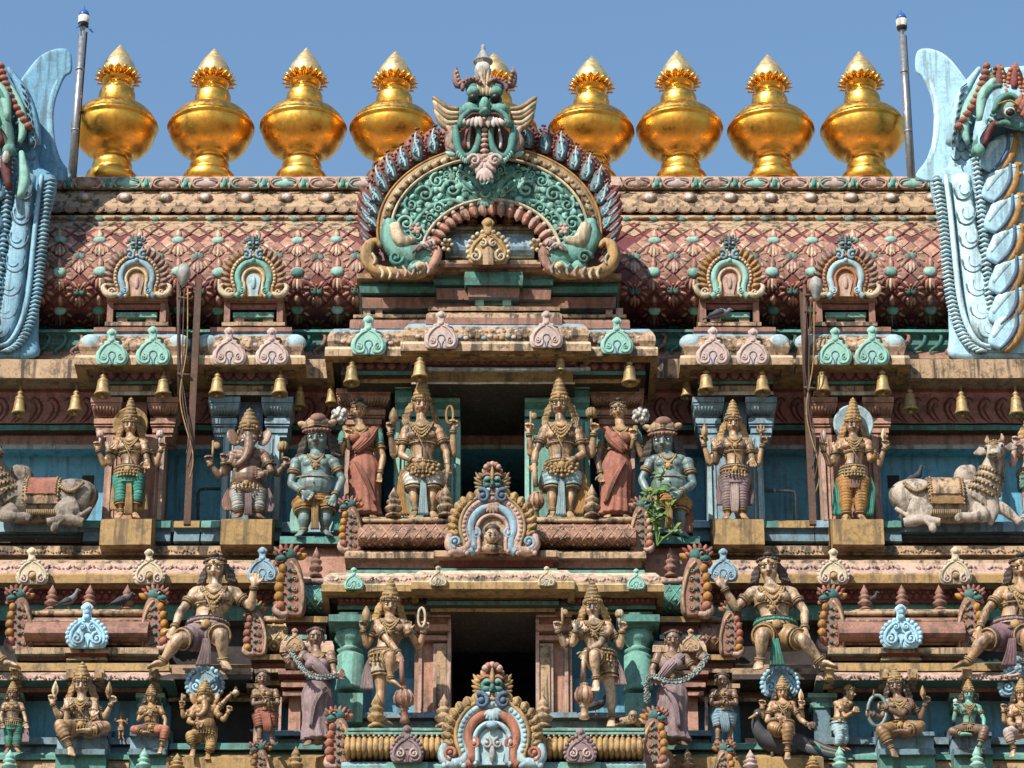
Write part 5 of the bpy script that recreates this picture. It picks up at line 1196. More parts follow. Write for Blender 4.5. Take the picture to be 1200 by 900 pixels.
# ------------------------------------------------------------------ the two blue sea monsters at the roof ends
def monster(k, lb):
    def X(x): return x if k > 0 else 1156 - x + 1
    B = P(X(1150), 425, 40); root = empty('sea_monster', B); tag(root, lb, 'sea monster', 'blue sea monsters at the roof ends')
    pale, mid = ('sea_pale', 'sea_mid') if k > 0 else ('sea_pale_shaded', 'sea_mid_shaded')  # left monster takes darker blues, its shade painted into the colour
    o = 62
    m = MB(); pl = Plane(20, m)
    plate(pl, [(X(1073), 66), (X(1078), 58), (X(1090), 57), (X(1106), 64), (X(1122), 80), (X(1140), 104), (X(1160), 130), (X(1168), 190), (X(1120), 214), (X(1074), 209), (X(1086), 186), (X(1094), 156), (X(1093), 124), (X(1086), 102), (X(1080), 90), (X(1073), 84)], mid, 11, 3)
    pl.band([(X(1076), 62), (X(1090), 60), (X(1108), 68), (X(1124), 86), (X(1140), 108)], [2, 3.5, 3.5, 3, 2], 3, pale, 8); pl.band([(X(1080), 80), (X(1094), 106), (X(1099), 140), (X(1094), 178), (X(1082), 206)], [2, 4, 5, 4, 2], 3, pale, 9)
    m.build('tail_fin', root)
    m = MB(); pl = Plane(o - 22, m)
    plate(pl, [(X(1090), 214), (X(1110), 196), (X(1128), 190), (X(1170), 160), (X(1240), 150), (X(1300), 200), (X(1320), 330), (X(1290), 424), (X(1200), 422), (X(1118), 421), (X(1112), 392), (X(1110), 330), (X(1102), 270)], mid, 24, 8)
    pl = Plane(o, m)
    main = [(1126, 206), (1131, 250), (1137, 300), (1143, 345), (1152, 385), (1166, 402)]
    pl.band([(X(a), b) for a, b in main], [12, 14, 15, 15, 15, 8], 9, pale, 2)
    for (pp, r, w, mt, n) in (([(1097, 208), (1104, 250), (1109, 300), (1114, 345), (1122, 378), (1136, 402), (1152, 412)], 6.5, 7, mid, 44), ([(1141, 172), (1147, 215), (1151, 260), (1156, 310), (1160, 350), (1164, 374)], 5.6, 9, mid, 36)):
        pts = cr([(X(a), b) for a, b in pp], 12); L_ = [0]
        for a, b in zip(pts, pts[1:]): L_.append(L_[-1] + math.hypot(a[0] - b[0], a[1] - b[1]))
        pl.band([(X(a), b) for a, b in pp], r * .75, 6, 'slate', w - 4)
        for i in range(n):
            d = L_[-1] * (i + .5) / n; j = max(q for q in range(len(L_) - 1) if L_[q] <= d); u = (d - L_[j]) / (L_[j + 1] - L_[j])
            x = pts[j][0] + (pts[j + 1][0] - pts[j][0]) * u; y = pts[j][1] + (pts[j + 1][1] - pts[j][1]) * u
            pl.band([(x - r, y + 1.5), (x, y - .6), (x + r, y + .6)], [1.2, 2.6, 1.2], 3.6, pale if i % 9 else mid, w, sm=0)
    pl.band([(X(a), b) for a, b in ((1108, 206), (1114, 250), (1119, 300), (1124, 345), (1133, 380), (1148, 403), (1170, 406))], [3, 3.4, 3.6, 3.6, 3.6, 3.4, 2], 5, pale, 8)
    for i, (x, y, w, h) in enumerate(((1128, 222, 11, 13), (1132, 250, 12, 14), (1136, 278, 12.5, 14), (1140, 306, 13, 14), (1145, 334, 13, 14), (1150, 362, 13, 13), (1158, 386, 12, 11))):
        pl.dot(X(x), y - 1, w * 1.0, pale, 8 - i * .25, 2.5, h * 1.25)
        pl.band(arc(X(x), y - 3, w * .98, h * 1.15, 185, 355, 12), 1.1, 1.6, 'indigo' if k < 0 else 'slate', 9.8 - i * .25, sm=0); pl.band(arc(X(x) + k * 2, y - 2, w * .55, h * .6, 150, 330, 9), .55, 1.2, mid, 10.4 - i * .25, sm=0)
    pl.band([(X(1166), 404), (X(1180), 396), (X(1196), 378), (X(1215), 350)], [6, 10, 14, 16], 8, pale, 4)
    m.build('body', root)
    for i in range(7):
        y = 178 + i * 36 - (8 if i == 6 else 0); x = 1152 + min(i, 4) * 2.5
        m = MB(); pl = Plane(o + 6, m)
        plate(pl, [(X(x - 4), y + 16), (X(x + 2), y - 4), (X(x + 14), y - 17), (X(x + 28), y - 22), (X(x + 40), y - 21), (X(x + 37), y - 4), (X(x + 28), y + 14), (X(x + 14), y + 25)], mid, 8, 5, w=2); pl.band([(X(x + 2), y + 10), (X(x + 10), y - 6), (X(x + 22), y - 14)], [2, 7, 3], 3, pale, 9)
        pl.band([(X(x + 29), y - 22), (X(x + 29), y - 4), (X(x + 21), y + 12), (X(x + 10), y + 23)], [2, 3, 3, 2], 4, 'indigo', 9)
        pl.band([(X(x + 37), y - 23), (X(x + 36), y - 4), (X(x + 28), y + 14), (X(x + 15), y + 26)], [3, 5.5, 5.5, 3], 5, 'saffron', 6); [pl.dot(X(x + 41 - (0, 0, 5, 13, 22)[q]), y - 21 + 11 * q, 3.2, 'saffron', 7) for q in range(5)]
        m.build('mane_feather', root)
    m = MB(); pl = Plane(o - 18, m)
    plate(pl, [(X(1112), 216), (X(1117), 168), (X(1128), 124), (X(1146), 90), (X(1166), 80), (X(1245), 92), (X(1245), 230), (X(1160), 230)], mid, 16, 7)
    for j in range(9):
        for q in range(3): pl.band(arc(X(1124 + 11 * q - j * .6 + (j % 2) * 5), 122 + 10 * j, 5.5, 6, 190, 350, 6), .7, 1.4, 'slate', 16, sm=0)
    m.build('neck', root)
    m = MB(); pl = Plane(o + 20, m)
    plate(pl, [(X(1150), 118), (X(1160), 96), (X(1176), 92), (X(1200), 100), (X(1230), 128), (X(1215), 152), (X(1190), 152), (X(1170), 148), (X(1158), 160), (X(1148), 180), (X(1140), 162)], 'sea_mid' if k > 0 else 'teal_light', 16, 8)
    pl.band([(X(1148), 142), (X(1152), 112), (X(1166), 94)], [4, 7, 5], 7, 'aqua', 12)
    pl.band([(X(1142), 182), (X(1146), 164), (X(1153), 150), (X(1160), 132)], [5, 5, 4, 3], 6, 'teal', 10); pl.band([(X(1154), 170), (X(1162), 148), (X(1176), 140)], [3, 5, 3], 6, 'maroon', 14)
    pl.band([(X(1150), 120), (X(1160), 104), (X(1174), 100)], [3, 5, 3], 4, 'teal', 15); pl.scroll(X(1160), 142, 8, 1.2, 90, k > 0, 2.2, 'teal', 16); pl.band([(X(1166), 146), (X(1180), 144), (X(1200), 150)], [3, 5, 5], 5, 'teal', 16); pl.dot(X(1181), 127, 15, 'aqua', 16, 10, 13); pl.dot(X(1183), 131, 8, 'eyewhite', 24, 6, 7); pl.dot(X(1184), 131.5, 5.8, 'black', 28, 4, 5.4)
    pl.band([(X(1164), 132), (X(1172), 117), (X(1184), 112), (X(1195), 118)], [3, 5, 5, 3], 6, 'teal', 24); pl.band([(X(1170), 122), (X(1184), 118), (X(1194), 124)], [1, 1.6, 1], 2, 'saffron', 31)
    pl.dot(X(1147), 176, 8, 'teal_light', 12, 7, 9)
    m.build('head', root)
    m = MB(); pl = Plane(o + 16, m)
    pl.band([(X(1164), 82), (X(1146), 104), (X(1134), 128), (X(1130), 150), (X(1134), 168)], [3, 6, 7, 6, 3], 6, 'aqua', 4); pl.band([(X(1148), 80), (X(1130), 108), (X(1120), 140), (X(1116), 170)], [3, 7, 9, 8], 6, mid, -4)
    for j in range(8): pl.band([(X(1133 - j * 2), 98 + 9 * j), (X(1126 - j * 1.6), 104 + 9 * j), (X(1128 - j * 1.6), 112 + 9 * j)], 1, 2, 'slate', 3)
    for j in range(11):
        t = j / 10; x = 1156 - 33 * t + 6 * math.sin(t * 3); y = 78 + 70 * t
        pl.dot(X(x), y, 5.2 + 1.5 * math.sin(math.pi * t), 'terracotta', 8, 6, 4.6); pl.band([(X(x + 6), y + 2), (X(x + 10), y + 4)], 1.4, 2, 'aqua', 6, sm=0)
    m.build('comb', root)
    m = MB(); pl = Plane(o + 30, m)
    for (x, y, h) in ((1170, 74, 36), (1188, 72, 40), (1206, 82, 40)):
        pl.leaf(X(x), y + h, 90, h, 9, 'terracotta', 'oxblood', 0, curl=.12 * -k, dep=5)
        for j in range(6):
            for sd in (-1, 1): pl.dot(X(x) + sd * (8.5 - j * .9), y + h - 4 - j * 5.2, 3, 'coral' if x != 1170 else 'ochre', 4)
    for j in range(7): pl.leaf(X(1190 + 4 * j), 128 + 4 * j, 60 + (0 if k > 0 else 60), 22, 4, 'terracotta' if j % 2 else 'coral', None, 16, curl=.3)
    m.build('crest', root)
    if k < 0:
        m = MB(); pl = Plane(o + 20, m); pl.band([(X(1142), 165), (X(1150), 190), (X(1146), 222)], [3, 7, 4], 6, 'maroon', 8); pl.dot(X(1150), 184, 5, 'white', 16, 4, 9); pl.band([(X(1132), 178), (X(1128), 210), (X(1134), 232)], [3, 7, 4], 6, 'aqua', 10)
        m.build('open_mouth', root)
monster(1, 'pale blue scaly sea monster with red crest at the right roof end')
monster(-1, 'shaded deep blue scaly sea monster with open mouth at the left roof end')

# ------------------------------------------------------------------ bells
def bell(x, top, bot, w, o, lb):
    c = P(x, bot, o); s = mpp(x, bot, o); h = (bot - top) * .95 * s / CT; r = w * s * .9
    root = empty('temple_bell', c); tag(root, lb, 'bell', 'brass bells under the cornices')
    m = MB(); m.lathe(c, [(r * .80, .10 * h), (r * .88, 0), (r, .01 * h), (r * .97, .08 * h), (r * .82, .16 * h), (r * .74, .30 * h), (r * .68, .5 * h), (r * .60, .60 * h), (r * .66, .63 * h), (r * .60, .68 * h), (r * .34, .74 * h), (r * .3, .8 * h), (r * .42, .84 * h), (r * .3, .9 * h), (r * .16, .94 * h), (r * .14, 1.25 * h)], 'bell_brass', n=20); m.build('bell_body', root)
    m = MB(); m.ell(c + Vector((0, 0, -.02 * h)), r * .26, 'bell_brass'); m.tube([c + Vector((0, 0, h * .4)), c], r * .08, 'brown_and_shade', n=5); m.build('clapper', root)
BL = [(22, 455, 486, 10, 66, 'dull brass bell under the cove at the far left'), (88, 455, 484, 10.5, 66, 'dull brass bell just left of the first pink porch'), (120, 436, 464, 11.5, 104, 'brass bell at the left corner of the far left pink porch'), (191, 437, 464, 11, 104, 'brass bell at the right corner of the far left pink porch'),
      (254, 435, 463, 11, 104, 'brass bell at the left corner above the elephant headed statue'), (328, 436, 463, 11, 104, 'brass bell at the right corner above the elephant headed statue'), (351, 450, 478, 9, 66, 'dark bell over the left dwarf turban'), (412, 420, 450, 11, 150, 'brass bell above the left woman in terracotta sari'),
      (492, 416, 444, 11.5, 160, 'brass bell directly above the left four armed guardian crown'), (738, 420, 450, 11, 150, 'brass bell above the right woman in terracotta sari'), (805, 440, 466, 9, 66, 'dull bell over the right dwarf turban'), (828, 431, 459, 11.5, 104, 'brass bell at the left corner above the lilac robed statue'),
      (894, 432, 461, 11, 104, 'brass bell at the right corner above the lilac robed statue'), (964, 432, 461, 11.5, 104, 'brass bell at the left corner of the far right pink porch'), (1035, 431, 461, 11, 104, 'brass bell at the right corner of the far right pink porch'), (1067, 453, 482, 11, 66, 'dull bell just right of the far right pink porch'),
      (1128, 456, 486, 10.5, 66, 'dull bell hanging above the right bull'), (1192, 456, 487, 10.5, 66, 'dull bell at the right edge above the bull head'), (388, 448, 474, 8, 80, 'small dark bell left of the left woman'), (657, 414, 436, 8, 152, 'small brass bell above the right four armed guardian crown')]
for b in BL: bell(*b)

# ------------------------------------------------------------------ pigeons and other birds
def bird(x, y, o, ln, hd, lb, mt='pigeon_grey', up=.5, tail=.5, cat='pigeon'):
    """standing bird: y = feet; hd=+1 faces right"""
    B = P(x, y, o); s = mpp(x, y, o); u = ln * s
    root = empty(cat, B); tag(root, lb, cat)
    def V(a, b, c=0): return B + Vector((a * hd * u, -c * u, b * u))
    m = MB()
    m.tube([V(-.32, .22), V(-.15, .30), V(.1, .38), V(.26, .42 + up * .18), V(.32, .5 + up * .3), V(.36, .58 + up * .35)], [.05 * u, .14 * u, .17 * u, .13 * u, .075 * u, .065 * u], mt, n=10)
    m.ell(V(.38, .6 + up * .36), (.085 * u, .075 * u, .075 * u), mt); m.tube([V(.44, .6 + up * .36), V(.53, .575 + up * .36)], [.03 * u, .006 * u], 'grey', n=5)
    m.tube([V(-.25, .24), V(-.5, .2 - .1 * tail), V(-.62, .17 - .16 * tail)], [(.07 * u, .04 * u), (.08 * u, .02 * u), (.09 * u, .012 * u)], mt, n=6, side=(0, 1, 0))
    m.build('body', root)
    m = MB()
    for c in (-1, 1): m.tube([V(.16, .38, .14 * c), V(-.05, .34, .17 * c), V(-.42, .19, .1 * c)], [(.08 * u, .03 * u), (.12 * u, .03 * u), (.02 * u, .01 * u)], 'pigeon_dark' if mt == 'pigeon_grey' else mt, n=6, side=(0, 0, 1))
    m.build('wings', root)
    m = MB()
    for c in (-.05, .05): m.tube([V(.02, .26, c), V(.03, .1, c), V(.03, 0, c), V(.1, 0, c)], .014 * u, 'terracotta', n=5)
    m.build('feet', root)
bird(79, 713.5, 166, 28, 1, 'pale grey pigeon on the left little barrel roof facing right', up=.7)
bird(142, 713.5, 166, 30, 1, 'dark pigeon with raised wing on the left little barrel roof', 'pigeon_dark', up=.1)
bird(1070, 571, 62, 30, 1, 'dark pigeon on the rump of the right bull', 'pigeon_dark', up=.8)
bird(658, 715, 214, 24, -1, 'dark pigeon on a capital left of the right club bearer', 'pigeon_dark', up=.3)
bird(497, 716, 214, 26, 1, 'grey pigeon on a capital behind the left club bearer', up=.2)
bird(697, 838, 222, 34, 1, 'dark bird standing behind the right club bearer', 'pigeon_dark', up=.2)
bird(843, 377, 100, 32, 1, 'brown pigeon resting under the small arch right of centre', 'pigeon_grey', up=-.3)
bird(465, 452, 110, 24, 1, 'dark pigeon perched on the left teal pilaster top', 'pigeon_dark', up=.5)
bird(1021, 709, 160, 20, 1, 'dark pigeon among finials on the right little barrel roof', 'pigeon_dark', up=.6)

# ------------------------------------------------------------------ plant growing from the masonry
B = P(770, 640, 186); root = empty('wild_plant', B); tag(root, 'leafy green plant sprouting before the right pot bellied dwarf', 'plant')
m = MB(); rr = random.Random(5); s = S0; tips = []
for (dx, h, bx) in ((6, 90, 10), (-6, 62, -9), (14, 50, 18), (2, 74, -2), (22, 20, 20), (-2, 40, -12)):
    pts = [B, B + Vector((dx * .3 * s, -.02, h * .4 * s)), B + Vector((dx * .8 * s, -.05, h * .8 * s)), B + Vector((bx * s, -.04, h * 1.05 * s))]
    m.tube(cr([tuple(p) for p in pts], 5), .9 * s, 'leaf', n=5); tips += cr([tuple(p) for p in pts], 6)[6:]
m.build('stem', root)
m = MB()
for i in range(62):
    p = Vector(rr.choice(tips)); a = rr.uniform(0, 6.3); d = Vector((math.cos(a), math.sin(a) * .8 - .2, rr.uniform(-.3, .7))).normalized()
    ln = rr.uniform(7, 15) * s; sd = d.cross(Vector((rr.uniform(-.4, .4), -1, .6))).normalized() * ln * .34; up_ = sd.cross(d).normalized() * ln * .08
    q = [p, p + d * ln * .3 + sd * .9, p + d * ln * .65 + sd * .8, p + d * ln - up_ * 2, p + d * ln * .65 - sd * .8, p + d * ln * .3 - sd * .9]
    mid = p + d * ln * .5 + up_
    m.add(q + [mid], [(0, 1, 6), (1, 2, 6), (2, 3, 6), (3, 4, 6), (4, 5, 6), (5, 0, 6)], 'leaf' if rr.random() < .7 else 'leaf_yellow', False)
m.build('leaves', root)
# water pipe on the blue wall
B = P(932, 610, 12); root = None
m = MB(); m.tube([P(893, 575, 10), P(926, 575, 10), P(931, 576, 10), P(932, 580, 10), P(932, 612, 10)], 2.3 * S0, 'steel', n=8); m.tube([P(906, 575, 10), P(909, 575, 10)], 3.3 * S0, 'grey', n=8); m.tube([P(929.6, 585, 10), P(934.4, 585, 10)], 1.6 * S0, 'grey', n=8)
o_ = m.build('water_pipe', None, P(932, 610, 12)); tag(o_, 'thin grey water pipe bent down the blue wall right of centre', 'pipe')
m = MB(); m.tube([P(232, 612, 10), P(232, 578, 10), P(234, 574, 10), P(240, 573, 10), P(258, 573, 10)], 1.8 * S0, 'brown_and_shade', n=8); m.tube([P(230, 590, 10), P(234, 590, 10)], 2.6 * S0, 'brown_and_shade', n=8)
tag(m.build('water_pipe', None, P(232, 610, 12)), 'thin dark pipe on the blue wall beside the elephant headed statue', 'pipe')
# ------------------------------------------------------------------ sculpted figures
PENDING = []   # bodies to be fused into one continuous surface
def fuse(mb, name, root, voxel, mt, smooth=2):
    ob = mb.build(name, root)
    ob.data.materials.clear(); ob.data.materials.append(MATS[mt])
    md = ob.modifiers.new('r', 'REMESH'); md.mode = 'VOXEL'; md.voxel_size = voxel; md.use_smooth_shade = True
    sm = ob.modifiers.new('s', 'SMOOTH'); sm.factor = .5; sm.iterations = smooth
    PENDING.append((ob, mt)); return ob
def finish_bodies():
    dg = bpy.context.evaluated_depsgraph_get()
    res = []
    for ob, mt in PENDING: res.append(bpy.data.meshes.new_from_object(ob.evaluated_get(dg)))
    for (ob, mt), me in zip(PENDING, res):
        ob.modifiers.clear(); old = ob.data; nm = old.name
        me.materials.clear(); me.materials.append(MATS[mt]); me.polygons.foreach_set('material_index', [0] * len(me.polygons))
        me.polygons.foreach_set('use_smooth', [True] * len(me.polygons)); ob.data = me; bpy.data.meshes.remove(old); me.name = nm

def lerp(a, b, t): return tuple(x + (y - x) * t for x, y in zip(a, b))

class Fig:
    def __init__(s, kind, label, x0, y0, o, size, mt='skin', cat='statue', group=None):
        s.B = P(x0, y0, o); s.o = o; s.x0 = x0; s.y0 = y0
        s.m = size                      # standing height (feet to top of head) in photo px
        s.s = mpp(x0, y0, o); s.h = size * s.s
        s.mt = mt; s.root = empty(kind, s.B); tag(s.root, label, cat, group)
        s.b = MB(); s.jw = MB(); s.voxel = max(.0052, s.h * .0060)
    def L(s, p):
        return P(p[0], p[1], s.o + (p[2] if len(p) > 2 else 0))
    def torso(s, pel, wai, che, nec, fat=1.0, belly=0, wide=1.0, bust=0, mb=None, k=1.0):
        b = mb or s.b; h = s.h * k
        s.pel, s.wai, s.che, s.nec = map(s.L, (pel, wai, che, nec)); s.wide = wide; s.fat = fat
        pts = [s.pel - Vector((0, 0, .03 * h)), s.pel, s.wai, s.che, s.che.lerp(s.nec, .6), s.nec, s.nec + (s.nec - s.che).normalized() * .05 * h]
        rr = [(.085, .07), (.108 * fat, .082 * fat), (.086 * fat, .068 * fat), (.122 * wide, .085), (.098 * wide, .07), (.042, .042), (.036, .038)]
        pp = cr([tuple(p) + (r[0] * h, r[1] * h) for p, r in zip(pts, rr)], 4)
        b.tube([p[:3] for p in pp], [(p[3], p[4]) for p in pp], s.mt, n=18, side=(1, 0, 0))
        up = (s.che - s.wai).normalized(); f = FRONT
        if belly: b.ell(s.wai.lerp(s.pel, .35) + f * .03 * h, (belly * h, belly * .95 * h, belly * .95 * h), s.mt, n=16, k=10)
        for k_ in (-1, 1):
            if bust: b.ell(s.che + Vector((k_ * .055 * h, 0, -.02 * h)) + f * .075 * h, .05 * h, s.mt)
            else: b.ell(s.che + Vector((k_ * .055 * h * wide, 0, .0 * h)) + f * .055 * h, (.055 * h * wide, .038 * h, .042 * h), s.mt)
            b.ell(s.che.lerp(s.nec, .45) + Vector((k_ * .10 * h * wide, 0, 0)), (.06 * h, .05 * h, .045 * h), s.mt)
    def head(s, c, r, yaw=0, pitch=10, pitch_add=11, roll=0, mt=None, gaze=True, hair='hair', ears=True, female=False, elephant=False):
        pitch += pitch_add; c = s.L(c); Rr = r * s.s; s.hc = c; s.hr = Rr
        rot = Matrix.Rotation(R(yaw), 3, 'Z') @ Matrix.Rotation(R(roll), 3, 'Y') @ Matrix.Rotation(R(pitch), 3, 'X')
        s.hrot = rot
        def H(x, f, u): return c + rot @ Vector((x * Rr, -f * Rr, u * Rr))
        s.H = H; b = s.b
        # neck
        b.tube([s.nec - Vector((0, 0, .4 * Rr)), c + rot @ Vector((0, .15 * Rr, -.7 * Rr))], [.62 * Rr, .56 * Rr], s.mt, n=12)
        if elephant:
            b.ell(c, (1.0 * Rr, 1.0 * Rr, 1.05 * Rr), s.mt, rot, 14, 10)
            for k in (-1, 1): b.ell(H(k * .42, .4, .5), (.5 * Rr, .5 * Rr, .5 * Rr), s.mt); b.ell(H(k * .5, .7, -.35), (.42 * Rr, .4 * Rr, .45 * Rr), s.mt)
            b.ell(H(0, .6, -.2), (.5 * Rr, .6 * Rr, .7 * Rr), s.mt)
        else:
            b.ell(H(0, -.08, .22), (.93 * Rr, 1.08 * Rr, 1.05 * Rr), s.mt, rot, 14, 10)
            b.ell(H(0, .14, -.28), (.80 * Rr, .84 * Rr, .98 * Rr), s.mt, rot, 14, 10)
            b.ell(H(0, .52, -.92), (.36 * Rr, .32 * Rr, .26 * Rr), s.mt, rot)
            for k in (-1, 1):
                b.ell(H(k * .42, .62, -.30), (.32 * Rr, .28 * Rr, .30 * Rr), s.mt, rot)
                b.ell(H(k * .36, .80, .30), (.34 * Rr, .16 * Rr, .10 * Rr), s.mt, rot)
                if ears: b.ell(H(k * .98, -.05, -.05), (.13 * Rr, .24 * Rr, .38 * Rr), s.mt, rot); b.ell(H(k * 1.0, .0, -.5), (.12 * Rr, .13 * Rr, .2 * Rr), s.mt, rot)
            b.tube([H(0, .88, .26), H(0, 1.08, -.05), H(0, 1.24, -.24), H(0, .98, -.32)], [.11 * Rr, .14 * Rr, .19 * Rr, .14 * Rr], s.mt, n=8)
            for k in (-1, 1): b.ell(H(k * .15, .98, -.27), .11 * Rr, s.mt)
            e = MB()
            for k in (-1, 1):
                e.ell(H(k * .37, .83, .09), (.25 * Rr, .13 * Rr, .115 * Rr), 'eyewhite', rot, 8, 6)
                e.ell(H(k * .37, .925, .09), (.10 * Rr, .06 * Rr, .105 * Rr), 'black', rot, 8, 6)
                e.tube([H(k * .10, .95, .25), H(k * .34, .98, .40), H(k * .68, .74, .28)], [.045 * Rr, .06 * Rr, .03 * Rr], 'hair', n=5)
                e.tube([H(k * .12, .88, .12), H(k * .36, .95, .22), H(k * .64, .72, .10)], .04 * Rr, 'hair', n=5)
            e.ell(H(0, .98, .52), (.09 * Rr, .06 * Rr, .14 * Rr), 'terracotta', rot, 8, 6)
            e.build('eyes', s.root)
            e = MB(); e.ell(H(0, .92, -.56), (.24 * Rr, .10 * Rr, .05 * Rr), 'lip', rot, 8, 6); e.ell(H(0, .88, -.70), (.17 * Rr, .10 * Rr, .05 * Rr), 'lip', rot, 8, 6); e.build('lips', s.root)
    def trunk(s, pts, r0, r1):
        p = cr([tuple(s.L(q)) for q in pts], 5); n = len(p)
        s.b.tube(p, [(r0 + (r1 - r0) * i / (n - 1)) * s.s * (1 + .05 * (i % 2)) for i in range(n)], s.mt, n=10)
    def bigears(s, pts):
        for (x, y, rx, ry, k) in pts:
            s.b.ell(s.L((x, y, 0)), (rx * s.s, 2.6 * s.s, ry * s.s), s.mt, Matrix.Rotation(R(18 * k), 3, 'Y') @ Matrix.Rotation(R(-25 * k), 3, 'Z'), 12, 8)
    def arm(s, sh, el, wr, hd=None, kind='fist', k=1.0, rings=True, palm=None, mt=None):
        A, E, W = s.L(sh), s.L(el), s.L(wr); h = s.h * k; b = s.b; jw = MB(); ar = MB()
        pts = [A, A.lerp(E, .35), A.lerp(E, .75), E, E.lerp(W, .3), E.lerp(W, .75), W]
        rr = [.041, .040, .031, .028, .031, .0235, .020]
        pp = cr([tuple(p) + (r * h,) for p, r in zip(pts, rr)], 3)
        b.tube([p[:3] for p in pp], [p[3] for p in pp], s.mt, n=10); b.ell(A, .047 * h, s.mt)
        d = (W - E).normalized() if hd is None else Vector((hd[0], -hd[2] if len(hd) > 2 else 0, -hd[1])).normalized()
        s.hand(W, d, kind, h, palm)
        if rings:
            s.ring(ar, A.lerp(E, .42), (E - A), .042 * h, .009 * h, 'jewel'); s.ring(ar, A.lerp(E, .52), (E - A), .040 * h, .006 * h, 'jewel')
            for t in (.86, .93): s.ring(jw, E.lerp(W, t), (W - E), .026 * h, .006 * h, 'jewel')
            for t in (.36, .58): s.ring(ar, A.lerp(E, t), (E - A), .0405 * h, .005 * h, 'brown_and_shade')
            for t in (.80, .895): s.ring(jw, E.lerp(W, t), (W - E), .0255 * h, .0045 * h, 'brown_and_shade')
            jw.build('bracelet', s.root); ar.build('armlet', s.root)
        return A, E, W, d
    def hand(s, W, d, kind, h, palm=None):
        """palm with five separate fingers; fist curls toward the viewer round what it holds"""
        b = s.b; n = (FRONT - d * d.dot(FRONT))
        n = n.normalized() if n.length > .1 else d.orthogonal()
        sd = d.cross(n).normalized(); pl = .048 * h
        b.tube([W, W + d * pl * .5, W + d * pl], [(.021 * h, .018 * h), (.030 * h, .016 * h), (.028 * h, .014 * h)], s.mt, n=10, side=sd)
        for i in range(4):
            base = W + d * pl * .92 + sd * (.0175 * h * (i - 1.5)); fl = (.042, .049, .046, .036)[i] * h; r = .0085 * h
            spread = sd * (.10 * (i - 1.5))
            if kind == 'fist': q = [base - d * .01 * h, base + (d + n * .3) * fl * .4, base + d * fl * .45 + n * fl * .55, base + d * fl * .05 + n * fl * .75]
            elif kind == 'soft': q = [base - d * .01 * h, base + (d + n * .15 + spread) * fl * .5, base + (d * .85 + n * .5 + spread) * fl]
            else: q = [base - d * .01 * h, base + (d + spread) * fl * .5, base + (d + n * .1 + spread) * fl]
            b.tube(q, [r * 1.05] * (len(q) - 1) + [r * .8], s.mt, n=7)
        th = W + d * pl * .30 + sd * .026 * h
        q = [th - sd * .008 * h, th + (d * .5 + sd * .7 + n * .3) * .026 * h, th + (d * .9 + sd * (.2 if kind == 'fist' else .8) + n * (.8 if kind == 'fist' else .2)) * .042 * h]
        b.tube(q, [.012 * h, .0105 * h, .0085 * h], s.mt, n=7)
    def ring(s, mb, c, ax, r, t, mt, n=14, rz=None):
        ax = ax.normalized(); u = ax.orthogonal().normalized(); v = ax.cross(u)
        mb.tube([c + u * math.cos(2 * math.pi * i / n) * r + v * math.sin(2 * math.pi * i / n) * r for i in range(n)], t, mt, n=5, closed=True)
    def leg(s, hip, kn, an, toe, k=1.0, anklet=True, bare=True, fat=1.0):
        """toe: (x,y,w) photo point of the toe tips"""
        Hp, K, A = s.L(hip), s.L(kn), s.L(an); h = s.h * k; b = s.b
        T = s.L(toe)
        pts = [Hp, Hp.lerp(K, .4), Hp.lerp(K, .85), K, K.lerp(A, .3), K.lerp(A, .75), A]
        rr = [.069 * fat, .061 * fat, .045 * fat, .042 * fat, .044 * fat, .029 * fat, .026]
        pp = cr([tuple(p) + (r * h,) for p, r in zip(pts, rr)], 4)
        b.tube([p[:3] for p in pp], [p[3] for p in pp], s.mt, n=12)
        d = (T - A); f = d.normalized(); sd = f.cross(Vector((0, 0, 1))); sd = sd.normalized() if sd.length > .2 else Vector((1, 0, 0))
        b.ell(A - f * .012 * h, .030 * h, s.mt)
        b.tube([A + Vector((0, 0, -.005 * h)), A.lerp(T, .55) + Vector((0, 0, .006 * h)), T], [(.028 * h, .026 * h), (.034 * h, .02 * h), (.034 * h, .013 * h)], s.mt, n=10, side=sd)
        for i in range(5):
            t0 = T + sd * (.0145 * h * (i - 2)); b.tube([t0 - f * .02 * h, t0 + f * (.022 - .002 * abs(i - 1)) * h], [.010 * h, .0085 * h], s.mt, n=6)
        if anklet:
            aw = MB()
            for t in (.86, .93): s.ring(aw, K.lerp(A, t), (A - K), .034 * h, .006 * h, 'jewel')
            aw.build('anklet', s.root)
        return Hp, K, A
    def cover(s, chain, mt, t0=0, t1=1, k=1.18, folds=6, amp=.06, name='leg_cloth', base=(.076, .067, .05, .048, .05, .036, .034), mb=None):
        """cloth sleeve round a leg chain, t in 0..2 (hip,knee,ankle)"""
        own = mb is None; mb = mb or MB(); h = s.h
        Hp, K, A = chain
        pts = [Hp, Hp.lerp(K, .4), Hp.lerp(K, .85), K, K.lerp(A, .3), K.lerp(A, .75), A]
        pp = cr([tuple(p) + (r * h * k,) for p, r in zip(pts, base)], 10); n = len(pp) - 1
        tt = [0, .4, .85, 1, 1.3, 1.75, 2]
        sel = []
        for i, p in enumerate(pp):
            q = i / 10; j = min(int(q), 5); t = tt[j] + (tt[j + 1] - tt[j]) * (q - j)
            if t0 <= t <= t1: sel.append((p, t))
        b0 = len(mb.v); N_ = 18
        mb.tube([p[:3] for p, t in sel], [p[3] for p, t in sel], mt, n=N_)
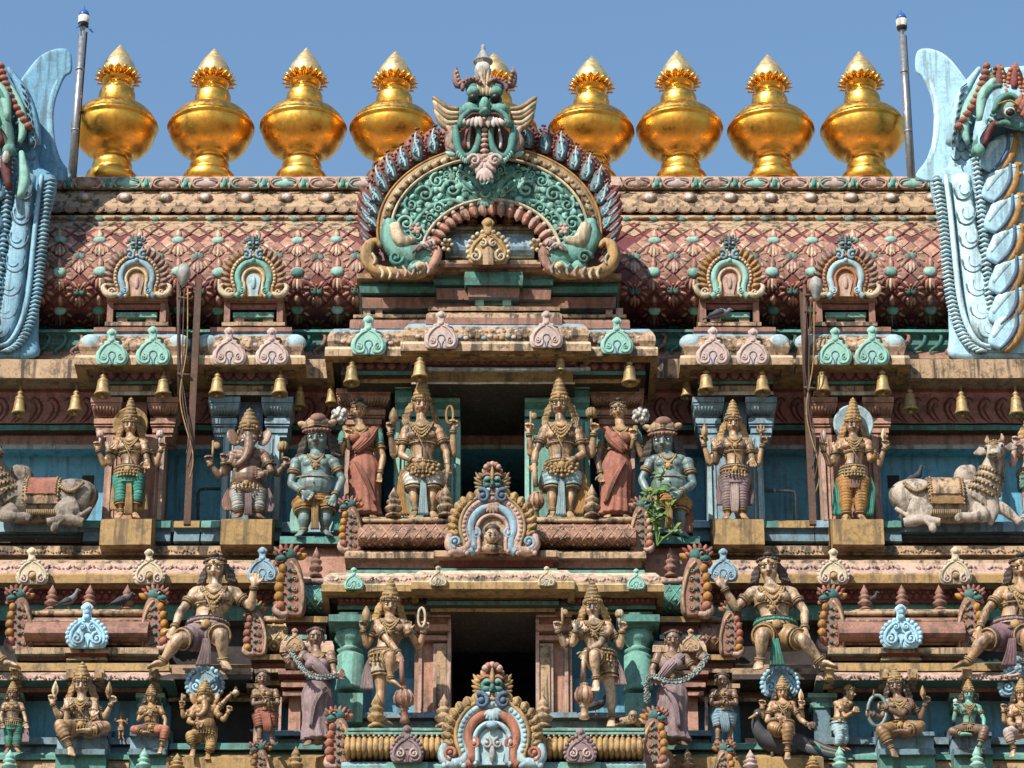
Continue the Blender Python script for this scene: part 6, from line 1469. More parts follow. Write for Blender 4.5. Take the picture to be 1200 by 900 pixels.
        for i, (p, t) in enumerate(sel):
            c = Vector(p[:3])
            for q in range(N_):
                v = mb.v[b0 + i * N_ + q]; d = v - c; l = d.length or 1
                fr = -d.y / l; sw = d.x / l
                ph = t * folds * math.pi * 2 + 2.2 * fr + 1.1 * sw
                v += d * (amp * .75 * (math.sin(ph) ** 3 + .35 * math.sin(ph * 1.7 + sw * 3)))
        for i_, (rm, dt) in ((-1, ('goldpaint', 1.03)), (-3, ('brown_and_shade', 1.03))):
            if len(sel) > 6: p = sel[i_][0]; p0 = sel[i_ - 1][0]; s.ring(mb, Vector(p[:3]), Vector(p[:3]) - Vector(p0[:3]), p[3] * dt, .007 * h, rm, 16)
        if own: mb.build(name, s.root)
    def hips(s, mt, drop=.13, k=1.16, folds=0, name='waist_cloth', top=.35, flare=1.0):
        mb = MB(); h = s.h; a = s.pel.lerp(s.wai, top); c = s.pel - Vector((0, 0, drop * h)); f = s.fat
        prof = [(a, .096 * f * k, .078 * f * k), (s.pel.lerp(a, .4), .112 * f * k, .09 * f * k), (s.pel, .116 * f * k, .094 * f * k), (s.pel.lerp(c, .5), .118 * f * k * flare, .092 * f * k * flare), (c, .115 * f * k * flare, .088 * f * k * flare)]
        pp = cr([tuple(p) + (x * h, y * h) for p, x, y in prof], 5); n = 36; b0 = len(mb.v); vs = []
        for i, p in enumerate(pp):
            w = i / (len(pp) - 1)
            for q in range(n):
                an = 2 * math.pi * q / n; rp = 1 + (.045 * w * math.sin(an * (folds or 9)) + .02 * math.sin(i * 1.7 + math.cos(an) * 2))
                vs.append(Vector((p[0] + math.cos(an) * p[3] * rp, p[1] + math.sin(an) * p[4] * rp, p[2])))
        fs = [(i * n + q, i * n + (q + 1) % n, (i + 1) * n + (q + 1) % n, (i + 1) * n + q) for i in range(len(pp) - 1) for q in range(n)]
        fs += [tuple(range(n - 1, -1, -1)), tuple((len(pp) - 1) * n + q for q in range(n))]
        mb.add(vs, fs, mt); return mb.build(name, s.root)
    def drape(s, pts, wid, mt, name='drape', pleats=4, dep=4):
        """hanging pleated cloth through photo points"""
        mb = MB(); P3 = cr([tuple(s.L(p)) + (w * s.s,) for p, w in zip(pts, wid)], 5)
        n = 9; vs = []
        for i, p in enumerate(P3):
            for q in range(n):
                t = q / (n - 1) - .5
                z = math.cos(t * pleats * 2 * math.pi) * dep * s.s * .35
                vs.append(Vector((p[0] + t * 2 * p[3], p[1] - z, p[2])))
        nb = len(vs); vs += [v + Vector((0, 1.5 * s.s, 0)) for v in vs]
        fs = []
        for i in range(len(P3) - 1):
            for q in range(n - 1):
                a = i * n + q; fs.append((a, a + 1, a + n + 1, a + n)); fs.append((nb + a, nb + a + n, nb + a + n + 1, nb + a + 1))
        L_ = len(P3) - 1
        for q in range(n - 1): fs.append((q, nb + q, nb + q + 1, q + 1)); fs.append((L_ * n + q, L_ * n + q + 1, nb + L_ * n + q + 1, nb + L_ * n + q))
        for i in range(L_): fs.append((i * n, (i + 1) * n, nb + (i + 1) * n, nb + i * n)); j = i * n + n - 1; fs.append((j, nb + j, nb + j + n, j + n))
        mb.add(vs, fs, mt); return mb.build(name, s.root)
    def skirt(s, prof, mt, folds=11, amp=.07, name='sari', sway=0):
        """prof [(x,y,rx,ry)] photo rows -> elliptical skirt with vertical folds"""
        mb = MB(); pp = cr([tuple(s.L((p[0], p[1]))) + (p[2] * s.s, p[3] * s.s) for p in prof], 5); n = 48; vs = []
        for i, p in enumerate(pp):
            w = i / (len(pp) - 1)
            for q in range(n):
                an = 2 * math.pi * q / n; rp = 1 + amp * w * math.sin(an * folds + sway * w * 3) + .012 * math.sin(i * 2.1 + an * 2)
                vs.append(Vector((p[0] + math.cos(an) * p[3] * rp, p[1] + math.sin(an) * p[4] * rp, p[2])))
        fs = [(i * n + q, i * n + (q + 1) % n, (i + 1) * n + (q + 1) % n, (i + 1) * n + q) for i in range(len(pp) - 1) for q in range(n)]
        fs += [tuple(range(n - 1, -1, -1)), tuple((len(pp) - 1) * n + q for q in range(n))]
        mb.add(vs, fs, mt); return mb.build(name, s.root)
    def pallu(s, pts, wid, mt, name='sash', dep=2.5):
        mb = MB(); P3 = cr([tuple(s.L(p)) + (w * s.s,) for p, w in zip(pts, wid)], 5)
        mb.tube([p[:3] for p in P3], [(p[3], dep * s.s) for p in P3], mt, n=8, nrm=FRONT)
        for k in (-.5, 0, .5): mb.tube([Vector(p[:3]) + FRONT * dep * s.s * .9 + Vector((k * p[3], 0, 0)) for p in P3], .9 * s.s, mt, n=4)
        return mb.build(name, s.root)
    def hairdo(s, mt='hair', strands=True, ln=2.6, wide=1.0, bun=False):
        mb = MB(); Rr = s.hr; H = s.H
        mb.ell(H(0, -.28, .30), (1.04 * Rr, 1.0 * Rr, 1.05 * Rr), mt, s.hrot, 14, 9)
        for j in range(9): a = R(-80 + 20 * j); mb.ell(H(math.sin(a) * .98, .42 * math.cos(a) + .12, .62 + .32 * math.cos(a)), (.24 * Rr, .2 * Rr, .2 * Rr), mt)
        if bun: mb.ell(H(.1, -.9, .2), .75 * Rr, mt)
        if strands:
            for k in (-1, 1):
                for j in range(4):
                    x = k * (.92 + .13 * j) * wide
                    pts = [H(k * .8, .1 - .25 * j, .35), H(x * 1.08, .05 - .2 * j, -.25), H(x * 1.2, .1 - .15 * j, -.9), H(x * 1.36 + k * .1, .05 - .15 * j, -1.5), H(x * 1.35, .2, -ln * (.75 + .06 * j))]
                    pp = cr([tuple(p) for p in pts], 5)
                    mb.tube([Vector(p) + Vector((.06 * Rr * math.sin(i * 1.7), 0, 0)) for i, p in enumerate(pp)], [(.23 - .10 * i / len(pp)) * Rr * (1 + .22 * (i % 2)) for i in range(len(pp))], mt, n=7)
        mb.build('hair', s.root)
    def crown(s, hgt, mt='jewel', kind='kirita', mt2='goldpaint'):
        """hgt = height above the brow in head radii"""
        mb = MB(); Rr = s.hr; rot = s.hrot; H = s.H
        c = H(0, -.06, .50)
        if kind == 'kirita':
            pr = [(.98, -.05), (1.08, 0), (1.10, .14), (1.0, .2), (1.02, .3), (1.10, .36), (1.02, .5), (.9, .56)]
            n = max(3, int((hgt - .9) / .42))
            for i in range(n):
                t = i / n; r = .92 * (1 - .62 * t); z = .6 + (hgt - 1.0) * t; d = (hgt - 1.0) / n
                pr += [(r, z), (r * 1.07, z + d * .3), (r * .98, z + d * .7), (r * .86, z + d * .92)]
            pr += [(.26, hgt - .38), (.36, hgt - .3), (.3, hgt - .18), (.14, hgt - .1), (.03, hgt + .05)]
            mb.lathe(c, [(r * Rr, z * Rr) for r, z in pr], [mt if i % 3 else mt2 for i in range(len(pr) - 1)], n=20, rot=rot, ripple=.03, rn=10)
            for (x, u, r) in ((0, .62, .24), (-.5, .5, .17), (.5, .5, .17), (0, 1.0, .16), (-.8, .35, .14), (.8, .35, .14)): mb.ell(H(x, .98 - abs(x) * .35 - (.12 if u > .8 else 0), .5 + u * .72), (r * Rr, .12 * Rr, r * 1.25 * Rr), mt2, rot)
            for j in range(11): a = R(-75 + 15 * j); mb.ell(H(math.sin(a) * 1.06, math.cos(a) * 1.06 - .06, .56), .09 * Rr, mt)
            for k in (-1, 1): mb.ell(H(k * 1.08, .05, .35), (.14 * Rr, .2 * Rr, .3 * Rr), mt); mb.ell(H(k * 1.08, .18, -.72), (.2 * Rr, .2 * Rr, .24 * Rr), mt)
        elif kind == 'turban':
            mb.lathe(c, [(.98 * Rr, -.1 * Rr), (1.08 * Rr, .02 * Rr), (1.06 * Rr, .22 * Rr), (.95 * Rr, .3 * Rr)], mt2, n=20, rot=rot)
            for j in range(10): a = R(-80 + 17.5 * j); mb.ell(H(math.sin(a) * 1.14, math.cos(a) * 1.1, .62), .13 * Rr, mt2)
            mb.ell(H(0, -.1, 1.2), (1.12 * Rr, .95 * Rr, .75 * Rr), mt, rot, 14, 8); mb.ell(H(.1, .1, 1.6), (.75 * Rr, .8 * Rr, .55 * Rr), mt2, rot)
            for j in range(5): mb.tube([H(-1.25 + .1 * j, .3, .9 + .1 * j), H(0, .9 - .1 * j, 1.05 + .17 * j), H(1.25 - .1 * j, .3, .9 + .12 * j)], .08 * Rr, mt, n=5)
            for k in (-1, 1): mb.ell(H(k * 1.2, -.1, 1.25), (.5 * Rr, .4 * Rr, .3 * Rr), mt, rot @ Matrix.Rotation(R(-25 * k), 3, 'Y'))
        elif kind == 'band':
            for u, r in ((.55, 1.04), (.7, 1.0)): s.ring(mb, H(0, -.08, u), rot @ Vector((0, -.2, 1)), r * Rr, .07 * Rr, mt2, 20)
            mb.ell(H(0, .95, .72), .16 * Rr, mt2); mb.ell(H(0, .2, 1.3), (.45 * Rr, .4 * Rr, .3 * Rr), 'hair')
        mb.build('crown', s.root)
    def halo(s, c, r, mt, w=-9):
        mb = MB(); p = s.L((c[0], c[1], w)); q = r * s.s
        rot = Matrix.Rotation(R(90 + 8), 3, 'X')
        mb.lathe(p, [(.01, -.025), (q * .9, -.025), (q, -.018), (q, .018), (q * .93, .026), (q * .88, .02), (.01, .02)], mt, n=40, rot=rot); mb.build('halo', s.root)
    def necklaces(s, n=3, spread=1.0, beads=True, pend=True, thread=True):
        mb = s.jw; h = s.h; f = FRONT
        for j in range(n):
            dp = (.035 + .035 * j) * h * spread; wd = (.055 + .014 * j) * h
            pts = []
            for i in range(13):
                t = i / 6 - 1
                z = -dp * (1 - abs(t) ** 1.7); base = s.che.lerp(s.nec, .74)
                pts.append(base + Vector((t * wd, 0, z)) + f * ((.052 + .03 * (1 - t * t) + .008 * j) * h))
            mb.tube(pts, .008 * h, 'jewel', n=5); mb.tube([q - f * .006 * h - Vector((0, 0, .012 * h)) for q in pts], .010 * h, 'brown_and_shade', n=5)
            if beads:
                for q in pts[1:-1]: mb.ell(q + Vector((0, 0, -.008 * h)) + f * .006 * h, .0105 * h, 'goldpaint' if j % 2 else 'jewel', n=6, k=4)
        if pend:
            c = s.che.lerp(s.nec, .74) + Vector((0, 0, -(.05 + .035 * n) * h * spread * .8)) + f * .095 * h
            mb.ell(c, (.026 * h, .014 * h, .026 * h), 'goldpaint'); [mb.ell(c + Vector((.03 * h * math.cos(q), 0, .03 * h * math.sin(q))), .009 * h, 'jewel', n=6, k=4) for q in range(6)]
        if thread:
            a = s.che.lerp(s.nec, .5) + Vector((-.07 * h, 0, 0)) + f * .06 * h; b = s.pel.lerp(s.wai, .5) + Vector((.06 * h, 0, 0)) + f * .085 * h * s.fat
            mb.tube([a, a.lerp(b, .35) + f * .045 * h, a.lerp(b, .7) + f * .03 * h, b], .006 * h, 'jewel', n=5)
            c = s.che.lerp(s.wai, .45); s.ell_ring(mb, c, .118 * h * (s.wide * .5 + .5), .088 * h, .007 * h, 'jewel')
    def ell_ring(s, mb, c, rx, ry, t, mt, n=26, beads=0, sag=0):
        pts = [c + Vector((math.cos(2 * math.pi * i / n) * rx, math.sin(2 * math.pi * i / n) * ry, -sag * max(0, -math.sin(2 * math.pi * i / n)))) for i in range(n)]
        mb.tube(pts, t, mt, n=5, closed=True)
        if beads:
            for p in pts: mb.ell(p, t * beads, mt, n=6, k=4)
    def lines(s):
        """dark painted creases of chest and belly"""
        mb = MB(); h = s.h; f = FRONT; a, w, p = s.che, s.wai, s.pel
        for k in (-1, 1):
            mb.tube([a + Vector((k * .012 * h, 0, -.035 * h)) + f * .088 * h, a + Vector((k * .055 * h, 0, -.046 * h)) + f * .088 * h, a + Vector((k * .10 * h * s.wide, 0, -.025 * h)) + f * .058 * h], .0045 * h, 'brown_and_shade', n=5)
            mb.ell(a + Vector((k * .058 * h * s.wide, 0, -.012 * h)) + f * .0935 * h, .007 * h, 'brownpink', n=6, k=4)
        mb.tube([a + Vector((0, 0, -.02 * h)) + f * .082 * h, a.lerp(w, .5) + f * .0755 * h, w.lerp(p, .2) + f * .0755 * h * s.fat], .0035 * h, 'brown_and_shade', n=5)
        mb.ell(w.lerp(p, .42) + f * .078 * h * s.fat, .009 * h, 'brown_and_shade', n=6, k=4)
        mb.build('body_creases', s.root)
    def belt(s, rows=2, tass=True, mt='jewel', k=1.16, big=False):
        mb = MB(); h = s.h; f = s.fat
        for j in range(rows):
            c = s.pel + Vector((0, 0, (.045 - .024 * j) * h)); s.ell_ring(mb, c, .116 * h * f * k, .098 * h * f * k, .011 * h, mt, beads=1.25, sag=.012 * h * j)
        for dz in (.062, -.022 * rows): s.ell_ring(mb, s.pel + Vector((0, 0, dz * h)), .1165 * h * f * k, .0965 * h * f * k, .007 * h, 'brown_and_shade')
        c = s.pel + FRONT * .105 * h * f * k
        mb.ell(c + Vector((0, 0, .02 * h)), (.032 * h, .018 * h, .032 * h), 'goldpaint')
        if tass:
            for i in range(9):
                t = (i - 4) / 4; p = s.pel + Vector((t * .105 * h * f * k, -(.105 * h * f * k) * math.sqrt(max(.05, 1 - t * t * .9)), -.0 * h))
                mb.tube([p, p + Vector((0, -.01 * h, -.05 * h))], .007 * h, 'jewel', n=5); mb.ell(p + Vector((0, -.01 * h, -.06 * h)), .013 * h, 'goldpaint', n=6, k=4)
        if big:
            for j in range(3):
                for i in range(9):
                    t = (i - 4) / 4; rr_ = .03 + .028 * j; p = s.pel + FRONT * .115 * h + Vector((math.sin(t * 1.5) * rr_ * 1.5 * h, 0, -math.cos(t * 1.5) * rr_ * 1.25 * h + .03 * h)); mb.ell(p, .0165 * h, mt if (i + j) % 2 else 'goldpaint', n=6, k=4)
        mb.build('belt', s.root)
    def held(s, kind, p, ln=24, mt='jewel', name=None, up=(0, -1), w=0):
        """carved attribute in photo px: p = bottom point"""
        mb = MB(); u = s.s; a = s.L(p); d = Vector((up[0], 0, -up[1])).normalized()
        if kind == 'conch':
            mb.tube([a + d * u * ln * t for t in (0, .2, .45, .7, .88, 1.0)], [u * ln * r for r in (.07, .17, .24, .19, .10, .03)], mt, n=12)
            for t in (.55, .68, .8): mb.ell(a + d * u * ln * t, (u * ln * .2 * (1.3 - t), u * ln * .2 * (1.3 - t), u * ln * .05), mt)
        elif kind == 'flame':
            mb.tube([a + d * u * ln * t for t in (0, .15, .4, .65, .85, 1.0)], [(u * ln * r, u * ln * r * .5) for r in (.06, .1, .2, .16, .08, .02)], mt, n=10, nrm=FRONT)
            mb.tube([a + d * u * ln * t + FRONT * u * ln * .1 for t in (.25, .5, .8)], [u * ln * .06, u * ln * .08, u * ln * .02], 'goldpaint', n=8)
        elif kind == 'axe':
            mb.tube([a - d * u * ln * .2, a + d * u * ln], u * 1.5, mt, n=8); mb.ell(a + d * u * ln * .75 + Vector((u * ln * .16, 0, 0)), (u * ln * .2, u * 1.5, u * ln * .2), mt)
        elif kind == 'trident':
            mb.tube([a - d * u * ln * .2, a + d * u * ln], u * 1.4, mt, n=8)
            for k in (-1, 1): mb.tube([a + d * u * ln * .5, a + d * u * ln * .62 + Vector((k * u * ln * .22, 0, 0)), a + d * u * ln * .95 + Vector((k * u * ln * .2, 0, 0))], [u * 1.6, u * 2, u * .5], mt, n=6)
            mb.ell(a + d * u * ln * .5, u * 3, mt)
        elif kind == 'lotus':
            mb.tube([a, a + d * u * ln * .5], u * 1.6, mt, n=8); c = a + d * u * ln * .7
            for i in range(8): t = 2 * math.pi * i / 8; mb.ell(c + Vector((math.cos(t) * u * ln * .14, math.sin(t) * u * ln * .14, 0)), (u * ln * .12, u * ln * .12, u * ln * .24), mt)
            mb.ell(c + d * u * ln * .12, u * ln * .13, 'goldpaint')
        elif kind == 'noose':
            pts = [a + d * u * ln * (.5 - .5 * math.cos(t)) + Vector((math.sin(t) * u * ln * .17, 0, 0)) for t in [2 * math.pi * i / 16 for i in range(16)]]; mb.tube(pts, u * ln * .065, mt, n=7, closed=True)
        elif kind == 'pot':
            mb.lathe(a, [(u * ln * r, u * ln * z) for r, z in ((.1, 0), (.28, .12), (.33, .32), (.25, .52), (.12, .62), (.2, .7), (.1, .85), (.02, 1))], mt, n=14)
        mb.build(name or {'conch': 'conch_shell', 'flame': 'flame_emblem', 'axe': 'small_axe', 'trident': 'trident', 'lotus': 'lotus_bud', 'noose': 'noose', 'pot': 'water_pot'}[kind], s.root)
    def club(s, top, neck, bulb, r, foot, mt='skin_pale', mt2='terracotta'):
        mb = MB(); a, n_, c, f = s.L(top), s.L(neck), s.L(bulb), s.L(foot); u = s.s
        mb.tube([a, n_], [u * 2.6, u * 3.4], mt, n=10); d = (f - a).normalized()
        rot = Vector((0, 0, -1)).rotation_difference(d).to_matrix(); q = r * u
        mb.lathe(c, [(.3 * q, 1.35 * q), (.5 * q, 1.25 * q), (.36 * q, 1.1 * q), (.7 * q, .8 * q), (1 * q, .25 * q), (1 * q, -.2 * q), (.7 * q, -.75 * q), (.4 * q, -1 * q), (.55 * q, -1.1 * q), (.35 * q, -1.3 * q), (.4 * q, -2.1 * q), (.55 * q, -2.5 * q), (.3 * q, -2.6 * q)], mt, n=28, rot=rot, ripple=.07, rn=10)
        for i in range(10): t = 2 * math.pi * i / 10; mb.tube([c + rot @ Vector((math.cos(t) * q * rr_, math.sin(t) * q * rr_, z * q)) for rr_, z in ((.72, .85), (1.03, .2), (1.0, -.3), (.7, -.8))], u * 1.1, mt2, n=5)
        mb.build('club', s.root)
    def whisk(s, hold, top, tuft, r):
        mb = MB(); u = s.s; a, b, c = s.L(hold), s.L(top), s.L(tuft)
        mb.tube([a, b], [u * 2.4, u * 3.2], 'jewel', n=8); mb.build('whisk_handle', s.root)
        mb = MB(); rr_ = random.Random(2)
        mb.ell(c, (r * u * .8, r * u * .6, r * u * .8), 'grey')
        for i in range(46):
            v = Vector((rr_.uniform(-1, 1), rr_.uniform(-1, .3), rr_.uniform(-1, 1))).normalized(); p = c + Vector((v.x * r * u * .8, v.y * r * u * .6, v.z * r * u * .8)); mb.ell(p, (u * 2.4, u * 2, u * 3.0), 'white' if i % 3 else 'grey', n=6, k=4)
        mb.build('whisk_tuft', s.root)
    def done(s, voxel=None, name='body'):
        if hasattr(s, 'che') and not getattr(s, 'nolines', False) and s.m > 50: s.lines()
        fuse(s.b, name, s.root, voxel or s.voxel, s.mt)
        if s.jw.v: s.jw.build('necklace', s.root)
        return s.root
# ------------------------------------------------------------------ upper storey figures
def standing(kind, label, x0, y0, o, yh, hx, hy, hr, crown, mt, arms, pelx, legs, size, lower, **kw):
    """four-armed standing deity; arms: (shoulder, elbow, wrist, handdir, kind)"""
    f = Fig(kind, label, x0, y0, o, size, mt)
    return f
# far left deity with orange halo
f = Fig('deity_statue', 'four armed statue in green leggings with orange halo on the pink pilaster', 150, 607, 100, 122, 'skin')
f.torso((151, 556), (152, 543), (153, 525), (153, 512)); f.head((153, 499), 9, pitch=8); f.hairdo('skin_gold', ln=2.4); f.crown(3.3)
f.arm((136, 520, -3), (122, 545, -4), (114, 526, 3), (-.1, -1), 'fist'); f.arm((170, 520, -3), (183, 545, -4), (189, 526, 3), (.1, -1), 'fist')
f.arm((137, 521, 2), (129, 544, 6), (127, 527, 14), (0, -1), 'open'); f.arm((169, 521, 2), (173, 541, 6), (172, 540, 17), (0, 1), 'open')
l1 = f.leg((143, 560), (141, 580, 2), (142, 601), (138, 606, 10)); l2 = f.leg((159, 560), (161, 580, 2), (157, 601), (160, 606, 10))
f.hips('green_leg', drop=.12); f.cover(l1, 'green_leg', 0, 1.55, 1.25); f.cover(l2, 'green_leg', 0, 1.55, 1.25); f.belt(3); f.necklaces(3)
f.drape([(151, 566, 10), (151, 585, 9), (150, 603, 6)], [3, 4, 5], 'goldpaint'); f.drape([(136, 562), (134, 580), (135, 598)], [3, 4, 6], 'goldpaint', 'side_sash'); f.drape([(166, 562), (168, 580), (167, 598)], [3, 4, 6], 'goldpaint', 'side_sash')
f.halo((153, 497), 21, 'ochre'); f.held('lotus', (117, 520, 6), 18, 'blush'); f.held('lotus', (187, 520, 6), 18, 'blush'); f.done()
# lilac robed deity
f = Fig('deity_statue', 'four armed statue in lilac robe on the pale blue pilaster right of centre', 860, 608, 100, 122, 'skin')
f.torso((861, 556), (861, 542), (861, 524), (860, 511)); f.head((859, 497), 9.2, pitch=8); f.hairdo('goldpaint', ln=2.6); f.crown(2.7)
f.arm((844, 519, -3), (832, 544, -2), (824, 519, 3), (0, -1), 'fist'); f.arm((877, 519, -3), (889, 544, -2), (894, 520, 3), (.1, -1), 'fist')
f.arm((845, 521, 2), (839, 543, 6), (838, 524, 13), (0, -1), 'open'); f.arm((877, 521, 2), (882, 540, 5), (881, 538, 17), (.2, 1), 'open')
l1 = f.leg((853, 560), (853, 581, 2), (853, 602), (850, 607, 10)); l2 = f.leg((869, 560), (869, 581, 2), (869, 602), (873, 607, 10))
f.hips('mauve', drop=.13); f.cover(l1, 'mauve', 0, 1.82, 1.3, 7, .09); f.cover(l2, 'mauve', 0, 1.82, 1.3, 7, .09); f.belt(2); f.necklaces(2); f.drape([(861, 564, 10), (861, 584, 9), (861, 600, 6)], [4, 5, 4], 'blush')
f.drape([(846, 560), (843, 578), (844, 592)], [3, 4, 4], 'mauve', 'side_sash'); f.drape([(876, 560), (879, 578), (878, 592)], [3, 4, 4], 'mauve', 'side_sash')
f.held('flame', (826, 516, 6), 22, 'jewel'); f.held('trident', (892, 514, 6), 18, 'jewel'); f.done()
# yellow legging deity with pale halo
f = Fig('deity_statue', 'four armed statue in yellow leggings with pale blue halo on the pink pilaster', 1000, 610, 100, 123, 'skin')
f.torso((1000, 556), (1000, 542), (1000, 524), (1000, 512)); f.head((1000, 499), 9.4, pitch=8); f.hairdo('skin_gold', ln=2.3); f.crown(3.1, 'goldpaint')
f.arm((984, 520, -3), (973, 545, -3), (964, 526, 3), (0, -1), 'fist'); f.arm((1017, 520, -3), (1030, 545, -4), (1037, 524, 3), (.05, -1), 'fist')
f.arm((985, 521, 2), (979, 543, 6), (979, 528, 13), (0, -1), 'open'); f.arm((1017, 521, 2), (1020, 539, 4), (1025, 536, 16), (.3, -.2, .8), 'soft')
l1 = f.leg((992, 560), (991, 582, 2), (992, 604), (989, 609, 10)); l2 = f.leg((1008, 560), (1009, 582, 2), (1008, 604), (1012, 609, 10))
f.hips('aqua', drop=.07); f.cover(l1, 'saffron', .15, 1.85, 1.3, 7, .08); f.cover(l2, 'saffron', .15, 1.85, 1.3, 7, .08); f.belt(3); f.necklaces(3)
f.drape([(1000, 560, 11), (1000, 572, 10)], [9, 7], 'brownpink', 'front_sash'); f.drape([(983, 560), (980, 580), (981, 604)], [3, 4.5, 5], 'green_leg', 'side_sash'); f.drape([(1018, 560), (1021, 575), (1018, 604)], [3, 4.5, 5], 'green_leg', 'side_sash')
f.halo((1000, 497), 24, 'pale_sky'); f.held('conch', (965, 519, 6), 18, 'blush'); f.held('flame', (1036, 518, 6), 18, 'cream'); f.done()
# two big door guardians
def guardian(k, label, x0, hx, o=138):
    def X(x): return x if k < 0 else x
    f = Fig('guardian_statue', label, x0, 606, o, 146, 'skin')
    f.voxel = f.h * .0056
    return f
f = guardian(-1, 'four armed guardian in white shorts left of the dark upper doorway', 494, 494)
f.torso((496, 553), (495, 536), (495, 512), (494, 493), wide=1.05); f.head((494, 475), 10.6, yaw=6, pitch=8); f.hairdo('jewel', ln=2.7, wide=1.05); f.crown(2.9, 'jewel')
f.arm((475, 506, -3), (462, 535, -6), (457, 505, 2), (0, -1), 'fist'); f.arm((514, 506, -3), (531, 533, -5), (531, 502, 3), (0, -1), 'fist')
f.arm((476, 508, 2), (470, 533, 4), (484, 540, 14), (.8, .1), 'soft'); f.arm((514, 508, 2), (523, 530, 4), (525, 549, 12), (.05, 1), 'fist')
l1 = f.leg((486, 558), (485, 580, 2), (488, 600), (482, 606, 10)); l2 = f.leg((506, 558), (507, 580, 2), (506, 600), (510, 606, 10))
f.hips('white', drop=.07, k=1.2); f.cover(l1, 'white', 0, .72, 1.32, 5, .08); f.cover(l2, 'white', 0, .72, 1.32, 5, .08); f.belt(3, big=True); f.necklaces(4)
f.drape([(496, 560, 12), (496, 580, 11), (496, 603, 7)], [3, 4, 6], 'pale_sky', 'front_sash'); f.drape([(474, 550), (470, 575), (474, 604)], [4, 5, 7], 'saffron', 'side_sash'); f.drape([(519, 552), (523, 570), (520, 585)], [3, 4, 4], 'goldpaint', 'side_sash')
f.held('conch', (461, 499, 6), 24, 'jewel'); f.held('noose', (527, 497, 6), 24, 'saffron'); f.club((525, 545, 16), (522, 572, 15), (520, 583, 14), 8, (519, 606, 12), 'tan'); f.done()
f = guardian(1, 'four armed guardian in white shorts right of the dark upper doorway', 658, 656)
f.torso((658, 552), (657, 536), (657, 512), (657, 493), wide=1.05); f.head((656, 475), 10.6, yaw=-6, pitch=8); f.hairdo('jewel', ln=2.7, wide=1.05); f.crown(2.9, 'jewel')
f.arm((638, 506, -3), (622, 533, -5), (620, 506, 3), (0, -1), 'fist'); f.arm((677, 506, -3), (693, 534, -6), (696, 506, 2), (0, -1), 'fist')
f.arm((638, 508, 2), (628, 530, 4), (626, 545, 12), (-.05, 1), 'fist'); f.arm((677, 508, 2), (683, 532, 4), (670, 540, 14), (-.8, .1), 'soft')
l1 = f.leg((648, 558), (647, 580, 2), (648, 600), (644, 606, 10)); l2 = f.leg((668, 558), (670, 580, 2), (666, 600), (670, 606, 10))
f.hips('pale_sky', drop=.07, k=1.2); f.cover(l1, 'pale_sky', 0, .75, 1.32, 5, .08); f.cover(l2, 'pale_sky', 0, .75, 1.32, 5, .08); f.belt(3, big=True); f.necklaces(4)
f.drape([(658, 560, 12), (658, 580, 11), (657, 604, 7)], [3, 4, 6], 'pale_sky', 'front_sash'); f.drape([(679, 550), (684, 575), (676, 603)], [4, 6, 7], 'saffron', 'side_sash'); f.drape([(638, 552), (635, 568), (637, 578)], [3, 4, 4], 'goldpaint', 'side_sash')
f.held('axe', (622, 502, 6), 22, 'jewel'); f.held('lotus', (693, 500, 6), 26, 'jewel'); f.club((626, 543, 16), (628, 570, 15), (628, 588, 14), 9, (628, 606, 12), 'tan'); f.done()
